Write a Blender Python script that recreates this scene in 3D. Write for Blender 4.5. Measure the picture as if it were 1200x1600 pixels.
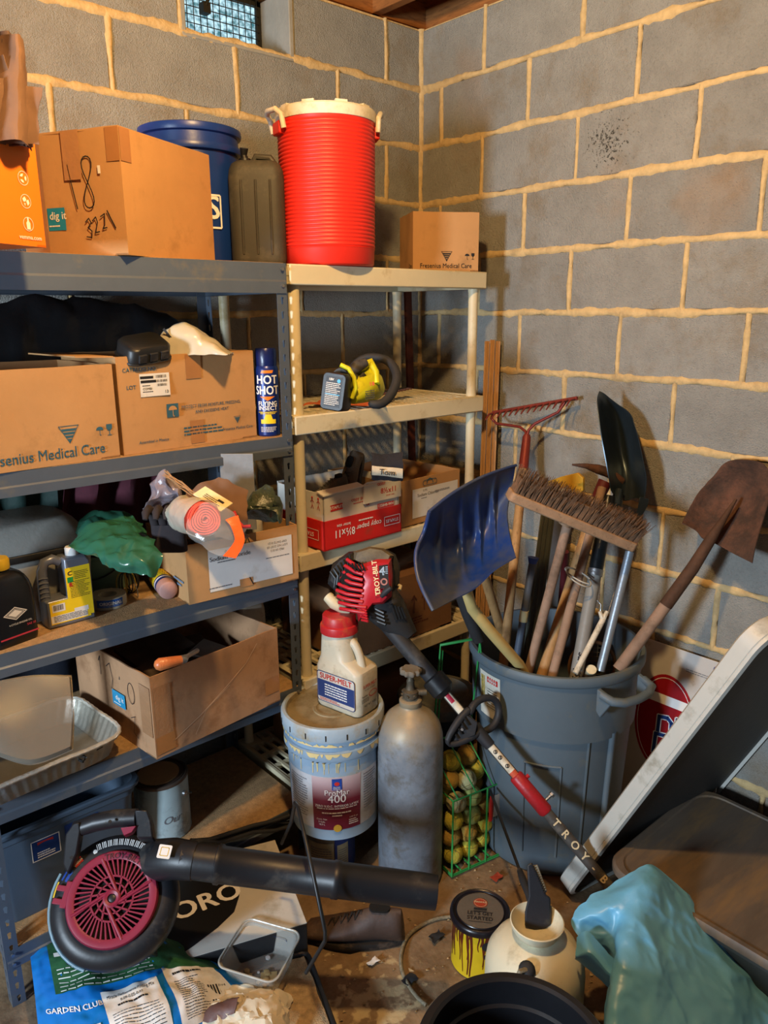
import bpy, bmesh, math, random
from mathutils import Vector, Matrix, noise
V = Vector
PI = math.pi
for o in list(bpy.data.objects): bpy.data.objects.remove(o)
SC = bpy.context.scene
COL = SC.collection

# ---------------------------------------------------------------- camera
FPX = 1192.64
YAW, PIT, ROL = .719018, -.255653, -.0067054
CAM = V((-2.21159, -2.29732, 1.70))
_w = V((math.sin(YAW)*math.cos(PIT), math.cos(YAW)*math.cos(PIT), math.sin(PIT)))
_r = V((math.cos(YAW), -math.sin(YAW), 0)); _u = _r.cross(_w)
CR = _r*math.cos(ROL) + _u*math.sin(ROL); CU = -_r*math.sin(ROL) + _u*math.cos(ROL); CW = _w
cd = bpy.data.cameras.new('camera'); cam = bpy.data.objects.new('camera', cd); COL.objects.link(cam)
cd.sensor_fit = 'VERTICAL'; cd.sensor_height = 36; cd.lens = FPX/1600*36; cd.clip_start = .02
cam.matrix_world = Matrix((CR.to_4d(), CU.to_4d(), (-CW).to_4d(), (0,0,0,1))).transposed()
cam.matrix_world.translation = CAM
SC.camera = cam

# ---------------------------------------------------------------- light
SC.view_settings.view_transform = 'Standard'; SC.view_settings.look = 'None'
SC.view_settings.gamma = 1; SC.view_settings.use_curve_mapping = False
SC.view_settings.exposure = 0.30
wd = bpy.data.worlds.new('world'); SC.world = wd; wd.use_nodes = True
wd.node_tree.nodes['Background'].inputs[0].default_value = (.62, .78, 1, 1)
wd.node_tree.nodes['Background'].inputs[1].default_value = .05
def area(name, loc, aim, size, size_y, power, col):
    l = bpy.data.lights.new(name, 'AREA'); l.shape = 'RECTANGLE'; l.size = size; l.size_y = size_y
    l.energy = power; l.color = col
    o = bpy.data.objects.new(name, l); COL.objects.link(o)
    o.location = loc; o.rotation_euler = (V(aim)-V(loc)).to_track_quat('-Z', 'Y').to_euler()
    o['kind'] = 'helper'; return o
area('daylight', (-4.9, -1.6, 1.6), (-.4, -1.1, 1.1), .4, .6, 150, (.70, .85, 1))
bl = bpy.data.lights.new('ceiling_bulb_light', 'POINT'); bl.energy = 92; bl.color = (1, .63, .25); bl.shadow_soft_size = .045
bo = bpy.data.objects.new('ceiling_bulb_light', bl); COL.objects.link(bo); bo.location = (-.95, -1.75, 2.60)

# ---------------------------------------------------------------- pixel -> point on a real plane
def W(x, y, z=None, X=None, Y=None, D=None):
    d = CR*((x-600)/FPX) - CU*((y-800)/FPX) + CW
    if z is not None: t = (z-CAM.z)/d.z
    elif X is not None: t = (X-CAM.x)/d.x
    elif Y is not None: t = (Y-CAM.y)/d.y
    else: t = D
    return CAM + d*t

# ---------------------------------------------------------------- materials
def hx(s):
    s = s.lstrip('#'); c = [int(s[i:i+2], 16)/255 for i in (0, 2, 4)]
    return tuple((v/12.92 if v <= .04045 else ((v+.055)/1.055)**2.4) for v in c)
MATS = {}
def mat(name, col='#808080', rough=.6, metal=0., var=.12, scale=18, bump=.08, bscale=None, trans=0., ior=1.45,
        alpha=1., dirt=None, dirt_amt=.35, dirt_scale=9, emit=0, coat=0, spec=.5, stretch=None, sub=0, rnd=0.):
    if name in MATS: return MATS[name]
    m = bpy.data.materials.new(name); m.use_nodes = True; nt = m.node_tree; N = nt.nodes; L = nt.links
    b = N['Principled BSDF']; c = hx(col)
    tc = N.new('ShaderNodeTexCoord'); src = tc.outputs['Object']
    if stretch:
        mp = N.new('ShaderNodeMapping'); mp.inputs['Scale'].default_value = stretch; L.new(src, mp.inputs[0]); src = mp.outputs[0]
    n1 = N.new('ShaderNodeTexNoise'); n1.inputs['Scale'].default_value = scale; n1.inputs['Detail'].default_value = 6; n1.inputs['Roughness'].default_value = .65
    L.new(src, n1.inputs['Vector'])
    rp = N.new('ShaderNodeValToRGB'); rp.color_ramp.elements[0].position = .3; rp.color_ramp.elements[1].position = .7
    rp.color_ramp.elements[0].color = (*[v*(1-var) for v in c], 1); rp.color_ramp.elements[1].color = (*[min(1, v*(1+var)) for v in c], 1)
    L.new(n1.outputs['Fac'], rp.inputs[0]); out = rp.outputs[0]
    if dirt:
        n2 = N.new('ShaderNodeTexNoise'); n2.inputs['Scale'].default_value = dirt_scale; n2.inputs['Detail'].default_value = 8; n2.inputs['Roughness'].default_value = .7
        L.new(src, n2.inputs['Vector'])
        r2 = N.new('ShaderNodeValToRGB'); r2.color_ramp.elements[0].position = .62-dirt_amt*.5; r2.color_ramp.elements[1].position = .74-dirt_amt*.25
        r2.color_ramp.elements[0].color = (0, 0, 0, 1); r2.color_ramp.elements[1].color = (.85, .85, .85, 1)
        L.new(n2.outputs['Fac'], r2.inputs[0])
        mx = N.new('ShaderNodeMix'); mx.data_type = 'RGBA'; L.new(r2.outputs[0], mx.inputs['Factor']); L.new(out, mx.inputs['A']); mx.inputs['B'].default_value = (*hx(dirt), 1)
        out = mx.outputs['Result']
    if rnd:
        oi = N.new('ShaderNodeObjectInfo'); mr = N.new('ShaderNodeMapRange'); mr.inputs[3].default_value = 1-rnd; mr.inputs[4].default_value = 1+rnd
        L.new(oi.outputs['Random'], mr.inputs[0]); hs = N.new('ShaderNodeHueSaturation'); L.new(mr.outputs[0], hs.inputs['Value']); L.new(out, hs.inputs['Color']); out = hs.outputs[0]
    L.new(out, b.inputs['Base Color'])
    b.inputs['Roughness'].default_value = rough; b.inputs['Metallic'].default_value = metal
    b.inputs['IOR'].default_value = ior; b.inputs['Transmission Weight'].default_value = trans; b.inputs['Alpha'].default_value = alpha
    b.inputs['Specular IOR Level'].default_value = spec; b.inputs['Coat Weight'].default_value = coat
    if sub: b.inputs['Subsurface Weight'].default_value = sub; b.inputs['Subsurface Radius'].default_value = (.02, .015, .01)
    if emit: L.new(out, b.inputs['Emission Color']); b.inputs['Emission Strength'].default_value = emit
    if bump:
        n3 = N.new('ShaderNodeTexNoise'); n3.inputs['Scale'].default_value = bscale or scale*5; n3.inputs['Detail'].default_value = 5
        L.new(src, n3.inputs['Vector']); bp = N.new('ShaderNodeBump'); bp.inputs['Strength'].default_value = min(1, bump*3); bp.inputs['Distance'].default_value = .003
        L.new(n3.outputs['Fac'], bp.inputs['Height']); L.new(bp.outputs[0], b.inputs['Normal'])
    MATS[name] = m; return m
def block_mat(name, smudge=None):
    m = mat(name, '#999892', rough=.92, var=.13, scale=9, bump=.0, dirt='#8a7c66', dirt_amt=.22, dirt_scale=3.2, spec=.2, rnd=.08)
    nt = m.node_tree; N = nt.nodes; L = nt.links; b = N['Principled BSDF']
    tc = N.new('ShaderNodeTexCoord'); g = N.new('ShaderNodeNewGeometry')
    a = N.new('ShaderNodeTexNoise'); a.inputs['Scale'].default_value = 260; a.inputs['Detail'].default_value = 3; L.new(g.outputs['Position'], a.inputs['Vector'])
    v = N.new('ShaderNodeTexNoise'); v.inputs['Scale'].default_value = 95; v.inputs['Detail'].default_value = 6; v.inputs['Roughness'].default_value = .75; L.new(g.outputs['Position'], v.inputs['Vector'])
    ad = N.new('ShaderNodeMath'); ad.operation = 'ADD'; L.new(a.outputs[0], ad.inputs[0]); L.new(v.outputs[0], ad.inputs[1])
    bp = N.new('ShaderNodeBump'); bp.inputs['Strength'].default_value = 1; bp.inputs['Distance'].default_value = .006
    L.new(ad.outputs[0], bp.inputs['Height']); L.new(bp.outputs[0], b.inputs['Normal'])
    old = b.inputs['Base Color'].links[0].from_socket       # pits are darker, long stains
    r = N.new('ShaderNodeValToRGB'); r.color_ramp.elements[0].position = .30; r.color_ramp.elements[1].position = .47
    r.color_ramp.elements[0].color = (.45, .45, .45, 1); L.new(v.outputs[0], r.inputs[0])
    mu = N.new('ShaderNodeMix'); mu.data_type = 'RGBA'; mu.blend_type = 'MULTIPLY'; mu.inputs['Factor'].default_value = .32
    L.new(old, mu.inputs['A']); L.new(r.outputs[0], mu.inputs['B']); out = mu.outputs['Result']
    ps = N.new('ShaderNodeTexNoise'); ps.inputs['Scale'].default_value = 2.1; ps.inputs['Detail'].default_value = 4; L.new(g.outputs['Position'], ps.inputs['Vector'])
    pr = N.new('ShaderNodeValToRGB'); pr.color_ramp.elements[0].position = .60; pr.color_ramp.elements[1].position = .72; pr.color_ramp.elements[0].color = (0, 0, 0, 1); pr.color_ramp.elements[1].color = (.38, .38, .38, 1)
    L.new(ps.outputs[0], pr.inputs[0]); m2 = N.new('ShaderNodeMix'); m2.data_type = 'RGBA'; L.new(pr.outputs[0], m2.inputs['Factor']); L.new(out, m2.inputs['A']); m2.inputs['B'].default_value = (*hx('#a57e52'), 1); out = m2.outputs['Result']
    if smudge:
        vm = N.new('ShaderNodeVectorMath'); vm.operation = 'DISTANCE'; L.new(g.outputs['Position'], vm.inputs[0]); vm.inputs[1].default_value = smudge
        mr = N.new('ShaderNodeMapRange'); mr.inputs[1].default_value = .0; mr.inputs[2].default_value = .13; mr.inputs[3].default_value = .50; mr.inputs[4].default_value = .33; L.new(vm.outputs['Value'], mr.inputs[0])
        lt = N.new('ShaderNodeMath'); lt.operation = 'LESS_THAN'; L.new(v.outputs[0], lt.inputs[0]); L.new(mr.outputs[0], lt.inputs[1])
        m3 = N.new('ShaderNodeMix'); m3.data_type = 'RGBA'; L.new(lt.outputs[0], m3.inputs['Factor']); L.new(out, m3.inputs['A']); m3.inputs['B'].default_value = (*hx('#474540'), 1); out = m3.outputs['Result']
    L.new(out, b.inputs['Base Color']); return m

# ---------------------------------------------------------------- mesh helper
def nz(p, s=1., k=0.): return noise.noise(V((p[0]*s+k, p[1]*s+k*1.7, p[2]*s-k)))
PRINT = ('lettering', 'handwriting', 'barcode', 'printed_mark', 'white_print', 'warning_symbols')
LASTLAB = {}
class B:
    def __init__(s): s.v = []; s.f = []
    def add(s, vs, fs, M=None):
        o = len(s.v); s.v += [(M @ V(v)) if M is not None else V(v) for v in vs]; s.f += [[i+o for i in f] for f in fs]; return s
    def hexa(s, p, M=None):      # 8 points: bottom 4 ccw, top 4 ccw
        return s.add(p, [(3,2,1,0),(4,5,6,7),(0,1,5,4),(1,2,6,5),(2,3,7,6),(3,0,4,7)], M)
    def box(s, a, b, M=None):
        (x0,y0,z0),(x1,y1,z1) = a, b
        return s.hexa([(x0,y0,z0),(x1,y0,z0),(x1,y1,z0),(x0,y1,z0),(x0,y0,z1),(x1,y0,z1),(x1,y1,z1),(x0,y1,z1)], M)
    def tube(s, pts, r, n=10, M=None, cap=True, close=False):
        pts = [V(p) for p in pts]; k = len(pts); R = r if isinstance(r, (list, tuple)) else [r]*k
        vs = []; fs = []; nr = None
        for i, p in enumerate(pts):
            a = pts[(i-1) % k] if (i or close) else p; b = pts[(i+1) % k] if (i < k-1 or close) else p
            t = (b-a).normalized()
            if nr is None: nr = t.orthogonal().normalized()
            nr = (nr - t*nr.dot(t)).normalized(); bn = t.cross(nr)
            vs += [p + (nr*math.cos(2*PI*j/n)+bn*math.sin(2*PI*j/n))*R[i] for j in range(n)]
        for i in range(k if close else k-1):
            for j in range(n):
                a = i*n+j; b = i*n+(j+1) % n; c = ((i+1) % k)*n; fs.append((a, b, c+(j+1) % n, c+j))
        if cap and not close: fs.append(tuple(range(n))[::-1]); fs.append(tuple((k-1)*n+j for j in range(n)))
        return s.add(vs, fs, M)
    def lathe(s, prof, n=36, M=None, sx=1., sy=1., a0=0., a1=2*PI):
        full = abs(a1-a0-2*PI) < 1e-6; vs = []; fs = []; m = n if full else n+1
        for r, z in prof: vs += [(r*math.cos(a0+(a1-a0)*j/n)*sx, r*math.sin(a0+(a1-a0)*j/n)*sy, z) for j in range(m)]
        for i in range(len(prof)-1):
            for j in range(n):
                a = i*m+j; b = i*m+(j+1) % m; fs.append((a, b, b+m, a+m))
        if full:
            if prof[0][0] > 1e-5: pass
        return s.add(vs, fs, M)
    def disc(s, r, z, n=36, M=None, sx=1., sy=1.): return s.add([(r*math.cos(2*PI*j/n)*sx, r*math.sin(2*PI*j/n)*sy, z) for j in range(n)], [tuple(range(n))], M)
    def cyl(s, r, z0, z1, n=24, M=None, r1=None):
        r1 = r if r1 is None else r1
        s.lathe([(r, z0), (r1, z1)], n, M); s.disc(r, z0, n, M); s.disc(r1, z1, n, M); return s
    def prism(s, poly, z0, z1, M=None):
        n = len(poly); vs = [(p[0], p[1], z0) for p in poly]+[(p[0], p[1], z1) for p in poly]
        return s.add(vs, [tuple(range(n))[::-1], tuple(range(n, 2*n))]+[(i, (i+1) % n, n+(i+1) % n, n+i) for i in range(n)], M)
    def loft(s, rings, M=None, cap=True):
        n = len(rings[0]); vs = [p for r in rings for p in r]; fs = []
        for i in range(len(rings)-1):
            for j in range(n): fs.append((i*n+j, i*n+(j+1) % n, (i+1)*n+(j+1) % n, (i+1)*n+j))
        if cap: fs.append(tuple(range(n))[::-1]); fs.append(tuple((len(rings)-1)*n+j for j in range(n)))
        return s.add(vs, fs, M)
    def grid(s, fn, nu, nv, M=None):
        vs = [fn(i/nu, j/nv) for j in range(nv+1) for i in range(nu+1)]
        fs = [(j*(nu+1)+i, j*(nu+1)+i+1, (j+1)*(nu+1)+i+1, (j+1)*(nu+1)+i) for j in range(nv) for i in range(nu)]
        return s.add(vs, fs, M)
    def quad(s, a, b, c, d, M=None): return s.add([a, b, c, d], [(0, 1, 2, 3)], M)
    def ball(s, c, r, n=12, M=None, sc=(1, 1, 1)):
        vs = [(c[0], c[1], c[2]-r*sc[2])]; fs = []; h = n//2
        for i in range(1, h):
            t = PI*i/h
            vs += [(c[0]+r*math.sin(t)*math.cos(2*PI*j/n)*sc[0], c[1]+r*math.sin(t)*math.sin(2*PI*j/n)*sc[1], c[2]-r*math.cos(t)*sc[2]) for j in range(n)]
        vs.append((c[0], c[1], c[2]+r*sc[2])); l = len(vs)-1
        for j in range(n): fs.append((0, 1+(j+1) % n, 1+j)); fs.append((l, l-n+j, l-n+(j+1) % n))
        for i in range(h-2):
            for j in range(n): a = 1+i*n+j; b = 1+i*n+(j+1) % n; fs.append((a, b, b+n, a+n))
        return s.add(vs, fs, M)
    def build(s, name, m, parent=None, smooth=35, bevel=0, seg=2, solid=0, sub=0, off=-1, kind=None):
        bm = bmesh.new(); vv = [bm.verts.new(v) for v in s.v]
        for f in s.f:
            if len(set(f)) > 2:
                try: bm.faces.new([vv[i] for i in f])
                except ValueError: pass
        bmesh.ops.remove_doubles(bm, verts=bm.verts, dist=1e-5)
        bmesh.ops.recalc_face_normals(bm, faces=bm.faces)
        a = math.radians(smooth)
        for f in bm.faces: f.smooth = True
        for e in bm.edges:
            if len(e.link_faces) != 2 or e.calc_face_angle(0) > a: e.smooth = False
        me = bpy.data.meshes.new(name); bm.to_mesh(me); bm.free()
        o = bpy.data.objects.new(name, me); COL.objects.link(o)
        for q in (m if isinstance(m, (list, tuple)) else [m]): me.materials.append(q)
        if parent is not None:
            o.parent = parent
            if name in PRINT:       # small print: sub-part of the label it is printed on
                o['kind'] = 'stuff'
                if parent.name in LASTLAB: o.parent = LASTLAB[parent.name]
            elif name in ('sticker', 'label_panel', 'logo_panel', 'black_band'): LASTLAB[parent.name] = o
        if sub: q = o.modifiers.new('s', 'SUBSURF'); q.levels = q.render_levels = sub
        if solid: q = o.modifiers.new('t', 'SOLIDIFY'); q.thickness = solid; q.offset = off
        if bevel: q = o.modifiers.new('b', 'BEVEL'); q.width = bevel; q.segments = seg; q.limit_method = 'ANGLE'; q.angle_limit = .6
        if kind: o['kind'] = kind
        return o
def tag(o, label=None, cat=None, group=None, kind=None):
    if label: o['label'] = label
    if cat: o['category'] = cat
    if group: o['group'] = group
    if kind: o['kind'] = kind
    return o
def thing(name, label, cat, loc=(0, 0, 0), rz=0., M=None, group=None):
    o = bpy.data.objects.new(name, None); COL.objects.link(o); o.empty_display_size = .05
    if M is not None: o.matrix_world = M
    else: o.location = loc; o.rotation_euler = (0, 0, rz)
    return tag(o, label, cat, group)
def frame(o, x, y=None, z=None):      # matrix with x along x; y or z as second guide
    x = V(x).normalized()
    if z is not None:
        z = V(z); z = (z-x*z.dot(x)).normalized(); y = z.cross(x)
    else:
        y = V(y); y = (y-x*y.dot(x)).normalized(); z = x.cross(y)
    M = Matrix((x.to_4d(), y.to_4d(), z.to_4d(), (0, 0, 0, 1))).transposed(); M.translation = V(o)
    for i in range(3): M[3][i] = 0
    return M
def T(x=0, y=0, z=0): return Matrix.Translation((x, y, z))
def R(a, ax='Z'): return Matrix.Rotation(a, 4, ax)
def rrect(w, h, r, n=5, cx=0, cy=0):
    p = []
    for sx, sy, a in ((1, 1, 0), (-1, 1, 90), (-1, -1, 180), (1, -1, 270)):
        for i in range(n+1):
            t = math.radians(a+90*i/n); p.append((cx+sx*(w/2-r)+r*math.cos(t), cy+sy*(h/2-r)+r*math.sin(t)))
    return p
_tc = {}
def text_geo(s, size, bold=0., sp=1., shear=0, sx=1.):
    k = (s, size, bold, sp, shear)
    if k not in _tc:
        c = bpy.data.curves.new('t', 'FONT'); c.body = s; c.size = size; c.align_x = 'CENTER'; c.align_y = 'CENTER'; c.space_character = sp+bold*1.2; c.shear = shear
        c.resolution_u = 3
        o = bpy.data.objects.new('t', c); me = bpy.data.meshes.new_from_object(o)
        _tc[k] = ([tuple(v.co) for v in me.vertices], [tuple(p.vertices) for p in me.polygons])
        bpy.data.objects.remove(o); bpy.data.meshes.remove(me); bpy.data.curves.remove(c)
    vs, fs = _tc[k]
    if bold:
        V2, F2 = [], []; q = bold*size*.9
        for i, (dx, dy) in enumerate(((-q, 0), (q, 0), (0, -q*.6), (0, q*.6))):
            o = len(V2); V2 += [(v[0]+dx, v[1]+dy, i*.00004) for v in vs]; F2 += [[a+o for a in f] for f in fs]
        vs, fs = V2, F2
    return [(v[0]*sx, v[1], v[2] if bold else 0) for v in vs], fs
def text(b, s, size, M, bold=0., wrap=None, sp=1., shear=0, sx=1., bend=None):   # M: x right, y up, z out of the face
    vs, fs = text_geo(s, size, bold, sp, shear, sx)
    if wrap:           # wrap round a vertical cylinder of radius wrap, M's origin on its axis, +x toward the viewer
        vs = [((wrap+.0008+v[2])*math.cos(v[0]/wrap), (wrap+.0008+v[2])*math.sin(v[0]/wrap), v[1]) for v in vs]
    elif bend: vs = [((bend+v[1])*math.sin(v[0]/bend), (bend+v[1])*math.cos(v[0]/bend)-bend, v[2]) for v in vs]
    b.add(vs, fs, M); return b
def lines(b, M, w, h, n, th=.5, seed=1, wrap=None):     # rows of small print as thin word bars
    rd = random.Random(seed); dh = h/n
    for i in range(n):
        y = h/2-(i+.5)*dh; x = -w/2; e = w/2 - (rd.random()*w*.3 if rd.random() < .4 else 0)
        while x < e-.002:
            l = min(rd.uniform(.012, .05)*w*3, e-x); q = dh*th/2
            if wrap:
                n_ = max(1, int(l/.006)); pp = [x+l*k/n_ for k in range(n_+1)]; rr = wrap+.0008
                for k in range(n_):
                    a0, a1 = pp[k]/wrap, pp[k+1]/wrap
                    b.quad((rr*math.cos(a0), rr*math.sin(a0), y-q), (rr*math.cos(a1), rr*math.sin(a1), y-q), (rr*math.cos(a1), rr*math.sin(a1), y+q), (rr*math.cos(a0), rr*math.sin(a0), y+q), M)
            else: b.quad((x, y-q, 0), (x+l, y-q, 0), (x+l, y+q, 0), (x, y+q, 0), M)
            x += l+w*.018
def rectp(b, M, w, h, cx=0, cy=0, z=0): b.quad((cx-w/2, cy-h/2, z), (cx+w/2, cy-h/2, z), (cx+w/2, cy+h/2, z), (cx-w/2, cy+h/2, z), M)
def arcpatch(b, M, r, a0, a1, z0, z1, n=16, dz=.0006, r1=None):  # label sheet on a cylinder / cone
    r1 = r if r1 is None else r1
    b.grid(lambda u, v: ((r+(r1-r)*v+dz)*math.cos(a0+(a1-a0)*u), (r+(r1-r)*v+dz)*math.sin(a0+(a1-a0)*u), z0+(z1-z0)*v), n, 1, M)
def outline(b, M, poly, w, z=0):      # closed line of width w along polygon
    n = len(poly)
    for i in range(n):
        a = V((*poly[i], z)); c = V((*poly[(i+1) % n], z)); d = (c-a); 
        if d.length < 1e-6: continue
        d.normalize(); q = V((-d.y, d.x, 0))*w/2; b.quad(a-q-d*w/2, c-q+d*w/2, c+q+d*w/2, a+q-d*w/2, M)
def stroke(b, M, pts, w, z=0):
    for a, c in zip(pts, pts[1:]):
        a = V((*a, z)); c = V((*c, z)); d = (c-a).normalized(); q = V((-d.y, d.x, 0))*w/2
        b.quad(a-q-d*w*.3, c-q+d*w*.3, c+q+d*w*.3, a+q-d*w*.3, M)

# common materials
M_card = lambda: mat('cardboard', '#b58a5c', rough=.85, var=.08, scale=6, bump=.05, bscale=60, dirt='#9a7448', dirt_amt=.12)
CARD = mat('cardboard', '#b58a5c', rough=.85, var=.07, scale=6, bump=.04, bscale=70, dirt='#a07a50', dirt_amt=.15, spec=.3)
CARD2 = mat('worn_cardboard', '#a98362', rough=.85, var=.1, scale=5, bump=.08, bscale=40, dirt='#8a6648', dirt_amt=.25, spec=.3)
CARDE = mat('cardboard_edge', '#8d6740', rough=.95, var=.25, scale=160)
TAPE = mat('packing_tape', '#a17144', rough=.3, var=.1, scale=8, bump=.03, coat=.3)
INK = mat('dark_ink', '#1c1c20', rough=.7, var=.05, bump=0)
BINK = mat('blue_green_ink', '#2f5a6e', rough=.7, var=.08, bump=0)
WPAPER = mat('white_paper', '#d9d8d6', rough=.7, var=.04, scale=12, bump=.02, dirt='#bcb6aa', dirt_amt=.1)
WINK = mat('white_print', '#e6e4e0', rough=.6, var=.03, bump=0)
GINK = mat('grey_ink', '#6a6a70', rough=.7, var=.05, bump=0)
REDP = mat('red_print', '#b82a24', rough=.55, var=.06, bump=0)
BLUEP = mat('navy_print', '#24386e', rough=.55, var=.06, bump=0)
YELP = mat('yellow_print', '#e8c720', rough=.5, var=.05, bump=0)
BLACKP = mat('black_plastic', '#1b1c1e', rough=.42, var=.12, scale=14, bump=.03, dirt='#4a463e', dirt_amt=.08)
BLACKR = mat('black_rubber', '#222326', rough=.7, var=.15, scale=20, bump=.06, dirt='#55504a', dirt_amt=.12)
STEEL = mat('zinc_steel', '#9a9c9e', rough=.35, metal=.9, var=.1, scale=30)

# ================================================================ ROOM
BLK = block_mat('concrete_block'); BLKS = block_mat('smudged_block', tuple(W(948, 222, X=0)))
MORT = mat('mortar', '#c4a97a', rough=.95, var=.16, scale=30, bump=.5, bscale=90, spec=.1, dirt='#a08a66', dirt_amt=.2)
Z0 = 2.509; CH = .2032
def mortar_strip(b, p, d, up, out, L, wd, seed):
    n = max(2, int(L/.014)); 
    prof = [(-1, -.0045), (-.7, .0028), (0, .0042), (.75, .0026), (1, -.0045)]
    rows = []
    for i in range(n+1):
        s = L*i/n; c = p+d*s
        k = wd*(1+.7*nz((s*9, seed*3.1, 0), 1)+.5*nz((s*40, seed, 5), 1)); sh = wd*.5*nz((s*7, seed*1.7, 9), 1)
        row = []
        for q, (a, h) in enumerate(prof):
            hh = h + .0022*nz((s*35, q*1.3+seed, 2), 1) + .0012*nz((s*14, seed, 7), 1)
            row.append(c+up*(a*k*(1+.25*nz((s*60, q*5+seed, 1), 1))+sh)+out*hh)
        rows.append(row)
    b.grid(lambda u, v: rows[int(round(v*n))][int(round(u*4))], 4, n)
def wall(name, label_, origin, d, out, length, offs, skip=None, smudge=None):
    # d along the wall away from the corner, out into the room
    up = V((0, 0, 1)); root = tag(thing(name, label_, 'wall', (0, 0, 0)), kind='structure')
    rd = random.Random(len(name)); mb = B(); back = B()
    zt = Z0+CH; r = 0; z = zt; k = 0
    P = lambda s, z_, o_=0.: origin+d*s+up*z_+out*o_
    while z > -.01:
        zb = max(z-CH, -.02)
        js = [0.]+[x for x in [offs[k % 2]+.4035*i for i in range(-1, 12)] if .02 < x < length-.03]+[length]
        for a, c in zip(js, js[1:]):
            if skip and skip(k, (a+c)/2): continue
            g = .0065; j = lambda: rd.uniform(-.0022, .0022); t = rd.uniform(-.001, .0015)
            pr = [(a+g+j(), zb+g+j()), (c-g+j(), zb+g+j()), (c-g+j(), z-g+j()), (a+g+j(), z-g+j())]
            q = .003; e = []
            bb = B(); cxx = sum(x for x, _ in pr)/4; cz = sum(y for _, y in pr)/4
            ring0 = [P(x, y, -.19) for x, y in pr]; ring1 = [P(x, y, t-.004) for x, y in pr]
            ring2 = [P(x-math.copysign(q, x-cxx), y-math.copysign(q, y-cz), t) for x, y in pr]
            bb.loft([ring0, ring1, ring2])
            m = BLK
            if smudge and smudge(k, a, c): m = BLKS
            bb.build('block', m, root, smooth=20)
            if a > .01: mortar_strip(mb, P(a, zb, 0), up, d, out, z-zb, .0080, rd.random()*99)
        s0 = 0.; segs = [(0, length)]
        if k: 
            for a, c in segs: mortar_strip(mb, P(a, z), d, up, out, c-a, .0128, rd.random()*99)
        z = zb; k += 1
        if zb <= -.01: break
    return root, mb
WB = lambda k, s: k == 0 and .58 < s < .985
rootb, mb = wall('wall_back', 'yellow-lit grey concrete block wall behind the shelving', V((0, 0, 0)), V((-1, 0, 0)), V((0, -1, 0)), 2.8, (.58-.4035, .3999-.0), skip=WB)
mb.build('mortar', MORT, rootb, smooth=80)
bk = B(); bk.box((-2.8, .006, -.02), (0, .19, Z0)); bk.box((-.58, .006, Z0), (0, .19, Z0+CH)); bk.box((-2.8, .006, Z0), (-.985, .19, Z0+CH)); bk.build('mortar_core', MORT, rootb)
rootr, mb = wall('wall_right', 'grey concrete block wall with pale mortar behind the tool bin', V((0, 0, 0)), V((0, -1, 0)), V((-1, 0, 0)), 3.2, (.3115, .1085),
                 smudge=lambda k, a, c: k == 2 and a < .95 < c)
# corner bead of mortar
mortar_strip(mb, V((-.004, -.004, 0)), V((0, 0, 1)), V((.7, -.7, 0)), V((-.7, -.7, 0)), Z0+CH, .012, 3.3)
mb.build('mortar', MORT, rootr, smooth=80)
B().box((.010, -3.2, -.02), (.19, 0, Z0+CH)).build('mortar_core', MORT, rootr)

# window in the top course of the back wall
wn = tag(thing('window_1', 'small barred basement window with a deep block reveal, above the shelving', 'window', (-.7825, 0, Z0)), kind='structure')
CONC = mat('smooth_concrete', '#8f8d85', rough=.9, var=.1, scale=12, bump=.15, bscale=80)
DKM = mat('dark_window_metal', '#2b2a28', rough=.6, var=.2, metal=.4)
b = B(); b.box((-.2, -.004, -.012), (.2, .17, 0)); b.box((.185, -.004, 0), (.2015, .17, .2)); b.box((-.2015, -.004, 0), (-.185, .17, .2)); b.build('reveal', CONC, wn, bevel=.003)
b = B()
for (a, c) in (((-.185, .160, 0), (.185, .18, .018)), ((-.185, .16, .185), (.185, .18, .203)), ((-.185, .16, 0), (-.17, .18, .2)), ((.165, .16, 0), (.185, .18, .2))): b.box(a, c)
b.build('window_frame', DKM, wn)
b = B()
for i in range(15): x = -.165+i*.0235; b.tube([(x, .153, .0), (x, .153, .2)], .0015, 6)
for i in range(9): z = .012+i*.0235; b.tube([(-.17, .151, z), (.17, .151, z)], .0015, 6)
b.build('wire_grille', DKM, wn)
b = B(); b.tube([(-.06, .10, .2), (-.055, .08, .14), (-.06, .10, .115)], .006, 8); b.box((-.07, .09, .1), (-.045, .12, .13)); b.build('latch', DKM, wn)
b = B(); b.add([(.02, -.002, .2), (.2, -.03, .203), (.2, .12, .2), (.02, .12, .2), (.02, -.002, .203), (.2, -.03, .206), (.2, .12, .204), (.02, .12, .204)], [(0,1,2,3),(4,5,6,7),(0,1,5,4),(1,2,6,5),(2,3,7,6),(3,0,4,7)]); b.build('open_sash', DKM, wn)
gm = bpy.data.materials.new('daylit_glass'); gm.use_nodes = True; nt = gm.node_tree; bs = nt.nodes['Principled BSDF']
t1 = nt.nodes.new('ShaderNodeTexNoise'); t1.inputs['Scale'].default_value = 60; t1.inputs['Detail'].default_value = 4
tc = nt.nodes.new('ShaderNodeTexCoord'); nt.links.new(tc.outputs['Object'], t1.inputs[0])
rr = nt.nodes.new('ShaderNodeValToRGB'); rr.color_ramp.elements[0].position = .36; rr.color_ramp.elements[1].position = .62
rr.color_ramp.elements[0].color = (*hx('#2c6a78'), 1); rr.color_ramp.elements[1].color = (*hx('#c8f0ff'), 1)
nt.links.new(t1.outputs[0], rr.inputs[0]); nt.links.new(rr.outputs[0], bs.inputs['Emission Color']); bs.inputs['Emission Strength'].default_value = .95
bs.inputs['Base Color'].default_value = (.05, .08, .1, 1); bs.inputs['Roughness'].default_value = .2
B().box((-.17, .168, .015), (.17, .174, .19)).build('pane', gm, wn)

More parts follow.
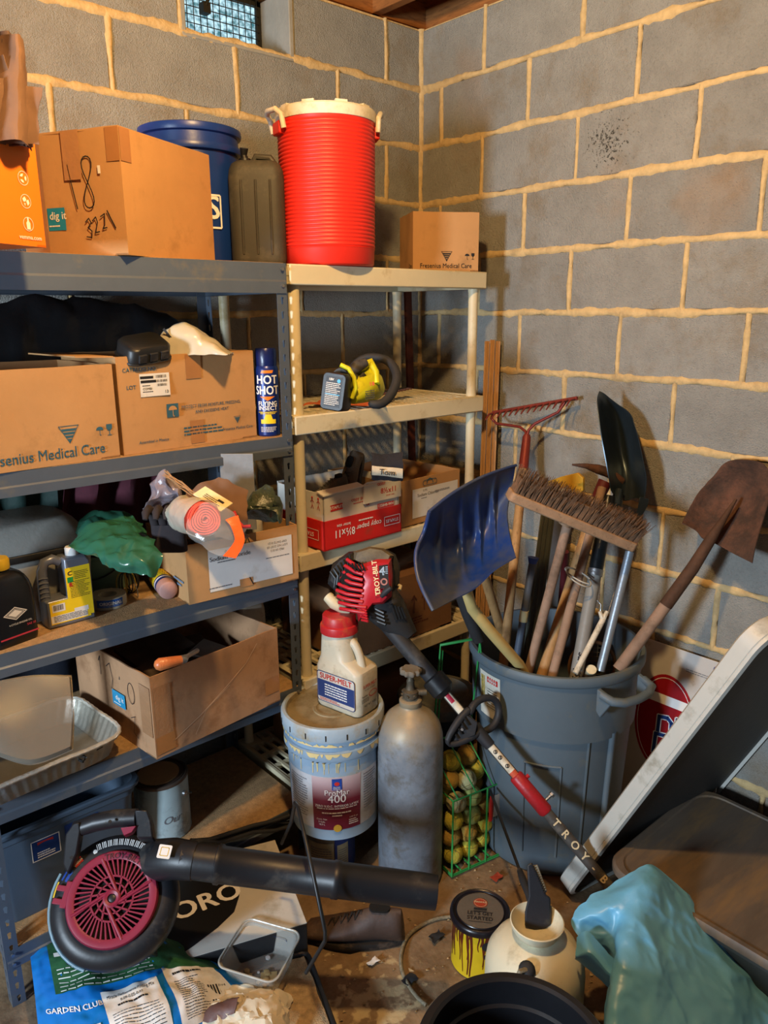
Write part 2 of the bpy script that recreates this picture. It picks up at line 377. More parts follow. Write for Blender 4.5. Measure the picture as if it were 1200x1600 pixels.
# floor
def floor_mat():
    m = mat('dirty_concrete_floor', '#8a7358', rough=.9, var=.25, scale=5, bump=.5, bscale=45, dirt='#54402f', dirt_amt=.35, dirt_scale=4, spec=.2)
    nt = m.node_tree; N = nt.nodes; L = nt.links; b = N['Principled BSDF']; old = b.inputs['Base Color'].links[0].from_socket
    g = N.new('ShaderNodeNewGeometry'); vm = N.new('ShaderNodeVectorMath'); vm.operation = 'DISTANCE'
    L.new(g.outputs['Position'], vm.inputs[0]); vm.inputs[1].default_value = tuple(W(590, 1570, z=0))
    n = N.new('ShaderNodeTexNoise'); n.inputs['Scale'].default_value = 22; n.inputs['Detail'].default_value = 7; L.new(g.outputs['Position'], n.inputs[0])
    mr = N.new('ShaderNodeMapRange'); mr.inputs[1].default_value = .02; mr.inputs[2].default_value = .34; mr.inputs[3].default_value = .44; mr.inputs[4].default_value = .74; L.new(vm.outputs['Value'], mr.inputs[0])
    gs_ = N.new('ShaderNodeMath'); gs_.operation = 'SUBTRACT'; L.new(n.outputs[0], gs_.inputs[0]); L.new(mr.outputs[0], gs_.inputs[1]); gt = N.new('ShaderNodeMath'); gt.operation = 'MULTIPLY'; gt.use_clamp = True; gt.inputs[1].default_value = 14; L.new(gs_.outputs[0], gt.inputs[0])
    mx = N.new('ShaderNodeMix'); mx.data_type = 'RGBA'; fm = N.new('ShaderNodeMath'); fm.operation = 'MULTIPLY'; fm.inputs[1].default_value = .6; L.new(gt.outputs[0], fm.inputs[0]); L.new(fm.outputs[0], mx.inputs['Factor']); L.new(old, mx.inputs['A']); mx.inputs['B'].default_value = (*hx('#cdb98e'), 1)
    L.new(mx.outputs['Result'], b.inputs['Base Color']); return m
b = B(); b.grid(lambda u, v: (-3.6+3.62*u, -3.6+3.62*v, .0025*nz((u*20, v*20, 0))-.002), 60, 60); fl = b.build('floor', floor_mat(), smooth=80)
tag(fl, 'dirty brown concrete floor with pale powder spilled near the front', 'floor', kind='structure')
# loose grit
b = B(); rd = random.Random(4)
for i in range(420):
    x, y = rd.uniform(-1.75, -.55), rd.uniform(-1.75, -.75); s = rd.uniform(.0015, .005)*(1.6 if rd.random() < .08 else 1)
    pts = [V((x, y, 0))+V((rd.uniform(-s, s), rd.uniform(-s, s), rd.uniform(.3, 1.1)*s*(1 if q else .2))) for q in range(5)]
    b.add([(x-s, y, .0005), (x+s*.7, y-s, .0005), (x+s*.6, y+s, .0005), tuple(pts[3])], [(0,1,2),(0,1,3),(1,2,3),(2,0,3)])
tag(b.build('grit', mat('grit', '#a58d68', rough=.9, var=.5, scale=60)), 'loose grit and crumbs scattered over the concrete floor', 'grit', kind='stuff')

# ceiling: sill plates, joists, boards
WOOD = mat('joist_wood', '#9a6230', rough=.75, var=.25, scale=4, bump=.1, stretch=(2, 2, 14), dirt='#6a3f1e', dirt_amt=.2)
ce = tag(thing('ceiling', 'brown wooden floor joists and boards above the block walls', 'ceiling', (0, 0, 0)), kind='structure')
B().box((-2.8, .09, Z0+CH), (0.19, .19, Z0+CH+.038)).build('sill_plate', WOOD, ce, bevel=.002)
B().box((0.09, -3.2, Z0+CH), (.19, .089, Z0+CH+.038)).build('sill_plate', WOOD, ce, bevel=.002)
for i in range(8):
    x = -.15-.4*i; B().box((x-.019, -3.2, Z0+CH+.038), (x+.019, .12, Z0+CH+.27)).build('joist', WOOD, ce, bevel=.002)
B().box((-2.8, .08, Z0+CH+.038), (.15, .118, Z0+CH+.27)).build('rim_joist', WOOD, ce)
B().box((.10, -3.2, Z0+CH+.038), (.138, .08, Z0+CH+.27)).build('rim_joist', WOOD, ce)
for i in range(24): B().box((-2.8, .15-.142*(i+1), Z0+CH+.272), (.19, .15-.142*i-.003, Z0+CH+.29)).build('floorboard', WOOD, ce)
bulb = thing('ceiling_bulb', 'bare warm bulb in a white holder on the joists above', 'light bulb', (-1.55, -1.40, 2.70))
B().cyl(.05, .03, .088, 20).build('holder', mat('porcelain', '#d8d4c8', rough=.3), bulb, bevel=.003)
B().lathe([(.012, .03), (.014, .015), (.028, -.01), (.030, -.03), (.02, -.052), (.001, -.058)], 20).build('glass_bulb', mat('bulb_glass', '#fff0d0', rough=.2, trans=.95, var=0, bump=0), bulb)
bo.location = (-1.55, -1.40, 2.60)

# ================================================================ STEEL SHELVING
GREYS = mat('grey_blue_painted_steel', '#535d6a', rough=.45, metal=.15, var=.08, scale=10, bump=.03, dirt='#6d6a62', dirt_amt=.08)
PB = mat('particle_board', '#a5835a', rough=.9, var=.25, scale=60, bump=.2, dirt='#7d6244', dirt_amt=.2)
sx0, sx1, sy0, sy1 = -1.90, -.985, -.5, -.05
st = thing('steel_shelving_unit', 'grey slotted steel shelving unit with particle board shelves, at left against the wall', 'shelving unit', (0, 0, 0))
def keyplate(b, w, h0, h1, M):        # strip in x(0..w), z, with keyhole openings
    n = int((h1-h0)/.0381); 
    for i in range(n):
        z = h0+i*.0381; z2 = z+.0381 if i < n-1 else h1; cz = z+.02; cx = w*.52
        inner = [(cx+.0052*math.cos(t), cz+.004+.0052*math.sin(t)) for t in [math.radians(a) for a in (-40, 10, 60, 120, 170, 220)]]+[(cx-.003, cz-.011), (cx+.003, cz-.011)]
        inner = inner[:6]+[(cx-.0028, cz-.011), (cx+.0028, cz-.011)]
        outer = [(w, cz-.002), (w, cz+.006), (w, z2), (0, z2), (0, cz+.006), (0, cz-.002), (0, z), (w, z)]
        vs = [(x, 0, y) for x, y in outer]+[(x, 0, y) for x, y in inner]
        b.add(vs, [(j, (j+1) % 8, 8+(j+1) % 8, 8+j) for j in range(8)], M)
for (x, sgx) in ((sx0, 1), (sx1, -1)):
    for (y, sgy) in ((sy0, 1), (sy1, -1)):
        b = B()
        if sgy > 0: keyplate(b, .032, 0, 1.83, T(x if sgx > 0 else x-.032, y, 0))
        else: b.quad((x, y, 0), (x+sgx*.032, y, 0), (x+sgx*.032, y, 1.83), (x, y, 1.83))
        b2 = R(PI/2); keyplate(b, .032, 0, 1.83, T(x, y if sgy > 0 else y-.032, 0) @ b2)
        b.build('upright', GREYS, st, smooth=20, solid=.0016, off=0)
LV = [(1.83, .078), (1.362, .055), (.945, .056), (.58, .058), (.165, .05)]
for z, h in LV:
    for y, s in ((sy0-.001, 1), (sy1+.001, -1)):
        prof = [(0, 0), (0, -h*.55), (-.004, -h*.62), (-.004, -h), (.006, -h), (.006, -h+.002), (-.0015, -h+.002), (-.0015, -h*.6), (.0025, -h*.53), (.0025, -.002), (.02, -.002), (.02, 0)]
        B().loft([[(x, y+p*s, z-.012+.012+q) for p, q in prof] for x in (sx0+.003, sx1-.003)]).build('beam', GREYS, st, smooth=15)
    for x, s in ((sx0+.004, 1), (sx1-.004, -1)): B().box((min(x, x+s*.014), sy0+.03, z-h), (max(x, x+s*.014), sy1-.03, z-.012)).build('side_beam', GREYS, st, bevel=.002)
    B().box((sx0+.006, sy0+.003, z-.013), (sx1-.006, sy1-.003, z+.001)).build('shelf_board', PB, st)
b = B()
for z, h in LV:
    for x in (sx1-.016, sx0+.016):
        for q in (.2, .75): b.cyl(.0045, 0, .004, 10, frame((x, sy0-.005, z-h*q), (1, 0, 0), z=(0, -1, 0)))
b.build('rivets', STEEL, st, kind='stuff')

# ================================================================ PLASTIC SHELVING
CREAM = mat('cream_plastic', '#cfc4a4', rough=.5, var=.06, scale=7, bump=.03, dirt='#a89468', dirt_amt=.12)
px0, px1, py0, py1 = -.972, -.168, -.5, -.05
pl = thing('plastic_shelving_unit', 'cream plastic shelving unit with round posts beside the steel shelving', 'shelving unit', (0, 0, 0))
PLV = [1.83, 1.415, 1.0, .59, .18]
for z in PLV:
    b = B(); t = .055; w = .012
    b.box((px0, py0, z-t), (px1, py0+w, z)); b.box((px0, py1-w, z-t), (px1, py1, z)); b.box((px0, py0+w, z-t), (px0+w, py1-w, z)); b.box((px1-w, py0+w, z-t), (px1, py1-w, z))
    b.build('deck_rim', CREAM, pl, bevel=.004)
    b = B()
    n = 22
    for i in range(n+1): x = px0+w+(px1-px0-2*w)*i/n; b.box((x-.006, py0+w, z-.012), (x+.006, py1-w, z-.002))
    for i in range(5): y = py0+.06+(py1-py0-.12)*i/4; b.box((px0+w, y-.008, z-.02), (px1-w, y+.008, z-.003))
    for cx in (px0+.035, px1-.035):
        for cy in (py0+.035, py1-.035): b.box((cx-.034, cy-.034, z-.03), (cx+.034, cy+.034, z-.001))
    b.build('deck_grille', CREAM, pl)
for cx in (px0+.032, px1-.032):
    for cy in (py0+.032, py1-.032):
        for z1, z0 in zip(PLV, PLV[1:]+[0.]):
            h = z1-.055-z0
            b = B(); b.lathe([(.0185, z0-.002 if z0 else 0), (.0165, z0+.02), (.016, z0+h*.5), (.0165, z0+h-.02), (.0185, z0+h)], 20, T(cx, cy, 0)); b.build('post', CREAM, pl)

# ================================================================ CARTONS
def carton(name, label, cat, p, ax, w, d, h, m=None, open_=True, floor_t=.004, flaps=(), group=None, edge=None, skew=0):
    """p: near-left bottom corner; ax: direction of the width; local x width, y depth away, z up."""
    M = frame(p, (ax[0], ax[1], 0), z=(0, 0, 1)); t = thing(name, label, cat, M=M, group=group); m = m or CARD; q = .004
    b = B(); b.box((0, 0, 0), (w, d, q))
    wob = lambda x, y, z: (x+skew*z*.3, y, z)
    def panel(a, c, n=8):       # slightly bowed wall panel
        (x0, y0), (x1, y1) = a, c; dx, dy = x1-x0, y1-y0; L = math.hypot(dx, dy); nx, ny = -dy/L, dx/L
        def f(u, v):
            o = .0035*math.sin(PI*u)*math.sin(PI*v*.8)*nz((x0*9+u, y0*7, v+h), 2)*3
            zz = h*v + (.0025*nz((u*6+x0*30, y0*20, 1))*v); return (x0+dx*u+nx*o, y0+dy*u+ny*o, zz)
        def g(u, v): p_ = f(u, v); return (p_[0]+nx*q, p_[1]+ny*q, p_[2])
        b.grid(f, n, 4); b.grid(g, n, 4)
        b.grid(lambda u, v: f(u, 1) if v < .5 else g(u, 1), n, 1)
    panel((0, 0), (w, 0)); panel((w, 0), (w, d)); panel((w, d), (0, d)); panel((0, d), (0, 0))
    if not open_: b.box((.001, .001, h-q), (w-.001, d/2-.001, h)); b.box((.001, d/2+.001, h-q), (w-.001, d-.001, h+.001))
    b.build('body', m, t, smooth=30)
    for side, ln, ang in flaps:   # side: f,b,l,r ; hinged on top edge, ang from vertical outward (deg; negative inward)
        a = math.radians(ang); so, co = math.sin(a)*ln, math.cos(a)*ln; b = B(); e = .008
        if side == 'f': P = [(e, 0, h), (w-e, 0, h), (w-e*2, -so, h+co), (e*2, -so, h+co)]; nn = V((0, co, so))
        if side == 'b': P = [(e, d, h), (w-e, d, h), (w-e*2, d+so, h+co), (e*2, d+so, h+co)]; nn = V((0, co, -so))
        if side == 'l': P = [(0, e, h), (0, d-e, h), (-so, d-e*2, h+co), (-so, e*2, h+co)]; nn = V((co, 0, so))
        if side == 'r': P = [(w, e, h), (w, d-e, h), (w+so, d-e*2, h+co), (w+so, e*2, h+co)]; nn = V((co, 0, -so))
        nn = nn.normalized()*.0035; b.hexa([V(p_)-nn*.5 for p_ in P]+[V(p_)+nn*.5 for p_ in P]); b.build('flap', m, t)
    t['w'] = w; return t
def fr(x, z, o=.0018): return frame((x, -o, z), (1, 0, 0), y=(0, 0, 1))           # front face frame
def fl_(y, z, o=.0018): return frame((-o, y, z), (0, -1, 0), y=(0, 0, 1))          # left face frame (reads from the left)
def tape_strip(t, M, w, h, m=None): b = B(); rectp(b, M, w, h); return b.build('tape', m or TAPE, t)
def care_mark(b, M, s):       # inverted striped triangle
    H = s*.86
    for k, (y0, y1) in enumerate(((.5, .40), (.34, .2), (.14, 0), (-.06, -.2), (-.26, -.5))):
        if k == 0: outline(b, M, [(-s*.5, H*.5), (s*.5, H*.5), (0, -H*.5)], s*.035)
        hw = lambda y: s*.5*(y+.5)
        if k: y0 += .0; b.add([(-hw(y0)*.92, H*y0, 0), (hw(y0)*.92, H*y0, 0), (hw(y1)*.92, H*y1, 0), (-hw(y1)*.92, H*y1, 0)], [(3, 2, 1, 0)], M)
def umbrella_mark(b, M, s):
    n = 10; b.add([(s*.5*math.cos(PI*i/n), s*.5*math.sin(PI*i/n)*.9, 0) for i in range(n+1)], [tuple(range(n+1))], M)
    stroke(b, M, [(0, 0), (0, -s*.6), (s*.07, -s*.7), (s*.16, -s*.62)], s*.07)
def goblet_mark(b, M, s):
    b.add([(-s*.3, s*.5, 0), (-s*.3, s*.1, 0), (-s*.12, -s*.12, 0), (s*.12, -s*.12, 0), (s*.3, s*.1, 0), (s*.3, s*.5, 0)], [(0, 1, 2, 3, 4, 5)], M)
    rectp(b, M, s*.08, s*.5, 0, -s*.3); rectp(b, M, s*.45, s*.07, 0, -s*.58)
def barcode(b, M, w, h, seed=1, step=.0016):
    rd = random.Random(seed); x = -w/2
    while x < w/2-.002: q = rd.choice((.6, 1, 1.6))*step*.6; rectp(b, M, q, h, x+q/2); x += q+rd.choice((.6, 1, 1.4))*step*.6

# -- top shelf (steel)
c = carton('cardboard_carton', 'brown closed carton with handwritten 18 and 3221 on top shelf', 'box', (-1.434, -.525, 1.832), (.88, .47), .36, .30, .272, open_=False)
b = B(); S = .0042
# handwriting on the left face: reader looks along +x of the carton, so text x runs toward -y
M = fl_(.115, .155)
stroke(b, M, [(-.034, .045), (-.028, .01), (-.022, -.02), (-.016, -.05)], .003)
e8 = [(.02+.014*math.sin(2*t), .005+.055*math.cos(t)) for t in [PI*2*i/26 for i in range(27)]]; stroke(b, M, [(x+.01*(y), y) for x, y in e8], .003)
M = fl_(.062, .055)
stroke(b, M, [(-.05, .02), (-.04, .028), (-.034, .018), (-.044, .008), (-.034, .0), (-.036, -.014), (-.05, -.012)], .0028)
stroke(b, M, [(-.03, .022), (-.02, .03), (-.016, .018), (-.024, -.004), (-.012, -.002)], .0028)
stroke(b, M, [(-.006, .03), (.006, .036), (.004, .012), (-.002, .004), (.01, .006)], .0028); stroke(b, M, [(.014, .042), (.022, .026), (.034, .004)], .0034)
b.build('handwriting', INK, c)
b = B(); rectp(b, fl_(.195, .085, .0022), .052, .05); b.build('sticker', mat('cyan_sticker', '#1f86b0', rough=.5, var=.04), c)
b = B(); text(b, 'dig it', .024, fl_(.190, .092, .003), bold=.02); lines(b, fl_(.195, .07, .003), .045, .006, 1); b.build('lettering', WINK, c)
b = B(); rectp(b, fl_(.06, .185, .0021), .008, .017); b.build('paper_scrap', WPAPER, c)
tape_strip(c, fl_(.018, .235), .036, .07); tape_strip(c, fr(.018, .235), .036, .07); tape_strip(c, fl_(.135, .22), .05, .105, mat('clear_tape', '#ad7f54', rough=.2, var=.08, coat=.5)); tape_strip(c, fl_(.26, .14), .07, .27)

o = carton('orange_box', 'bright orange printed box holding brown paper at left end of top shelf', 'box', W(72, 387, z=1.832)-V((.88, .47, 0))*.20, (.88, .47), .20, .26, .243,
           m=mat('orange_card', '#f07d16', rough=.5, var=.05, scale=5, bump=.02))
b = B()
for k, z in enumerate((.125, .083, .041)):
    M = fr(.158, z); pts = [(.0125*math.cos(2*PI*i/28), .0125*math.sin(2*PI*i/28)) for i in range(28)]; outline(b, M, pts, .0012)
    if k == 0:
        for i in range(3):
            a = 2*PI*i/3; b.add([(.0085*math.cos(a+t), .0085*math.sin(a+t), 0) for t in (-.6, .1, .7)]+[(.004*math.cos(a+t), .004*math.sin(a+t), 0) for t in (.5, -.4)], [(0, 1, 2, 3, 4)], M)
    if k == 1:
        for pg in ([(-.008, .004), (-.002, .009), (.002, .003), (-.002, -.001), (-.006, -.001)], [(.001, .001), (.007, .004), (.009, -.003), (.004, -.008), (.002, -.003)], [(-.005, -.003), (-.001, -.004), (-.003, -.009)]): b.add([(x, y, 0) for x, y in pg], [tuple(range(len(pg)))], M)
    if k == 2:
        pg = [(-.002, .012), (.002, .012), (.002, .006), (.005, .002), (.0045, -.010), (-.0045, -.010), (-.005, .002), (-.002, .006)]; b.add([(x, y, 0) for x, y in pg], [tuple(range(8))], M)
text(b, 'vemma.com', .0115, fr(.160, .016), bold=.02); lines(b, fr(.165, .187), .04, .01, 2, .4)
b.build('lettering', WINK, o)
# brown paper on the orange box
def crumple(name, m, parent, fn, nu=24, nv=18, amp=.01, sc=14, seed=0, solid=.0012, smooth=40, octv=2):
    b = B()
    def g(u, v):
        p = V(fn(u, v)); a = V((nz(p, sc, seed), nz(p, sc, seed+11), nz(p, sc, seed+23)))*amp
        if octv > 1: a += V((nz(p, sc*2.7, seed+3), nz(p, sc*2.7, seed+7), nz(p, sc*2.7, seed+9)))*amp*.4
        return p+a
    b.grid(g, nu, nv); return b.build(name, m, parent, smooth=smooth, solid=solid)
KRAFT = mat('kraft_paper', '#6f5340', rough=.85, var=.12, scale=9, bump=.12, bscale=25)
KRAFT_SHADED = mat('kraft_paper_shaded', '#55423a', rough=.9, var=.15, scale=9, bump=.1)  # darker copy of the paper, shade of the folds put into its colour
pb = thing('paper_bag', 'crumpled brown paper bag standing folded in the orange box', 'bag', W(28, 195, z=2.03)+V((-.0, .09, 0)))
def leaf(x0, w0, x1, w1, z1, y0, y1, cv, seed, m):
    crumple('paper_fold', m, pb, lambda u, v: (x0+(x1-x0)*v+(w0+(w1-w0)*v)*(u-.5), y0+(y1-y0)*v+cv*math.sin(PI*u), -.02+(z1+.02)*v), 12, 14, .007, 18, seed, smooth=25)
leaf(-.03, .13, -.045, .10, .125, -.02, -.03, .04, 1, KRAFT); leaf(.01, .09, .035, .045, .165, .0, .01, -.05, 2, KRAFT)
leaf(-.02, .07, -.005, .035, .20, .02, .03, -.035, 3, KRAFT_SHADED); leaf(.03, .05, .028, .03, .175, .015, .02, -.03, 5, KRAFT_SHADED); leaf(.0, .10, .02, .09, .085, -.035, -.045, .02, 8, KRAFT); leaf(-.07, .08, -.06, .05, .16, .0, .0, -.05, 6, KRAFT_SHADED)

# blue bucket
BLUEB = mat('blue_bucket_plastic', '#15357f', rough=.35, var=.06, bump=.02)
k = thing('blue_bucket', 'deep blue plastic bucket behind the carton on top shelf', 'bucket', (-1.062, -.158, 1.832))
b = B(); b.lathe([(0, 0), (.118, 0), (.122, .01), (.132, .30), (.144, .302), (.146, .309), (.144, .318), (.1335, .32), (.134, .345), (.142, .348), (.144, .356), (.1425, .366), (.136, .369), (.131, .366), (.119, .012), (0, .01)], 48); b.build('pail', BLUEB, k)
b = B(); a0 = math.atan2(-2.297+.158, -2.21+1.062)
Mb = R(a0-.62); text(b, "LOWE'S", .085, Mb @ T(0, 0, .15), bold=.025, wrap=.128)
def wr(b, pts, w, Mz, rad):
    for (x0, y0), (x1, y1) in zip(pts, pts[1:]):
        n = max(1, int(math.hypot(x1-x0, y1-y0)/.01)); 
        for i in range(n):
            p = [(x0+(x1-x0)*q/n, y0+(y1-y0)*q/n) for q in (i, i+1)]; d = V((x1-x0, y1-y0, 0)).normalized(); qx, qy = -d.y*w/2, d.x*w/2
            b.add([((rad+.001)*math.cos(x/rad), (rad+.001)*math.sin(x/rad), y) for x, y in ((p[0][0]-qx, p[0][1]-qy), (p[1][0]-qx, p[1][1]-qy), (p[1][0]+qx, p[1][1]+qy), (p[0][0]+qx, p[0][1]+qy))], [(0, 1, 2, 3)], Mz)
wr(b, [(-.18, .10), (.155, .10), (.155, .185), (.11, .185), (.11, .205), (-.12, .205), (-.12, .185), (-.18, .185), (-.18, .10)], .005, Mb, .129)
b.build('lettering', WINK, k)

# grey jerry can
JER = mat('charcoal_plastic', '#3a3934', rough=.6, var=.12, scale=8, bump=.05, dirt='#5a564a', dirt_amt=.2)
j = thing('jerry_can', 'dark charcoal plastic jerry can between blue bucket and red cooler', 'fuel can', (-.953, -.325, 1.832), rz=math.radians(-38))
b = B(); rings = []
for z, s in ((0, .9), (.006, .97), (.02, 1), (.235, 1), (.255, .96), (.27, .86), (.277, .7)): rings.append([(x*s, y*s, z) for x, y in rrect(.155, .088, .03, 5)])
b.loft(rings); b.build('can_body', JER, j, smooth=40)
for x in (-.04, .0, .04): b = B(); b.tube([(x, -.0435, .03), (x, -.046, .05), (x, -.046, .2), (x, -.0435, .225)], .0035, 8); b.build('rib', JER, j)
b = B(); b.tube([(-.03, 0, .272), (-.03, 0, .285)], .017, 16); b.tube([(-.03, 0, .283), (-.032, 0, .295), (-.03, -.005, .312)], [.011, .009, .012], 12); b.build('spout', BLACKP, j)
b = B(); b.tube([(-.01, 0, .268), (.0, 0, .29), (.04, 0, .288), (.06, 0, .262)], .009, 10); b.build('handle', JER, j)

# red cooler
REDC = mat('red_cooler_plastic', '#d62a1c', rough=.45, var=.05, scale=8, bump=.02)
CWH = mat('dusty_white_plastic', '#d3cbb9', rough=.55, var=.06, scale=9, bump=.05, dirt='#9e8d6a', dirt_amt=.2)
ck = thing('drink_cooler', 'red ribbed round drink cooler with dusty white lid on plastic shelving', 'cooler', (-.762, -.402, 1.831))
prof = [(0, 0), (.128, 0), (.133, .006), (.1345, .045), (.137, .05)]
n = 31
for i in range(n):
    z = .052+i*(.325/n); dz = .325/n; r0 = .1365+.003*i/n
    prof += [(r0-.0025, z), (r0, z+dz*.22), (r0, z+dz*.7), (r0-.0025, z+dz*.92)]
prof += [(.139, .380), (.139, .392), (.13, .392), (.13, .36)]
B().lathe(prof, 72).build('barrel', REDC, ck, smooth=60)
b = B(); b.lathe([(.128, .385), (.1415, .386), (.143, .392), (.143, .412), (.139, .417), (.132, .418), (.128, .412), (.09, .414), (.088, .421), (.02, .423), (0, .423)], 72)
for i in range(9): a = 2*PI*i/9+.2; b.add([(.133*math.cos(a+t), .133*math.sin(a+t), z) for t in (-.13, .13) for z in (.416, .424)]+[(.12*math.cos(a+t), .12*math.sin(a+t), z) for t in (-.13, .13) for z in (.413, .424)], [(0, 1, 3, 2), (4, 5, 7, 6), (1, 3, 7, 5), (0, 1, 5, 4), (2, 3, 7, 6)])
b.build('lid', CWH, ck, smooth=30)
vd = V((CAM.x+.762, CAM.y+.402, 0)).normalized(); side = V((-vd.y, vd.x, 0))    # side points to image left when looking along -vd
for s in (1, -1):
    dr = (side*-s*.92 + vd*(.38 if s > 0 else -.1)).normalized(); tt = V((-dr.y, dr.x, 0))
    b = B(); M = frame(V((0, 0, .362))+dr*.133, tt, z=(0, 0, 1)); b.box((-.028, -.018, -.014), (.028, .01, .02), M); b.build('handle_mount', REDC, ck, bevel=.004)
    b = B()
    pts = [dr*.142+tt*.045+V((0, 0, .362)), dr*.144+tt*.046+V((0, 0, .40)), dr*.152+tt*.03+V((0, 0, .413)), dr*.16+V((0, 0, .415)), dr*.152-tt*.03+V((0, 0, .413)), dr*.144-tt*.046+V((0, 0, .40)), dr*.142-tt*.045+V((0, 0, .362))]
    if s > 0: pts = [dr*.143+tt*.045+V((0, 0, .358)), dr*.150+tt*.046+V((0, 0, .392)), dr*.162+tt*.036+V((0, 0, .405)), dr*.172+V((0, 0, .405)), dr*.162-tt*.036+V((0, 0, .405)), dr*.150-tt*.046+V((0, 0, .392)), dr*.143-tt*.045+V((0, 0, .358))]
    b.tube(pts, .0075, 12); b.build('handle', CWH, ck)

# small carton on the plastic unit
c = carton('cardboard_carton', 'small open brown carton with dark striped triangle mark right of red cooler', 'box', (-.392, -.372, 1.831), (.871, -.49), .226, .19, .187, flaps=())
b = B(); care_mark(b, fr(.115, .048), .036); text(b, 'Fresenius Medical Care', .0205, fr(.113, .018), bold=.006, sx=.92); umbrella_mark(b, fr(.186, .050), .016); goblet_mark(b, fr(.206, .050), .018); text(b, 'Care', .02, fl_(.03, .018)); b.build('lettering', INK, c)
bg = thing('black_bag', 'black plastic bag bunched inside the small carton', 'bag', M=c.matrix_world @ T(.1, .1, .1) if False else frame((-.392, -.372, 1.831), (.871, -.49, 0), z=(0, 0, 1)) @ T(.11, .09, .10))
crumple('sheet', mat('black_film', '#141416', rough=.3, var=.1), bg, lambda u, v: ((u-.5)*.17, (v-.5)*.14, .085*math.sin(PI*min(1, max(0, u)))*math.sin(PI*v)+.008), 20, 16, .012, 20, 4)

# -- second steel shelf
Zs = 1.3635
pA = W(188, 713, z=Zs); dA = (W(188, 713, z=Zs)-W(0, 740, z=Zs)); dA.z = 0; dA.normalize()
A_ = carton('cardboard_carton', 'large carton printed with blue triangle mark at left on second shelf', 'box', pA-dA*.40, (dA.x, dA.y), .40, .30, .222)
b = B(); care_mark(b, fr(.28, .068), .046); text(b, 'Fresenius Medical Care', .0345, fr(.222, .026), bold=.006, sx=.86); umbrella_mark(b, fr(.354, .07), .018); goblet_mark(b, fr(.378, .07), .024); b.build('lettering', BINK, A_)
pB = W(192, 712, z=Zs); dB = W(400, 682, z=Zs)-pB; dB.z = 0; wB = dB.length; dB.normalize()
B_ = carton('cardboard_carton', 'carton with CATALOG NO. print and white barcode sticker on second shelf', 'box', pB+V((.003, .0, 0)), (dB.x, dB.y), wB, .30, .238, flaps=(('l', .09, 88),))
k = wB/.41; b = B()
text(b, 'CATALOG NO.', .0135, fr(.062*k, .205), bold=.012); text(b, 'LOT', .0135, fr(.035*k, .163), bold=.012)
rectp(b, fr(.145*k, .098), .034, .034)
text(b, 'PROTECT FROM MOISTURE, FREEZING,', .0115, fr(.265*k, .103), bold=.012, sx=.9); text(b, 'AND EXCESSIVE HEAT', .0115, fr(.265*k, .088), bold=.012, sx=.9)
text(b, 'Assembled in Mexico', .0105, fr(.085*k, .026), bold=.01, sx=.9, shear=.2); lines(b, fr(.235*k, .040), .12, .026, 3, .45, 3)
care_mark(b, fr(.345*k, .055), .021); text(b, 'Fresenius Medical Care', .0115, fr(.345*k, .032), bold=.008, sx=.9); b.build('lettering', BINK, B_)
b = B(); umbrella_mark(b, fr(.145*k, .099, .0026), .024); b.build('lettering', CARD, B_)
b = B(); rectp(b, fr(.1*k, .166, .0022), .082, .056); b.build('sticker', WPAPER, B_)
b = B()
for i, (x, y, w, h) in enumerate(((.078, .185, .036, .0065), (.082, .175, .042, .0065))): rectp(b, fr(x*k, y, .0028), w, h)
barcode(b, fr(.118*k, .186, .0028), .03, .007); barcode(b, fr(.12*k, .175, .0028), .034, .006, 2); barcode(b, fr(.12*k, .165, .0028), .028, .006, 3)
text(b, 'COMBI', .008, fr(.078*k, .157, .0028), bold=.01); text(b, '13', .011, fr(.131*k, .147, .0028), bold=.01); lines(b, fr(.085*k, .15, .0028), .04, .004, 1); lines(b, fr(.08*k, .165, .0028), .03, .004, 1); b.build('barcode', INK, B_)
tape_strip(B_, fr(.215*k, .205), .045, .062); tape_strip(B_, fr(.215*k, .036), .042, .06)

# stuff in carton B
tr = thing('black_plastic_tray', 'black plastic tray with rounded corners lying tilted in second shelf carton', 'tray', M=frame(W(224, 556, D=1.90), (.95, .1, .12), z=(-.35, -.5, .9)))
b = B(); b.loft([[(x*s, y*s, z) for x, y in rrect(.12, .085, .025)] for s, z in ((1, 0), (.97, .035), (.85, .042))]); b.build('tray_body', BLACKP, tr, smooth=50)
b = B(); b.tube([(x, y, .004) for x, y in rrect(.122, .087, .026)], .003, 6, close=True); b.build('rim', BLACKP, tr)
for x in (-.03, .0, .03): b = B(); b.box((x-.01, -.047, .01), (x+.01, -.04, .03)); b.build('rib', BLACKR, tr)
wb = thing('white_plastic_bag', 'shiny white plastic bag bulging out of second shelf carton', 'bag', W(303, 549, D=2.0))
WFILM = mat('white_film', '#b9b2a0', rough=.25, var=.05, scale=6, bump=.1, bscale=30, sub=.1)
vx = CR.copy(); vx.z = 0; vx.normalize(); vy = V((CW.x, CW.y, 0)).normalized()
def bagf(u, v):
    a = (u-.5)*2; hh = (.085*(1-abs(a+.25)**1.6) if a < .2 else .085*(1-.45**1.6)*(1-(a-.2)/.85)); hh = max(hh, 0)
    t = v*PI; return vx*(a*.095) + vy*(-.05*math.cos(t)) + V((0, 0, hh*math.sin(t)**.7-.008))
crumple('film', WFILM, wb, bagf, 30, 20, .007, 22, 5, smooth=30)
b = B(); M = frame(vx*-.052+vy*-.046+V((0, 0, .045)), vx*.6-V((0, 0, .8)), z=-vy); rectp(b, M, .035, .006); b.build('printed_line', INK, wb)
hs = thing('insect_spray_can', 'upright navy blue flying insect spray can beside the carton on second shelf', 'spray can', (-1.028, -.448, Zs))
NAVY = mat('navy_can', '#152a6b', rough=.3, var=.05, bump=.0, metal=.2)
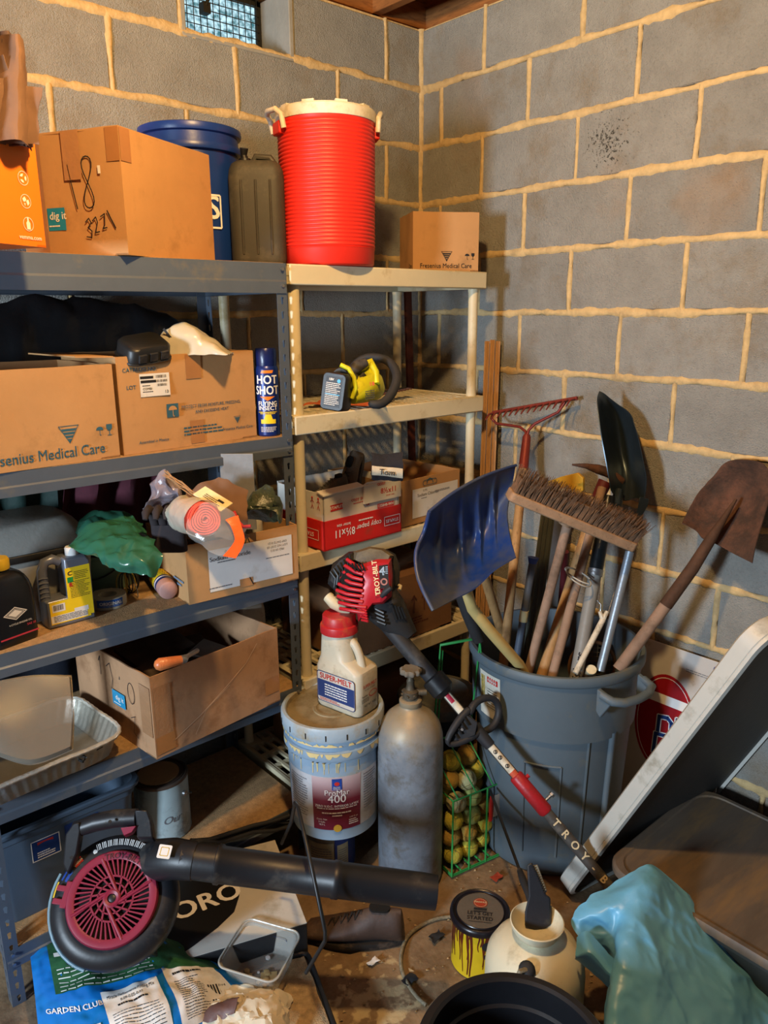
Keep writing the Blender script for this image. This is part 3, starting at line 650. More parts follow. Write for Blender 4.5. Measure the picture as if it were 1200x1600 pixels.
b = B(); b.lathe([(0, 0), (.03, 0), (.033, .004), (.033, .185), (.031, .192), (.028, .197), (0, .197)], 32); b.build('can', NAVY, hs)
b = B(); b.lathe([(.0295, .195), (.030, .2), (.030, .235), (.027, .243), (0, .244)], 32); b.build('cap', mat('navy_cap', '#101c50', rough=.3, var=.05), hs)
def hsM(off=0): return R(math.atan2(CAM.y+.448, CAM.x+1.028)+off)
b = B(); text(b, 'HOT', .033, hsM() @ T(0, 0, .157), bold=.035, wrap=.033, sx=.85); text(b, 'SHOT', .033, hsM() @ T(0, 0, .128), bold=.035, wrap=.033, sx=.8); text(b, 'FLYING', .0165, hsM() @ T(0, 0, .092), bold=.03, wrap=.033); text(b, 'INSECT', .0165, hsM() @ T(0, 0, .079), bold=.03, wrap=.033); lines(b, hsM() @ T(0, 0, .02), .045, .016, 4, .35, 2, wrap=.033); b.build('lettering', WINK, hs)
b = B(); lines(b, hsM() @ T(0, 0, .066), .045, .008, 2, .5, 2, wrap=.033); text(b, 'KILLS ON CONTACT', .006, hsM() @ T(0, 0, .068), wrap=.033)
b.grid(lambda u, v: (.0335*math.cos((u-.5)*1.3), .0335*math.sin((u-.5)*1.3), .036+.012*v), 10, 1, hsM()); b.grid(lambda u, v: (.0335*math.cos((u-.5)*.8*(1-v*.4)), .0335*math.sin((u-.5)*.8*(1-v*.4)), .046+.016*v), 8, 2, hsM()); b.build('label_panel', YELP, hs)
b = B(); b.grid(lambda u, v: (.0334*math.cos((u-.5)*1.35*(1-v)), .0334*math.sin((u-.5)*1.35*(1-v)), .112-.012*v), 10, 3, hsM()); b.grid(lambda u, v: (.0334*math.cos((u-.5)*1.0+v*.1), .0334*math.sin((u-.5)*1.0+v*.1), .176+.008*v), 10, 1, hsM()); b.build('flame_print', mat('orange_print', '#e07a20', rough=.4, var=.05, bump=0), hs)
# dark clutter behind cartons on second shelf; bag enlarged to darken the back
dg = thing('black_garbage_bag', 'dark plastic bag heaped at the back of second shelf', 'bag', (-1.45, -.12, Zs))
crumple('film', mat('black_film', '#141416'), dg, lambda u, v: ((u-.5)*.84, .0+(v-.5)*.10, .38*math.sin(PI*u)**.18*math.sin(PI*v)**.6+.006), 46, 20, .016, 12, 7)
cb = thing('coiled_black_hose', 'coiled black hose behind the insect spray can on second shelf', 'hose', (-1.055, -.27, Zs))
b = B(); b.tube([(.09*math.cos(t)*(.8+.2*math.sin(3*t)), .045*math.sin(t), .2+.035*math.sin(t*.5)-.0*t) for t in [i*.3 for i in range(21)]], .006, 8); b.tube([(-.08, 0, .2), (-.085, .01, .1), (-.08, .02, .007)], .006, 8); b.tube([(.06, .02, .2), (.06, .03, .1), (.05, .02, .007)], .006, 8); b.build('tube', BLACKR, cb)


# ================================================================ THIRD STEEL SHELF
Z3 = .9465
# oil bottle
p = W(52, 988, z=Z3); bx = V((.97, .25, 0))
ob = thing('oil_bottle', 'black oil bottle with yellow cap and white diamond label on third shelf', 'bottle', M=frame(p-bx*.058, bx, z=(0, 0, 1)))
def bottle_body(t, w, d, h, hs_, r, m, neck=.014, cx=0., tp=.03, name='bottle_body'):
    rings = [[(x*s, y*s, z) for x, y in rrect(w, d, r, 5)] for z, s in ((0, .9), (.004, .98), (.012, 1), (h*.5, 1), (hs_, 1))]
    m_ = 6
    for i in range(1, m_+1):
        q = i/m_; e = 1-math.cos(q*PI/2); 
        w2 = w*(1-e)+neck*2*e; d2 = d*(1-e)+neck*2*e; rr = r*(1-e)+neck*.98*e; rings.append([(x+cx*e, y, hs_+(h-hs_)*math.sin(q*PI/2)) for x, y in rrect(w2, d2, min(rr, w2/2-.0001, d2/2-.0001), 5)])
    rings.append([(x, y, z+.008) for x, y, z in rings[-1]])
    b = B(); b.loft(rings); return b.build(name, m, t, smooth=50)
BOT = mat('glossy_black_bottle', '#15171c', rough=.25, var=.1, scale=6, bump=.01)
bottle_body(ob, .115, .075, .178, .115, .018, BOT, neck=.02, cx=-.004)
B().lathe([(.023, .182), (.024, .186), (.024, .204), (.021, .209), (0, .209)], 28, T(-.004, 0, 0)).build('cap', mat('yellow_cap', '#c9a928', rough=.45, var=.06), ob, smooth=40)
b = B(); M = frame((.0, -.0378, .078), (1, 0, 0), y=(0, 0, 1)); outline(b, M, [(-.028, 0), (0, .015), (.028, 0), (0, -.015)], .002); outline(b, M, [(-.022, 0), (0, .011), (.022, 0), (0, -.011)], .001); b.add([(-.018, -.0, 0), (0, -.009, 0), (.018, 0, 0), (0, .009, 0)], [(0, 1, 2, 3)], M)
b.build('emblem', WINK, ob)
b = B(); text(b, '4-CYCLE ENGINE OIL', .006, frame((.01, -.0378, .052), (1, 0, 0), y=(0, 0, 1))); b.build('lettering', WINK, ob)
b = B(); text(b, 'SAE 30', .0075, frame((.036, -.0378, .042), (1, 0, 0), y=(0, 0, 1)), bold=.02); rectp(b, frame((.005, -.0378, .022), (1, .0, 0), y=(0, 0, 1)), .095, .004); b.build('label_stripe', mat('pink_red', '#c33a4e', rough=.4, var=.05), ob)
# grey descaler jug
pL = W(78, 985, z=Z3); pR = W(151, 965, z=Z3); bx = (pR-pL); bx.z = 0; wj = bx.length; bx.normalize()
jg = thing('grey_jug', 'silver grey jug with yellow label and white cap on third shelf', 'jug', M=frame((pL+pR)/2+V((-bx.y, bx.x, 0))*.03, bx, z=(0, 0, 1)))
SILV = mat('silver_plastic', '#6f7480', rough=.33, metal=.35, var=.05, scale=7, bump=.01)
b = B(); H_ = .172
out_ = [(-wj*.5, 0), (wj*.5, 0), (wj*.5, H_*.92), (wj*.42, H_), (-wj*.05, H_), (-wj*.05, H_*.42), (-wj*.5, H_*.42)]
def sec(dy, s): 
    cx = sum(x for x, _ in out_)/7; return dy, s
def slab(b, poly, y0, y1, inset, M=None):
    n = len(poly); A = [V((p[0], 0, p[1])) for p in poly]; cen = sum(A, V())/n
    def ins(k):
        r_ = []
        for i in range(n):
            a, c, d = A[i-1], A[i], A[(i+1) % n]; e1 = (c-a).normalized(); e2 = (d-c).normalized(); bis = (V((-e1.z, 0, e1.x))+V((-e2.z, 0, e2.x)))
            bis = bis/max(.5, bis.length_squared)*2 if bis.length > 1e-6 else V(); r_.append(c+bis*k*.5*1.0)
        return r_
    rings = [[V((v.x, y0, v.z)) for v in ins(inset)], [V((v.x, y0+inset, v.z)) for v in A], [V((v.x, y1-inset, v.z)) for v in A], [V((v.x, y1, v.z)) for v in ins(inset)]]
    b.loft(rings, M)
slab(b, out_, -.03, .03, .006); b.build('jug_body', SILV, jg, smooth=35, bevel=.003)
b = B(); b.tube([(-wj*.06, 0, H_*.93), (-wj*.2, 0, H_*.985), (-wj*.36, 0, H_*.96), (-wj*.44, 0, H_*.84), (-wj*.44, 0, H_*.40)], [.012, .0125, .0125, .0125, .014], 14); b.build('handle', SILV, jg, smooth=60)
for i in range(5): b = B(); b.tube([(-wj*.44-.012, -.009, H_*(.46+.07*i)), (-wj*.44-.004, -.0135, H_*(.475+.07*i)), (-wj*.44+.008, -.012, H_*(.46+.07*i))], .002, 6); b.build('grip_rib', SILV, jg)
B().lathe([(.0155, H_-.004), (.0165, H_), (.0165, H_+.017), (.0145, H_+.02), (0, H_+.02)], 28, T(wj*.22, 0, 0)).build('cap', WPAPER, jg, smooth=40)
F = lambda x, z, o=0: frame((x, -.0308-o, z), (1, 0, 0), y=(0, 0, 1))
b = B(); rectp(b, F(wj*.20, .082), wj*.52, .132); rectp(b, F(-wj*.03, .04, .0001), wj*.84, .058); b.build('label_panel', YELP, jg)
b = B(); rectp(b, F(-wj*.06, .0235, .0004), wj*.76, .019); rectp(b, F(-wj*.27, .052, .0004), wj*.27, .02); rectp(b, F(wj*.2, .035, .0003), wj*.3, .012); b.build('label_panel', WPAPER, jg)
b = B(); barcode(b, F(-wj*.27, .053, .0008), wj*.22, .014, 5, .0011); lines(b, F(-wj*.04, .024, .0008), wj*.7, .016, 5, .4, 3); text(b, 'C', .015, F(wj*.03, .133, .0008), bold=.04); lines(b, F(wj*.22, .09, .0006), wj*.42, .045, 11, .35, 6); lines(b, F(wj*.27, .126, .0006), wj*.3, .022, 5, .35, 7); b.build('lettering', INK, jg)
b = B(); text(b, 'L', .015, F(wj*.03, .118, .0008), bold=.04); rectp(b, F(wj*.03, .1165, .0005), wj*.12, .014); b.build('label_square', mat('green_print', '#1f8a3c', rough=.5, var=.03), jg)
b = B(); text(b, 'R', .015, F(wj*.03, .103, .0008), bold=.04); b.build('label_letter', REDP, jg)
# tape roll lying flat
tp = thing('tape_roll', 'roll of masking tape labelled ORIGINAL lying flat on third shelf', 'tape', W(178, 950, z=Z3)+V((.0, .035, 0)))
TAN = mat('masking_tape', '#b9b092', rough=.6, var=.08, scale=30, bump=.05)
b = B(); b.lathe([(.024, .002), (.046, 0), (.047, .002), (.047, .028), (.046, .0295), (.024, .0295), (.024, .002)], 40); b.build('roll', TAN, tp, smooth=30)
ta = math.atan2(CAM.y-tp.location.y, CAM.x-tp.location.x)
b = B(); arcpatch(b, R(ta+.1), .0474, -.75, .75, .008, .028); b.build('label_panel', mat('blue_label', '#1d57a8', rough=.4, var=.04), tp)
b = B(); text(b, 'ORIGINAL', .0125, R(ta+.12) @ T(0, 0, .0185), bold=.025, wrap=.0482); b.build('lettering', WINK, tp)
b = B(); b.lathe([(.0475, .001), (.0485, .015), (.0475, .031), (.02, .0325)], 30); b.build('wrapper', mat('clear_film', '#dfe6e8', rough=.1, alpha=.18, var=0, bump=.05), tp, smooth=60)
# coil of black and yellow wire
wc = thing('wire_coil', 'coil of dark wire with yellow ties beside the tape roll on third shelf', 'wire', W(215, 935, z=Z3)+V((0, .05, 0)))
rd = random.Random(7)
for i in range(9):
    b = B(); a = i*.35; rr = .03+.004*rd.random(); b.tube([(rr*math.cos(t)*math.cos(a)*.5+.004*i-.02, rr*math.cos(t)*math.sin(a)*.6, .034+rr*math.sin(t)) for t in [q*2*PI/18 for q in range(18)]], .0016, 6, close=True); b.build('wire_loop', BLACKR if i % 3 else mat('yellow_wire', '#b89a3a', rough=.5), wc)
b = B(); b.tube([(0, -.03, .05), (.004, -.045, .02), (.002, -.05, .003)], .0012, 6); b.build('wire_end', STEEL, wc)
# lying aerosol can with yellow label
a0_ = W(262, 921, z=Z3+.027); a1_ = W(228, 872, z=Z3+.036); a1_ = a0_+(a1_-a0_).normalized()*.2 if (a1_-a0_).length > .2 else a1_
ax = (a1_-a0_).normalized()
sc_ = thing('yellow_spray_can', 'spray can with yellow label and pinkish cap lying on its side on third shelf', 'spray can', M=frame(a0_-ax*.012, (ax.cross(V((0, 0, 1)))), z=ax))
B().lathe([(0, 0), (.020, .0), (.025, .004), (.026, .010), (.0265, .03), (.0265, .035)], 30).build('cap', mat('dusty_pink_cap', '#a98078', rough=.6, var=.1), sc_, smooth=40)
B().lathe([(.0268, .035), (.0272, .04), (.0272, .17), (.022, .18), (0, .181)], 32).build('can', NAVY, sc_, smooth=40)
b = B(); b.lathe([(.0276, .045), (.0276, .053)], 32); b.build('label_stripe', mat('white_metal_print', '#ddd6d4', rough=.4), sc_)
b = B(); b.lathe([(.0277, .060), (.0277, .11)], 32); b.build('label_panel', YELP, sc_)
b = B(); 
for i in range(6):
    for q in range(9): a = q*.7+i*.3; z = .064+i*.0075; b.quad(*[(.028*math.cos(a+t), .028*math.sin(a+t), zz) for t, zz in ((0, z), (.5, z), (.5, z+.003), (0, z+.003))])
b.build('lettering', INK, sc_)
# green bucket and green bag over it
gb = thing('green_bucket', 'pale green plastic bucket under the green bag on third shelf', 'bucket', W(190, 930, z=Z3)+V((0, .13, 0)))
GRB = mat('pale_green_plastic', '#6f8a72', rough=.5, var=.05, bump=.02)
B().lathe([(0, 0), (.085, 0), (.088, .005), (.098, .10), (.102, .102), (.102, .108), (.096, .109), (.084, .006), (0, .006)], 40).build('pail', GRB, gb, smooth=40)
a = math.atan2(-.7, -.6); b = B(); b.tube([(.1*math.cos(a+t), .1*math.sin(a+t), .10-.055*math.sin((t+1.2)/2.4*PI)) for t in [-1.2+.2*i for i in range(13)]], .0022, 6); b.build('bail_handle', BLACKP, gb)
GFILM = mat('green_film', '#2b5f4c', rough=.22, var=.12, scale=7, bump=.1, bscale=22, sub=.1)
gbag = thing('green_plastic_bag', 'shiny green plastic bag draped over a bucket on third shelf', 'bag', W(180, 862, D=1.9))
o0 = gbag.location.copy()
def dr(cp, u, v): return None
pts_g = [[(128, 835, 1.95), (128, 812, 1.96), (150, 800, 1.98), (190, 800, 2.0), (225, 815, 1.98)],
         [(114, 850, 1.86), (140, 838, 1.86), (175, 835, 1.86), (215, 840, 1.85), (240, 850, 1.84)],
         [(130, 862, 1.84), (160, 868, 1.80), (190, 870, 1.78), (225, 868, 1.78), (254, 868, 1.80)],
         [(150, 875, 1.83), (175, 884, 1.80), (200, 893, 1.78), (232, 897, 1.78), (246, 895, 1.80)]]
G = [[W(x, y, D=d)-o0 for x, y, d in r_] for r_ in pts_g]
def catm(a, b_, c, d, t): return ((b_*2)+(c-a)*t+(a*2-b_*5+c*4-d)*t*t+(b_*3-a-c*3+d)*t*t*t)*.5
def patch(G, u, v):
    nr, nc = len(G), len(G[0]); gu, gv = u*(nc-1), v*(nr-1); i, j = min(int(gu), nc-2), min(int(gv), nr-2); fu, fv = gu-i, gv-j
    g = lambda r_, c_: G[max(0, min(nr-1, r_))][max(0, min(nc-1, c_))]
    rows = [catm(g(j+q, i-1), g(j+q, i), g(j+q, i+1), g(j+q, i+2), fu) for q in (-1, 0, 1, 2)]
    return catm(*rows, fv)
crumple('film', GFILM, gbag, lambda u, v: patch(G, u, v), 60, 44, .014, 17, 3, smooth=22)
# grey bin lid / storage bin leaning at the back left
wl = thing('storage_bin', 'pale grey storage bin with black rim behind bottles on third shelf', 'bin', (-1.70, -.245, Z3))
b = B(); b.loft([[(x*s, y*s, z) for x, y in rrect(.36, .26, .05, 5)] for z, s in ((0, .88), (.006, .9), (.19, 1.0))]); b.build('bin_body', mat('pale_grey_plastic', '#8f8e88', rough=.5, var=.05), wl, smooth=45)
b = B(); b.loft([[(x*s, y*s, z) for x, y in rrect(.38, .28, .055, 5)] for z, s in ((.168, .99), (.170, 1.), (.184, 1.), (.186, .99))]); b.build('rim', BLACKP, wl, smooth=40)
b = B(); b.loft([[(x*s, y*s, z) for x, y in rrect(.36, .26, .05, 5)] for z, s in ((.186, 1.), (.20, .99), (.245, .80), (.252, .70))]); b.build('lid', mat('pale_grey_plastic', '#8f8e88'), wl, smooth=45)
# maroon cloth at the back
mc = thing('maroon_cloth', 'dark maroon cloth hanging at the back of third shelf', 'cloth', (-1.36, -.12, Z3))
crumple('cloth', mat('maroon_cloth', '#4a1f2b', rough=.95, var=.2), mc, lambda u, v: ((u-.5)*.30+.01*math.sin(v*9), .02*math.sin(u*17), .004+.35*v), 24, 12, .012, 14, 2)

dgc = thing('dark_green_backdrop', 'dark green folded tarp standing at the back of third shelf behind the bottles', 'tarp', (-1.70, -.085, Z3))  # green stuff spread along the back to darken the lit wall there
crumple('sheet', mat('dark_green_backdrop', '#16302c', rough=.7, var=.25), dgc, lambda u, v: ((u-.5)*.36, .012*math.sin(u*23), .004+.36*v), 30, 12, .008, 12, 5)
dnt = thing('shade_backdrop', 'dark navy plastic sheet hanging at the back of fourth shelf', 'sheet', (-1.44, -.075, .5815))  # added sheet stands in for the deep shade behind the shelf
crumple('sheet', mat('navy_shade', '#171c28', rough=.6, var=.25), dnt, lambda u, v: ((u-.5)*.86, .012*math.sin(u*31), .004+.29*v), 50, 12, .007, 12, 6)
# Sodium chloride carton
pN = W(297, 946, z=Z3); pE = W(468, 905, z=Z3); d_ = pE-pN; d_.z = 0; wS = d_.length; d_.normalize()
S_ = carton('cardboard_carton', 'open carton with white Sodium Chloride label full of rolls and gloves on third shelf', 'box', pN+V((0, .004, 0)), (d_.x, d_.y), wS, .29, .165)
b = B(); rectp(b, fr(wS*.56, .081, .0024), wS*.76, .118); b.build('sticker', WPAPER, S_)
b = B(); text(b, '0.9%', .013, fr(wS*.36, .128, .003)); text(b, 'Sodium Chloride', .0175, fr(wS*.37, .113, .003), bold=.012); lines(b, fr(wS*.36, .102, .003), .07, .006, 1); lines(b, fr(wS*.29, .032, .003), .08, .005, 1, .6, 3); lines(b, fr(wS*.5, .035, .003), .02, .005, 1)
for k_ in range(3): text(b, ('EXP DATE 0121', 'LOT NO 2107 03', 'PRD 04 012')[k_], .009, fr(wS*.80, .126-.011*k_, .003) @ R(PI)); 
lines(b, fr(wS*.80, .084, .003), .075, .004, 1, .6, 5)
b.build('lettering', GINK, S_)
b = B(); outline(b, fr(wS*.53, .150), [(-.008, -.012), (.008, -.012), (0, .010)], .0022); stroke(b, fr(wS*.50, .135), [(-.006, .012), (.004, -.01)], .003); stroke(b, fr(wS*.55, .028, .0035), [(-.006, .012), (.004, -.01)], .003); outline(b, fr(wS*.53, .128), rrect(.08, .028, .006, 3), .0008); b.build('printed_mark', INK, S_)
tape_strip(S_, fr(wS*.50, .028, .0031), .04, .024, mat('clear_tape', '#a87a50'))
b = B(); 
for k_ in range(2): text(b, 'LOREM'[:0] or 'SODIUM CHLORIDE', .011, fl_(.13, .145-.012*k_), bold=.01)
for k_ in range(2): lines(b, fl_(.06, .055-.013*k_), .07, .008, 1, .7, k_)
b.build('lettering', mat('light_blue_print', '#5c7f9a', rough=.7, var=.04, bump=0), S_)
MS = S_.matrix_world
def inS(x, y, z): return MS @ V((x, y, z))
# pink bag roll in clear wrap
c0 = W(321, 812, D=1.66); ad = (W(275, 800, D=1.90)-c0); ad.normalize()
pr_ = thing('bag_roll', 'roll of coral pink bags in torn clear wrapping on top of third shelf carton', 'bag roll', M=frame(c0, ad.cross(V((0, 0, 1))), z=ad))
CORAL = mat('coral_film', '#f0604e', rough=.4, var=.06, scale=12, bump=.03)
b = B(); sp = []
for i in range(150):
    t = i*.245; r_ = .006+.031*i/150; r_ *= 1+.04*math.sin(3*t); sp.append((r_*math.cos(t), r_*math.sin(t)))
b.grid(lambda u, v: (*sp[int(round(u*149))], -.004*nz((u*20, 0, 0))+.2*v), 149, 2); b.build('rolled_film', CORAL, pr_, smooth=80, solid=.0036)
b = B(); b.disc(.036, .006, 36); b.build('roll_core', mat('coral_core', '#a03028', rough=.6), pr_)
WWRAP = mat('pale_wrap', '#c9c4b2', rough=.3, var=.1, scale=14, bump=.12, bscale=30, alpha=.75)
crumple('wrapper', WWRAP, pr_, lambda u, v: ((.041+.012*v*nz((u*7, v*3, 1)))*math.cos(2*PI*u), (.041+.012*v*nz((u*7, v*3, 5)))*math.sin(2*PI*u), .02+.19*v), 30, 14, .004, 30, 3, solid=0)
CLR = mat('clear_wrap', '#f2f0ea', rough=.08, alpha=.13, var=0, bump=.12, bscale=25, spec=.8)
Mi = pr_.matrix_world.inverted()
fp = [[(300, 790, 1.66), (330, 782, 1.64), (362, 800, 1.64), (380, 830, 1.64)], [(290, 825, 1.64), (325, 835, 1.625), (355, 840, 1.62), (380, 850, 1.63)], [(305, 845, 1.64), (330, 862, 1.62), (352, 868, 1.62), (366, 868, 1.63)]]
Gf = [[Mi @ W(*q[:2], D=q[2]) for q in r_] for r_ in fp]; crumple('clear_wrap', CLR, pr_, lambda u, v: patch(Gf, u, v), 20, 14, .006, 25, 1, solid=0)
op = [[(352, 812, 1.625), (372, 806, 1.63)], [(362, 825, 1.62), (380, 830, 1.625)], [(366, 845, 1.615), (381, 850, 1.62)], [(348, 868, 1.612), (368, 872, 1.615)]]
Go = [[Mi @ W(*q[:2], D=q[2]) for q in r_] for r_ in op]; crumple('orange_band', mat('orange_film', '#ff5a1e', rough=.35, var=.04), pr_, lambda u, v: patch(Go, u, v), 4, 16, .002, 20, 1)
# brown paper, glove, white roll, cards, red cord, dried stalks
pp = thing('paper_bag', 'crumpled brown paper bag rising behind the pink roll in third shelf carton', 'bag', W(340, 790, D=1.93))
crumple('paper', KRAFT, pp, lambda u, v: vx*((u-.5)*.15)+vy*(-.05*math.sin(PI*v)+.03)+V((0, 0, -.09+.155*v*(1-.5*abs(u-.45)))), 24, 18, .018, 13, 9, smooth=25)
pk = thing('plastic_bag', 'crumpled translucent bag at the left of the third shelf carton', 'bag', W(262, 770, D=1.93))
crumple('film', mat('smoky_film', '#9a8f98', rough=.2, alpha=.6, var=.2, bump=.15), pk, lambda u, v: vx*((u-.5)*.10)+vy*(-.04*math.sin(PI*v))+V((0, 0, -.03+.06*math.sin(PI*u)*v*1.6)), 24, 16, .02, 18, 2, solid=0, smooth=25)
gl = thing('black_glove', 'dark work glove lying folded in the third shelf carton', 'glove', W(262, 806, D=1.88))
b = B()
for i, L_ in enumerate((.07, .08, .078, .066)):
    x = -.03+.02*i; b.tube([vx*x+V((0, 0, -.03)), vx*(x*1.1)+vy*-.01+V((0, 0, .005)), vx*(x*1.2)+vy*-.03+V((0, 0, .025)), vx*(x*1.25)+vy*-.05+V((0, 0, .02-.0)), vx*(x*1.25)+vy*-.058+V((0, 0, .006))], [.012, .012, .011, .010, .006], 10)
    b.build('finger', mat('dark_glove', '#2b2528', rough=.9, var=.2, bump=.1), gl, smooth=60); b = B()
b.loft([[tuple(vx*x*1.0+vy*(y+.0)+V((0, 0, z))) for x, y in rrect(.085, .035, .016)] for z in (-.09, -.06, -.02)]); b.build('palm', mat('dark_glove', '#2b2528'), gl, smooth=60)
wr_ = thing('white_roll', 'short roll of white film standing at the right in third shelf carton', 'roll', inS(wS*.72, .085, .115))
b = B(); b.lathe([(.008, -.0), (.008, .07), (.024, .071), (.0255, .068), (.0255, .0), (.024, -.002)], 32); b.build('roll', WFILM, wr_, smooth=40)
crumple('film', CLR, wr_, lambda u, v: (.031*math.cos(2*PI*u)-.006, .031*math.sin(2*PI*u), -.005+.09*v), 24, 8, .006, 30, 3, solid=0)
ca = thing('card_booklet', 'cream printed card tucked between pink roll and paper in third shelf carton', 'card', M=frame(W(335, 782, D=1.74), (W(350, 795, D=1.74)-W(318, 775, D=1.78)), z=(-.3, -.5, .8)))
B().box((-.055, -.018, 0), (.045, .018, .004)).build('card', mat('cream_card', '#d8ccA0', rough=.6), ca, bevel=.001)
b = B(); rectp(b, ca.matrix_world*0 if False else T(0, 0, .0046), .02, .006, .02, .004); lines(b, T(0, -.004, .0046), .06, .014, 3, .4); b.build('lettering', INK, ca)
rc = thing('red_string', 'short red cord hanging over the contents of third shelf carton', 'cord', (0, 0, 0))
b = B(); b.tube([W(366, 800, D=1.78), W(372, 815, D=1.76), W(380, 823, D=1.75), W(392, 822, D=1.75)], .004, 8); b.build('cord', mat('red_cord', '#a81f28', rough=.6), rc)
ds = thing('dried_stalks', 'bunch of thin dry stalks leaning out of third shelf carton', 'stalks', (0, 0, 0)); rd = random.Random(3)
for i in range(9):
    b = B(); x, y = 258+rd.uniform(-4, 4), 738+rd.uniform(-3, 6); b.tube([W(x, y, D=1.88), W(282+rd.uniform(-6, 6), 758+rd.uniform(-6, 6), D=1.86), W(308+rd.uniform(-6, 6), 776+rd.uniform(-5, 5), D=1.84)], .0011, 5); b.build('stalk', mat('dry_stalk', '#a07850', rough=.9), ds)
ww = thing('plastic_sheet', 'pale grey plastic sheet standing behind the paper in third shelf carton', 'panel', M=frame(W(372, 760, D=2.06), vx, z=-vy))
B().box((-.045, -.12, 0), (.045, .09, .004)).build('sheet', mat('grey_white_plastic', '#7e8082', rough=.4), ww, bevel=.001)
bf = thing('dark_leafy_bag', 'crumpled dark bag with green bits behind the white roll in third shelf carton', 'bag', W(410, 775, D=1.98))
crumple('film', mat('dark_green_film', '#3c4636', rough=.3, var=.5, scale=30, bump=.2), bf, lambda u, v: vx*((u-.5)*.11)+vy*(-.04*math.sin(PI*v))+V((0, 0, -.06+.085*math.sin(PI*u)**.5*v)), 20, 14, .02, 20, 6, smooth=25)
fi = thing('carton_filler', 'dark jumbled contents filling the third shelf carton', 'filler', M=MS)
crumple('heap', mat('dark_fabric', '#3a322e', rough=.95, var=.4, scale=16, bump=.2), fi, lambda u, v: (.012+(wS-.024)*u, .012+.26*v, .09+.02*nz((u*5, v*5, 1))), 24, 18, .014, 20, 6); 

# ================================================================ FOURTH STEEL SHELF
Z4 = .5815
pN = W(245, 1187, z=Z4); pE = W(438, 1094, z=Z4); d_ = pE-pN; d_.z = 0; wD = d_.length; d_.normalize()
D_ = carton('cardboard_carton', 'large worn open carton holding an orange handled tool on fourth shelf', 'box', pN, (d_.x, d_.y), wD, .40, .232, m=CARD2, skew=-.03)
b = B(); stroke(b, fl_(.24, .17), [(-.02, .03), (-.012, .045), (-.014, -.01)], .0025); e8 = [(.012+.016*math.sin(t), .0+.03*math.cos(t)) for t in [PI*2*i/20 for i in range(21)]]; stroke(b, fl_(.11, .155), e8, .0022); stroke(b, fl_(.19, .165), [(-.03, .03), (-.01, .045), (.0, -.0), (-.01, -.03)], .0022)
stroke(b, fl_(.09, .06), [(-.02, .02), (0, .03), (-.01, -.02), (.01, -.03)], .002); b.build('handwriting', INK, D_)
b = B(); rectp(b, fl_(.165, .115, .0026), .066, .042); b.build('sticker', mat('cyan_sticker', '#1f86b0'), D_)
b = B(); text(b, 'dig it', .02, fl_(.16, .118, .0032), bold=.02); lines(b, fl_(.165, .101, .0032), .05, .005, 1); b.build('lettering', WINK, D_)
CT = mat('clear_tape_worn', '#9c7656', rough=.25, var=.08, coat=.4)
tape_strip(D_, fr(.03, .13), .05, .14, CT); tape_strip(D_, fl_(.03, .13), .05, .14, CT); tape_strip(D_, fr(.03, .035), .055, .05); tape_strip(D_, fr(wD-.03, .06), .05, .05)
b = B(); stroke(b, fr(.0, .0), [(.05, .03), (.14, .07), (.22, .115), (.30, .165), (.34, .21)], .002); stroke(b, fr(0, 0), [(.12, .02), (.16, .08), (.24, .12)], .0012); b.build('crease', mat('crease_light', '#c9a888', rough=.8), D_)
MD = D_.matrix_world
tl = thing('hand_tool', 'hand tool with rounded orange wooden handle resting in the fourth shelf carton', 'tool', (0, 0, 0))
h0 = W(241, 1040, D=1.70); h1 = W(283, 1031, D=1.74); q = (h1-h0).normalized()
b = B(); b.tube([h0, h0+q*.004, h0+q*.012, h0+q*.04, h1], [.003, .010, .0145, .0125, .010], 18); b.build('handle', mat('orange_wood', '#b5683a', rough=.35, var=.12, scale=12, stretch=(4, 4, 1)), tl, smooth=60)
b = B(); b.tube([h1, h1+q*.006, h1+q*.02+V((.005, .02, -.004)), h1+V((.10, .12, -.05))], [.0105, .0105, .005, .006], 12); b.build('ferrule', STEEL, tl, smooth=40)
inn = thing('carton_filler', 'dark folded sheets and wood scraps lying in the fourth shelf carton', 'filler', M=MD)
for i, (x, y, w_, l_, z, a_) in enumerate(((.07, .10, .12, .14, .165, .2), (.12, .16, .14, .2, .09, .3), (.25, .2, .16, .24, .12, -.2), (.3, .12, .1, .16, .15, .5), (.18, .27, .2, .12, .17, .1))):
    M = T(x, y, z) @ R(a_) @ R(.25, 'X'); B().box((-w_/2, -l_/2, -.006), (w_/2, l_/2, .006), M).build('sheet', mat('dark_board', '#4a3d34', rough=.8, var=.3), inn, bevel=.002)
# foil tray with clear lid
FOIL = mat('aluminium_foil', '#a9a69c', rough=.42, metal=.8, var=.1, scale=20, bump=.15, bscale=60)
c3 = W(198, 1146, z=.655); c2 = W(118, 1082, z=.655); xf = (W(20, 1222, z=.655)-c3); xf.z = 0; xf.normalize(); yf = V((-.0, 1, 0)); yf = (c2-c3); yf.z = 0; ly = min(yf.length, .30); yf = (yf - xf*yf.dot(xf)).normalized()
ftr = thing('foil_tray', 'crinkled aluminium foil roasting tray on fourth shelf', 'tray', M=frame(c3+xf*.19+yf*ly*.5-V((0, 0, .06)), -xf, z=(0, 0, 1)))
b = B(); n = 200
def fring(w, l, r, z, amp, ph=0):
    p = rrect(w, l, r, 12); m_ = len(p); L = []
    for i in range(n):
        t = i/n*m_; k_ = int(t); f_ = t-k_; x = p[k_ % m_][0]*(1-f_)+p[(k_+1) % m_][0]*f_; y = p[k_ % m_][1]*(1-f_)+p[(k_+1) % m_][1]*f_
        s_ = 1+amp*math.sin(i*2*PI/n*(n//4)); L.append((x*s_, y*s_, z+amp*.02*math.cos(i*1.9)))
    return L
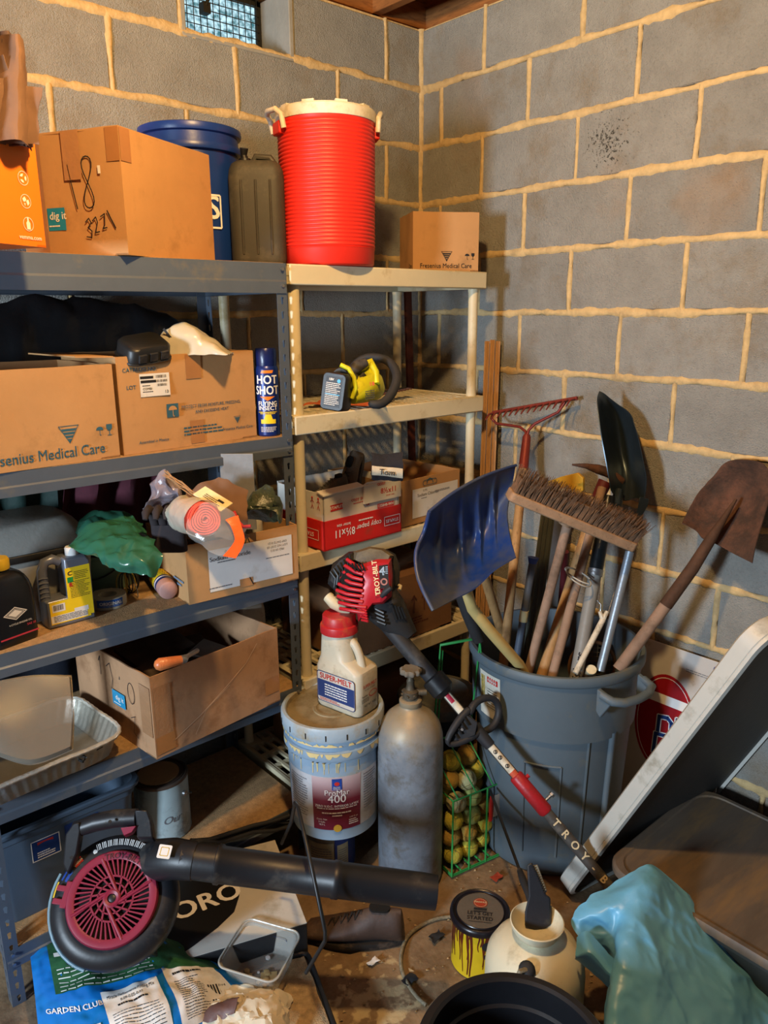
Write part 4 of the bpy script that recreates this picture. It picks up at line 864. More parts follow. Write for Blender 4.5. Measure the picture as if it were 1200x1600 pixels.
def even(w, l, r):
    p = rrect(w, l, r, 8); per = [0]
    for i in range(len(p)): a_, c_ = p[i], p[(i+1) % len(p)]; per.append(per[-1]+math.hypot(c_[0]-a_[0], c_[1]-a_[1]))
    return p, per
def fring(w, l, r, z, amp, ph=0):
    p, per = even(w, l, r); L = []; j_ = 0
    for i in range(n):
        s_ = per[-1]*i/n
        while per[j_+1] < s_: j_ += 1
        f_ = (s_-per[j_])/(per[j_+1]-per[j_]+1e-9); a_, c_ = p[j_], p[(j_+1) % len(p)]; k_ = 1+amp*(1 if i % 4 < 2 else -1)+.006*nz((i*.1, z*30, 0))
        L.append(((a_[0]+(c_[0]-a_[0])*f_)*k_, (a_[1]+(c_[1]-a_[1])*f_)*k_, z+.004*nz((i*.07, 3, 0))))
    return L
b.loft([fring(.32, ly-.05, .04, 0, 0), fring(.335, ly-.035, .045, .006, .006), fring(.37, ly-.01, .055, .056, .006), fring(.378, ly, .058, .064, .003), fring(.39, ly+.012, .06, .062, .006), fring(.386, ly+.008, .06, .056, .004)], cap=False)
b.add(fring(.32, ly-.05, .04, 0.001, 0), [tuple(range(n))]); b.build('tray_body', FOIL, ftr, smooth=60)
b = B(); b.tube(fring(.384, ly+.006, .06, .0635, .004)[::2], .0055, 6, close=True); b.build('rolled_rim', mat('bright_foil', '#e2ddd0', rough=.3, metal=.6, bump=.3, bscale=90), ftr, smooth=30)
pl_c = [[(-8, 1065, 1.62), (50, 1055, 1.65), (112, 1055, 1.68)], [(-8, 1130, 1.57), (55, 1125, 1.60), (116, 1120, 1.62)], [(-8, 1180, 1.545), (50, 1195, 1.53), (114, 1172, 1.56)]]
ld = thing('clear_tray_lid', 'clear plastic tray lid lying tilted in the foil tray on fourth shelf', 'lid', W(60, 1130, D=1.60)); o1 = ld.location.copy()
Gl = [[W(*q[:2], D=q[2])-o1 for q in r_] for r_ in pl_c]
LIDM = mat('dusty_clear_plastic', '#6f695f', rough=.35, alpha=.6, var=.1, scale=5, bump=.02)
nrm = ((Gl[1][2]-Gl[1][0]).cross(Gl[0][1]-Gl[2][1])).normalized(); 
if nrm.dot(-CW) < 0: nrm = -nrm
def lidf(u, v):
    e = min(u, 1-u, v, 1-v); return patch(Gl, u, v)+nrm*(.012 if .05 < e else 0)+nrm*0
b = B(); b.grid(lidf, 40, 40); b.build('lid_panel', LIDM, ld, smooth=50, solid=.0012)
ut = thing('black_utensil', 'small black metal serving utensil lying in the foil tray', 'utensil', (0, 0, 0))
for dx in (0, 5): b = B(); b.tube([W(112+dx, 1190-dx, z=.625), W(128, 1180, z=.632), W(140, 1172+dx, z=.635), W(160, 1166, z=.645)], .003, 6); b.build('prong', BLACKP, ut)
b = B(); b.tube([W(118, 1186, z=.63), W(124, 1178, z=.64), W(134, 1184, z=.64), W(130, 1190, z=.632)], .0035, 6, close=True); b.build('loop', BLACKP, ut)
# bottle behind the upright on 4th shelf
yb_ = thing('white_yellow_bottle', 'white bottle with yellow label behind the right upright on fourth shelf', 'bottle', (-1.045, -.30, Z4))
bottle_body(yb_, .10, .08, .27, .19, .02, CWH, neck=.016); b = B(); b.loft([[(x*1.01, y*1.015, z) for x, y in rrect(.1, .08, .02)] for z in (.055, .15)], cap=False); b.build('label_panel', mat('dull_yellow', '#c9a62c', rough=.5), yb_)
b = B(); b.loft([[(x*1.013, y*1.018, z) for x, y in rrect(.1, .08, .02)] for z in (.02, .055)], cap=False); b.build('label_stripe', mat('maroon_print', '#6a2438', rough=.5), yb_)
B().cyl(.02, .275, .3, 20, r1=.017).build('cap', BLACKP, yb_)

# ================================================================ BOTTOM STEEL SHELF
Z5 = .1665
TOTE = mat('slate_tote_plastic', '#48586a', rough=.5, var=.05, scale=8, bump=.02)
def tote(name, label, M, w, d, h, m, r=.04, lid=None):
    t = thing(name, label, 'storage tote', M=M)
    b = B(); R_ = lambda s, z, dd=0: [(x*s, y*s, z) for x, y in rrect(w+dd, d+dd, r, 6)]
    b.loft([R_(.86, 0), R_(.88, .008), R_(.97, h*.86), R_(.975, h*.87), R_(1, h*.88), R_(1, h)], cap=False); b.add(R_(.86, .002), [tuple(range(len(R_(1, 0))))])
    b.loft([R_(.985, h), R_(.965, h*.98), R_(.95, h*.86), R_(.86, .012)], cap=False); b.build('tote_body', m, t, smooth=40)
    b = B(); b.loft([R_(1, h-.008, .0), R_(1, h-.008, .022), R_(1, h, .024), R_(1, h+.004, .018), R_(1, h+.004, -.004), R_(1, h-.002, -.008)], cap=False); b.build('rim', m, t, smooth=40)
    return t
e1 = W(206, 1236, Y=-.40); e0 = W(8, 1310, Y=-.40); tt_ = tote('storage_tote', 'slate blue storage tote with two stickers on the bottom steel shelf', T(-1.70, -.285, Z5), .40, .30, .275, TOTE)
b = B(); rectp(b, frame((-.055, -.1432, .19), (1, 0, .0), y=(0, -.056, 1)), .07, .062); rectp(b, frame((.04, -.1446, .205), (1, 0, .0), y=(0, -.056, 1)), .09, .05); b.build('label_panel', mat('navy_label', '#1b3a78', rough=.4), tt_)
b = B(); outline(b, frame((-.055, -.1438, .19), (1, 0, .0), y=(0, -.056, 1)), [(-.035, -.03), (.035, -.03), (.035, .03), (-.035, .03)], .0025); lines(b, frame((-.055, -.1430, .175), (1, 0, .0), y=(0, -.056, 1)), .045, .02, 3); lines(b, frame((.04, -.1452, .205), (1, 0, .0), y=(0, -.056, 1)), .06, .02, 3); b.build('lettering', WINK, tt_)
b = B(); b.grid(lambda u, v: (-.075+.04*u, -.1445, .205+.012*v+.004*math.sin(u*PI)), 6, 1); b.build('emblem', REDP, tt_)
pc = thing('paint_can', 'gallon paint can with pale blue label and tan painted lid on bottom steel shelf', 'paint can', (-1.385, -.315, Z5))
def paint_can(t, r, h, body, lidm, label=None):
    B().lathe([(0, 0), (r*.97, 0), (r*.985, .003), (r*.97, .006), (r*.97, h-.010)], 44).build('can', body, t, smooth=40)
    B().lathe([(r*.97, h-.012), (r*.99, h-.010), (r, h-.006), (r*.99, h-.002), (r*.95, h), (r*.9, h-.001), (r*.89, h-.007), (r*.86, h-.007), (r*.85, h-.002), (r*.82, h-.004), (r*.8, h-.004), (0, h-.003)], 44).build('lid', lidm, t, smooth=40)
paint_can(pc, .083, .192, mat('can_pale_blue', '#a9bcc0', rough=.4, metal=.1, var=.12, scale=7, dirt='#4d5a60', dirt_amt=.25), mat('rusty_tin', '#5f5148', rough=.5, metal=.5, var=.2, scale=12))
b = B(); b.cyl(.062, .1885, .1905, 24, T(-.004, .004, 0)); b.build('paint_skin', mat('tan_paint', '#b89468', rough=.5, var=.1), pc)
ca_ = math.atan2(CAM.y+.315, CAM.x+1.385)
b = B(); text(b, 'Our', .034, R(ca_+.30) @ T(0, 0, .075), wrap=.081, shear=.3); b.build('lettering', GINK, pc)
for s_ in (.9, .9+PI): b = B(); b.cyl(.008, 0, .008, 12, R(ca_+s_) @ T(.08, 0, .14) @ R(PI/2, 'Y')); b.build('handle_lug', STEEL, pc)
b = B(); b.tube([R(ca_+.9) @ V((.088*math.cos(t), .088*math.sin(t), .14-.06*math.sin(t))) for t in [PI*i/12 for i in range(13)]], .0018, 6); b.build('bail_handle', STEEL, pc)

# ================================================================ PLASTIC SHELVING CONTENTS
YG = mat('lime_tool_plastic', '#c6c81e', rough=.4, var=.04, bump=.01, dirt='#8a8430', dirt_amt=.06)
# hedge trimmer on orange cloth
oc = thing('orange_rag', 'flattened orange rag under the lime hedge trimmer', 'rag', W(540, 633, z=1.4165))
crumple('cloth', mat('orange_cloth', '#b85a2c', rough=.9, var=.2, scale=14, bump=.1), oc, lambda u, v: vx*((u-.5)*.26*(1-.3*v))+vy*((v-.45)*.15+.02*math.sin(u*9))+V((0, 0, .006+.004*math.sin(u*14+v*6))), 26, 14, .004, 30, 4)
ht = thing('hedge_trimmer', 'lime green and black cordless hedge trimmer lying on plastic shelf', 'hedge trimmer', W(560, 636, z=1.424))
ho = ht.location.copy(); HW = lambda x, y, d: W(x, y, D=d)-ho
dB_ = 2.02
# battery: block facing lower left
cb_ = HW(522, 612, 1.99); bxv = (vx*.92-vy*.35+V((0, 0, -.12))).normalized(); byv = V((.0, 0, 1))*.97+vx*.25
Mb_ = frame(cb_, bxv, y=byv)
b = B(); b.loft([[(x*s, y*s, z) for x, y in rrect(.066, .098, .012)] for z, s in ((-.05, .92), (-.045, 1), (.004, 1), (.008, .94))], Mb_); b.build('battery', BLACKP, ht, smooth=40)
b = B(); rectp(b, Mb_ @ T(0, .0, .0086), .046, .078); b.build('sticker', mat('dark_sticker', '#2a2d33', rough=.5), ht)
b = B(); lines(b, Mb_ @ T(0, -.006, .0092), .042, .060, 13, .35, 4); text(b, '18V', .009, Mb_ @ T(-.008, .031, .0092), bold=.03); b.build('lettering', WINK, ht)
b = B(); rectp(b, Mb_ @ T(.0, -.007, .0095), .042, .0018); b.cyl(.005, 0, .0003, 16, Mb_ @ T(.014, .029, .0092)); b.build('printed_mark', mat('cyan_print', '#4aa8d8', rough=.5), ht)
def oval_ring(p, n_, r1, r2, k=20):
    M = frame(p, n_, z=(0, 0, 1)); return [M @ V((0, r1*math.cos(2*PI*i/k), r2*math.sin(2*PI*i/k))) for i in range(k)]
def hull(name, m, pts, t, k=20, smooth=60): # pts: (px,py,D,r1(px),r2(px)) along an axis
    P = [HW(*q[:3]) for q in pts]; b = B(); rings = []
    for i, q in enumerate(pts):
        a = P[max(0, i-1)]; c = P[min(len(P)-1, i+1)]; rings.append(oval_ring(P[i], c-a, q[3], q[4], k))
    b.loft(rings); return b.build(name, m, t, smooth=smooth)
hull('motor_housing', mat('charcoal_body', '#33322e', rough=.55, var=.1, dirt='#55503f', dirt_amt=.15), [(532, 602, 2.03, .03, .045), (540, 600, 2.06, .036, .052), (552, 598, 2.10, .036, .048), (560, 592, 2.12, .028, .038)], ht)
b = B(); b.tube([HW(532, 570, 2.0), HW(545, 576, 2.0), HW(553, 590, 2.0), HW(556, 606, 2.01), HW(550, 622, 2.02)], .006, 10); b.build('lime_band', YG, ht)
hull('front_body', YG, [(548, 622, 2.04, .022, .018), (560, 612, 2.06, .03, .034), (575, 602, 2.09, .032, .046), (585, 605, 2.12, .028, .040), (592, 612, 2.14, .018, .026)], ht)
b = B(); b.tube([HW(550, 585, 2.06), HW(566, 573, 2.07), HW(578, 567, 2.08), HW(586, 582, 2.08), HW(588, 600, 2.07)], [.010, .013, .014, .012, .010], 12); b.build('rear_handle', YG, ht)
b = B(); b.tube([HW(548, 582, 2.05), HW(558, 573, 2.05), HW(572, 566, 2.06)], [.015, .017, .012], 12); b.build('grip_pad', BLACKR, ht)
b = B(); b.tube([HW(562, 592, 2.055), HW(570, 584, 2.055)], [.006, .007], 8); b.build('trigger', BLACKP, ht)
b = B(); b.tube([HW(574, 630, 2.03), HW(592, 634, 2.03), HW(606, 626, 2.05), HW(619, 603, 2.08), (HW(622, 585, 2.10)), HW(612, 566, 2.13), HW(594, 558, 2.15), HW(572, 557, 2.16), HW(556, 566, 2.16), HW(548, 578, 2.15)], [.012, .0135, .0135, .0135, .0135, .0135, .0125, .012, .011, .011], 12); b.build('front_handle', BLACKR, ht, smooth=60, sub=1)
b = B(); 
for i in range(5): stroke(b, frame(HW(578, 612+3*i, 2.035), CR, y=CU), [(-.012, .0), (.012, .004)], .0022)
b.build('vent', BLACKP, ht)
b = B(); text(b, '18', .014, frame(HW(581, 600, 2.03), CR+CU*.15, y=CU), bold=.03); b.build('lettering', REDP, ht)
M = frame(V((HW(600, 610, 2.15).x, HW(600, 610, 2.15).y, .035)), (.92, .30, 0), z=(0, 0, 1)); L_ = .36
M = frame(V((.10, .07, .022)), (.93, .36, 0), z=(0, 0, 1)); L_ = .27
B().box((0, -.012, -.003), (L_, .012, .003), M).build('blade_bar', BLACKP, ht)
for i in range(11):
    for s_ in (1, -1): x = .012+i*.0235; b = B(); b.prism([(x, s_*.011), (x+.010, s_*.011), (x+.008, s_*.03), (x+.004, s_*.03)] [::s_], -.0025, .0025, M); b.build('tooth', mat('rusty_blade', '#5a3a30', rough=.6, metal=.4, var=.3), ht)

# paper carton
Z1p = 1.0015
pN = W(507, 862, z=Z1p); pE = W(627, 830, z=Z1p); d_ = pE-pN; d_.z = 0; wP = d_.length; d_.normalize()
PRED = mat('red_carton', '#c8201c', rough=.5, var=.05, scale=8, bump=.02, dirt='#a33a2a', dirt_amt=.08)
PWH = mat('white_carton', '#cfcac0', rough=.6, var=.06, scale=8, bump=.02, dirt='#a89a80', dirt_amt=.12)
pc_ = thing('copy_paper_box', 'white copy paper box sitting in a red lid holding shoes on plastic shelf', 'box', M=frame(pN, (d_.x, d_.y, 0), z=(0, 0, 1)))
hR, hW = .092, .178
b = B(); dp = .25
for (a, c) in (((0, 0, 0), (wP, .004, hR)), ((0, 0, 0), (.004, dp, hR)), ((wP-.004, 0, 0), (wP, dp, hR)), ((0, dp-.004, 0), (wP, dp, hR)), ((0, 0, 0), (wP, dp, .004))): b.box(a, c)
b.build('lower_lid', PRED, pc_)
b = B()
def jag(x0, x1, y, h0, seed, ax='x'):
    n = 14
    for i in range(n):
        a = x0+(x1-x0)*i/n; c = x0+(x1-x0)*(i+1)/n; ha = h0(i/n)+.003*nz((i*.7, seed, 0)); hc = h0((i+1)/n)+.003*nz(((i+1)*.7, seed, 0))
        if ax == 'x': b.hexa([(a, y, .006), (c, y, .006), (c, y+.004, .006), (a, y+.004, .006), (a, y, ha), (c, y, hc), (c, y+.004, hc), (a, y+.004, ha)])
        else: b.hexa([(y, a, .006), (y+.004, a, .006), (y+.004, c, .006), (y, c, .006), (y, a, ha), (y+.004, a, ha), (y+.004, c, hc), (y, c, hc)])
jag(.006, wP-.006, .006, lambda t: .185 if t > .52 else .172+.01*t, 1); jag(.006, dp-.006, .006, lambda t: .175, 2, 'y'); jag(.006, wP-.006, dp-.01, lambda t: .18, 3); jag(.006, dp-.006, wP-.012, lambda t: .18, 4, 'y')
b.build('upper_box', PWH, pc_)
b = B(); b.hexa([(.0, .0, .170), (wP*.5, .0, .176), (wP*.5, .03, .182), (0, .03, .178), (0, .001, .174), (wP*.5, .001, .18), (wP*.5, .031, .186), (0, .031, .182)]); b.box((wP*.5, -.002, .12), (wP*.99, .005, .178)); b.build('flap', PWH, pc_)
F_ = lambda x, z, o=.0012: frame((x, -o, z), (1, 0, 0), y=(0, 0, 1))
FR_ = lambda x, z: F_(x, z) @ R(PI)
b = B(); text(b, '8½x11', .034, FR_(wP*.25, .046), bold=.02, sx=.85); text(b, 'letter size', .0135, FR_(wP*.24, .070), bold=.01); text(b, 'copy paper', .023, FR_(wP*.56, .050), bold=.012); lines(b, F_(wP*.55, .072), .08, .006, 1, .7)
outline(b, FR_(wP*.87, .047), [(-.034, -.0145), (.034, -.0145), (.034, .0145), (-.034, .0145)], .0018); text(b, 'STAPLES', .0145, FR_(wP*.87, .047), bold=.02)
ml = frame((-.0012, .06, .045), (0, -1, 0), y=(0, 0, 1)) @ R(PI); outline(b, ml, [(-.034, -.0155), (.034, -.0155), (.034, .0155), (-.034, .0155)], .0018); text(b, 'STAP', .0185, ml @ T(.01, 0, 0), bold=.02)
b.build('lettering', WINK, pc_)
b = B(); M = F_(wP*.17, .128, .004+0) ; M = frame((wP*.17, .0048, .128), (1, 0, .03), y=(0, 0, 1)); rectp(b, M, .048, .02); text(b, 'copy paper', .0165, frame((wP*.47, .0048, .141), (1, 0, .03), y=(0, 0, 1)), bold=.012); lines(b, frame((wP*.47, .0048, .128), (1, 0, .03), y=(0, 0, 1)), .06, .005, 1)
text(b, '8½x11', .024, F_(wP*.82, .150, .0028), bold=.025); text(b, 'letter size', .009, F_(wP*.84, .134, .0028)); rectp(b, F_(wP*.80, .101, -.0045), .072, .016); text(b, '!0000!', .014, F_(wP*.72, .174, .0028), bold=.02); text(b, '&', .026, F_(wP*.56, .12, -.004))
for dy in (.03, .06): b.ball((.0045, dy, .158), .004, 8, sc=(.2, 1, 1)); stroke(b, frame((.0045, dy, .14), (0, -1, 0), y=(0, 0, 1)), [(-.008, .004), (0, .012), (.008, .004)], .002); stroke(b, frame((.0045, dy, .14), (0, -1, 0), y=(0, 0, 1)), [(-.006, -.016), (0, -.004), (0, .012), (0, -.004), (.006, -.016)], .002)
b.build('lettering', REDP, pc_)
b = B(); text(b, 'STAPLES', .0135, frame((wP*.17, .0042, .128), (1, 0, .03), y=(0, 0, 1)), bold=.02); text(b, '135848-WH', .013, F_(wP*.80, .101, -.004), bold=.02); b.build('lettering', WINK, pc_)
# shoes inside
def shoe(t, M, L, m, sole_m, k=1., high=0.):
    """low laced shoe, toe at +x; parts upper, sole, tongue, laces"""
    n = 18; rings = []
    for i in range(n+1):
        u = i/n; x = -L/2+L*u
        w = L*(.125+.055*math.sin(PI*min(1, u*1.15-.1)**1)) if u < .9 else L*.165*(1-((u-.9)/.1)**2*.6)
        w = L*(.115+.05*math.sin(PI*max(0, min(1, (u-.25)/.75)))) if u < .97 else L*.07
        if u < .04: w *= .7
        h = L*(.40+high*(1 if u < .45 else 0)) if u < .3 else L*(.40+high*max(0, 1-(u-.3)*5)-(u-.3)*.48) if u < .72 else L*(.20-(u-.72)*.28)
        if u > .97: h = L*.07
        ring = []
        for j in range(16):
            a = 2*PI*j/16; cy, cz = math.cos(a), math.sin(a); ring.append((x+(.02*L*cz if u < .1 else 0), w*cy*(1 if cz < 0 else (1-.35*cz*cz)), max(.0, h*.5+h*.5*cz*(1 if cz > 0 else 1))+.012))
        rings.append(ring)
    b = B(); b.loft(rings, M); b.build('upper', m, t, smooth=70)
    b = B()
    def so(s, z): return [((-L/2+L*(.5-.52*math.cos(q)) if False else L*.52*math.cos(q))*1, L*s*(.165 if math.cos(q) > 0 else .135)*math.sin(q)*(1-.12*math.cos(2*q)), z) for q in [2*PI*i/40 for i in range(40)]]
    b.loft([so(.98, 0), so(1.03, .004), so(1.03, .016), so(1.0, .024)], M); b.build('sole', sole_m, t, smooth=50)
    b = B()
    for i in range(5):
        u = .40+.07*i; x = -L/2+L*u; h = L*(.40-(u-.3)*.48)+.015; w = L*.06
        b.tube([(x, -w, h-.012), (x+.004, 0, h+.002), (x, w, h-.012)], .0022, 6, M)
        b.tube([(x, -w, h-.012), (x+.01, 0, h+.0035), (x+L*.07, w, h-.018)], .002, 6, M)
    b.build('laces', sole_m, t, kind='stuff')
    b = B(); b.loft([[M @ V((x*.8-L*.27, y*.8, L*(.405+high)+z)) for x, y in rrect(L*.26, L*.15, L*.07)] for z in (0.008, .0155)]); b.build('collar_opening', mat('shoe_inside', '#15120f', rough=1), t, smooth=40)
SUE = mat('tan_suede', '#6e6050', rough=.95, var=.2, scale=20, bump=.2); SOL = mat('grey_sole', '#4a443c', rough=.85, var=.15)
MP = pc_.matrix_world
s1 = thing('worn_shoe', 'worn tan suede shoe standing heel up in the copy paper box', 'shoe', M=frame(MP @ V((.20, .115, .19)), (-.40, .05, -.85), z=(-.80, -.45, .3)))
shoe(s1, T(.01, 0, -.045), .18, SUE, SOL)
s2 = thing('worn_shoe', 'small worn grey shoe lying at the left in the copy paper box', 'shoe', M=frame(MP @ V((.085, .075, .165)), (-.8, .0, -.1), z=(0, -.2, 1)))
shoe(s2, T(0, 0, -.025), .13, mat('grey_suede', '#4e473e', rough=.95, var=.25, bump=.2), SOL)
s3 = thing('knit_cap', 'black and cream knitted cap with lettering lying in the box behind the shoes', 'cap', W(605, 722, D=2.08))
crumple('knit', mat('black_knit', '#1b1a20', rough=.95, var=.2, bump=.2), s3, lambda u, v: vx*((u-.5)*.085)+vy*(-.03*math.sin(PI*v))+V((0, 0, -.05+.075*v)), 18, 12, .008, 22, 2)
crumple('cream_band', mat('cream_knit', '#b0a590', rough=.95, var=.12, bump=.2), s3, lambda u, v: vx*((u-.5)*.082)+vy*(-.036-.006*math.sin(PI*v))+V((0, 0, -.028+.026*v-.01*u)), 18, 6, .002, 22, 2)
b = B(); text(b, 'Tom', .022, frame(vy*-.046+V((0, 0, -.02)), vx-V((0, 0, .1)), z=-vy), bold=.02); b.build('lettering', INK, s3)
pf = thing('box_filler', 'dark old clothes stuffed under the shoes in the copy paper box', 'clothes', M=MP)
crumple('cloth', mat('dark_fabric', '#3a322e'), pf, lambda u, v: (.014+(wP-.032)*u, .016+.21*v, .115), 20, 16, .02, 18, 4)
# right carton
pN = W(640, 838, z=Z1p); pE = W(738, 795, z=Z1p)
cN = W(650, 835, z=Z1p); dd = V((.985, .17, 0)).normalized()
c4 = carton('cardboard_carton', 'open empty carton with white Sodium Chloride label beside the copy paper box', 'box', V((cN.x-.02, -.488, Z1p)), (1, .06), .335, .33, .158)
b = B(); rectp(b, fr(.205, .072, .0024), .235, .10); b.build('sticker', WPAPER, c4)
b = B(); text(b, '0.9%', .011, fr(.15, .112, .003)); text(b, 'Sodium Chloride', .0155, fr(.165, .098, .003), bold=.01); lines(b, fr(.15, .086, .003), .04, .005, 1); lines(b, fr(.24, .10, .003), .08, .008, 2, .5, 4); b.build('lettering', GINK, c4)
b = B(); outline(b, fr(.175, .137), rrect(.07, .018, .008, 3), .002); stroke(b, fr(.175, .14), [(-.016, -.006), (-.012, .006), (.0, .010), (.012, .006), (.016, -.006)], .003); b.build('printed_mark', BINK, c4)

# ================================================================ ENGINE OF STRING TRIMMER (long tool crossing the scene)
# shaft axis from engine end down to the floor end
SA = W(600, 970, Y=-.70); SB = W(955, 1388, z=.16)
ax = (SB-SA).normalized()
gs = thing('string_trimmer', 'red and black petrol string trimmer leaning diagonally from the shelves to the floor', 'trimmer', (0, 0, 0))
def AX(px, py):    # point of the shaft line seen nearest pixel
    best = None
    for i in range(-60, 160):
        p = SA+ax*(i*.01); d = p-CAM; D = d.dot(CW); x = 600+FPX*d.dot(CR)/D; y = 800-FPX*d.dot(CU)/D; e = (x-px)**2+(y-py)**2
        if best is None or e < best[0]: best = (e, p)
    return best[1]
P0, P1, P2, P3, P4 = AX(625, 988), AX(690, 1070), AX(736, 1118), AX(808, 1215), AX(850, 1265)
BLKR = mat('dusty_black_plastic', '#26272b', rough=.6, var=.12, scale=10, bump=.03, dirt='#4c4a48', dirt_amt=.15)
b = B(); b.tube([P0-ax*.05, P0, P1-ax*.03, P1], [.024, .024, .024, .024], 20); b.build('grip_sleeve', BLKR, gs, smooth=40)
b = B(); b.tube([P1-ax*.035, P1-ax*.03, P1+ax*.015, P1+ax*.03], [.026, .036, .036, .022], 18); b.build('clamp_collar', BLACKP, gs, smooth=40)
SHAFT = mat('worn_shaft', '#54504c', rough=.45, metal=.3, var=.25, scale=25, dirt='#8a8276', dirt_amt=.2)
b = B(); b.tube([P1, P3], .0135, 16); b.build('upper_shaft', SHAFT, gs, smooth=60)
def shaft_label(a0, a1, m, name, r=.0139, w=1.7):
    v_ = (CAM-a0); v_ = (v_-ax*v_.dot(ax)).normalized(); s_ = ax.cross(v_); b = B()
    b.grid(lambda u, v: a0+(a1-a0)*v+v_*r*math.cos((u-.5)*w)+s_*r*math.sin((u-.5)*w), 10, 1); b.build(name, m, gs); return v_, s_
LW = mat('scuffed_white_label', '#d6cdb8', rough=.5, var=.1, scale=30, dirt='#8d7f68', dirt_amt=.2)
shaft_label(AX(693, 1076), AX(722, 1112), LW, 'warning_label'); shaft_label(AX(755, 1153), AX(795, 1207), LW, 'warning_label'); shaft_label(AX(795, 1206), AX(808, 1220), mat('red_orange_label', '#c2563a', rough=.5), 'warning_label')
v_, s_ = shaft_label(AX(700, 1085), AX(708, 1095), mat('red_label_bit', '#b8203a', rough=.5), 'label_stripe', r=.0142, w=.9)
b = B()
for (x, y) in ((762, 1162), (770, 1174), (779, 1186), (788, 1197)):
    c = AX(x, y)+v_*.0146; M = frame(c, ax, y=s_); outline(b, M, [(.005*math.cos(t), .005*math.sin(t)) for t in [i*PI/6 for i in range(12)]] if x != 762 else [(-.006, -.005), (.005, 0), (-.006, .005)], .0018); stroke(b, M, [(-.002, -.002), (.003, .001)], .003)
b.build('warning_symbols', INK, gs)
RED = mat('red_metal_paint', '#9e1b22', rough=.42, var=.08, scale=20, dirt='#5c2a28', dirt_amt=.1)
b = B(); b.tube([P3-ax*.005, P3, P4, P4+ax*.006], [.017, .021, .021, .017], 18); b.build('coupling', RED, gs, smooth=40)
sd = ax.cross(v_); b = B(); b.tube([P4-ax*.02-sd*.014, P4-ax*.02-sd*.046], .005, 8); b.tube([P4-ax*.02-sd*.04, P4-ax*.02-sd*.048], .009, 8); b.build('knob', STEEL, gs)
b = B(); b.tube([P3+ax*.02+sd*-.012, P3+ax*.02-sd*.03], .006, 10); b.build('coupling_pin', RED, gs)
b = B(); b.tube([P4, SB+ax*.02], [.0155, .0155], 14); b.build('lower_shaft', SHAFT, gs, smooth=60)
LT = mat('gold_print', '#cbb892', rough=.5, var=.1, bump=0)
b = B(); v2 = (CAM-P4); v2 = (v2-ax*v2.dot(ax)).normalized(); s2_ = v2.cross(ax)
for i, ch in enumerate('TROY-BILT'):
    q = P4+ax*(.04+.038*i)+v2*.0162; text(b, ch, .030, frame(q, -s2_, y=-ax) @ R(PI/2) if False else frame(q, ax, y=v2.cross(ax)), bold=.03)
b.build('lettering', LT, gs)
# loop handle
M = frame(P2+v_*.0, ax, z=v_)      # x along the shaft, y sideways, z toward camera
hc = AX(737, 1120); M = frame(hc, ax, z=V((0, 0, 1)))
loop = [(-.02, .0), (-.045, .045), (-.04, .085), (0, .105), (.04, .085), (.045, .045), (.02, 0), (.03, -.05), (.03, -.10), (.0, -.125), (-.03, -.10), (-.03, -.05)]
q3 = [W(x, y, D=d) for x, y, d in ((731, 1112, 1.93), (735, 1100, 1.93), (748, 1090, 1.94), (766, 1088, 1.96), (778, 1096, 1.98), (781, 1112, 1.99), (776, 1130, 1.98), (764, 1143, 1.97), (750, 1147, 1.95))]
ld_ = (hc-CAM).dot(CW); q3 = [W(x, y, D=ld_+o_) for x, y, o_ in ((733, 1118, -.03), (737, 1104, -.02), (748, 1093, 0), (764, 1088, .015), (777, 1095, .03), (781, 1111, .035), (776, 1128, .03), (766, 1140, .015), (752, 1144, 0))]
b = B(); b.tube(q3, .0115, 12); b.build('loop_handle', BLKR, gs, smooth=60, sub=1)
q4 = [W(x, y, D=ld_+o_) for x, y, o_ in ((736, 1106, -.025), (722, 1118, -.035), (708, 1138, -.05), (697, 1158, -.055), (700, 1164, -.05), (716, 1162, -.04), (736, 1152, -.03), (752, 1142, -.015))]
b = B(); b.tube(q4, [.012, .012, .011, .009, .009, .010, .011, .012], 12); b.build('loop_handle', BLKR, gs, smooth=60, sub=1)
pg = [W(x, y, D=ld_-.035) for x, y in ((728, 1116), (746, 1128), (742, 1148), (722, 1156), (703, 1158), (712, 1136))]; nn = CW*.006
b = B(); b.loft([[p-nn for p in pg], [p+nn for p in pg]]); b.build('handle_web', BLKR, gs, smooth=30, bevel=.002)
b = B()
for x, y in ((712, 1148), (718, 1141), (724, 1134), (729, 1127)): p = W(x, y, D=ld_-.046); b.tube([p-ax*.010+CU*.004, p+ax*.010-CU*.004], .003, 6)
b.build('grip_slots', mat('deep_black', '#08080a', rough=.9), gs)
b = B(); b.tube([W(722, 1140, D=ld_-.045), W(722, 1140, D=ld_-.052)], .004, 10); b.build('screw', STEEL, gs)
b = B(); b.tube([hc+ax*.03, hc+ax*.10], [.020, .0165], 16); b.build('shaft_collar', BLKR, gs, smooth=40)
# engine: clutch cone, red shroud with fins, black cover, fuel tank
De = (SA-CAM).dot(CW)
def E(x, y, d=0): return W(x, y, D=De+d)
b = B(); cone = []
c0, c1, c2_ = E(632, 985), E(605, 948), E(580, 918); 
for p, r_ in ((E(640, 996), .030), (E(634, 988), .036), (E(622, 975), .048), (E(607, 955), .062), (E(592, 938), .068)): cone.append(oval_ring(p, ax, r_, r_*.9, 16))
b.loft(cone); b.build('clutch_housing', BLACKR, gs, smooth=45)
for i in range(4): b = B(); p = E(612+i*5, 944+i*1.5, -.062+.004*i); b.tube([p, E(620+i*4.6, 968-i*1, -.05+.003*i)], .0045, 8); b.build('housing_rib', BLACKP, gs)
for i in range(4): b = B(); b.tube([E(584+i*2, 950+i*7, -.055), E(600+i*1, 958+i*6, -.066)], .0045, 8); b.build('housing_rib', BLACKP, gs)
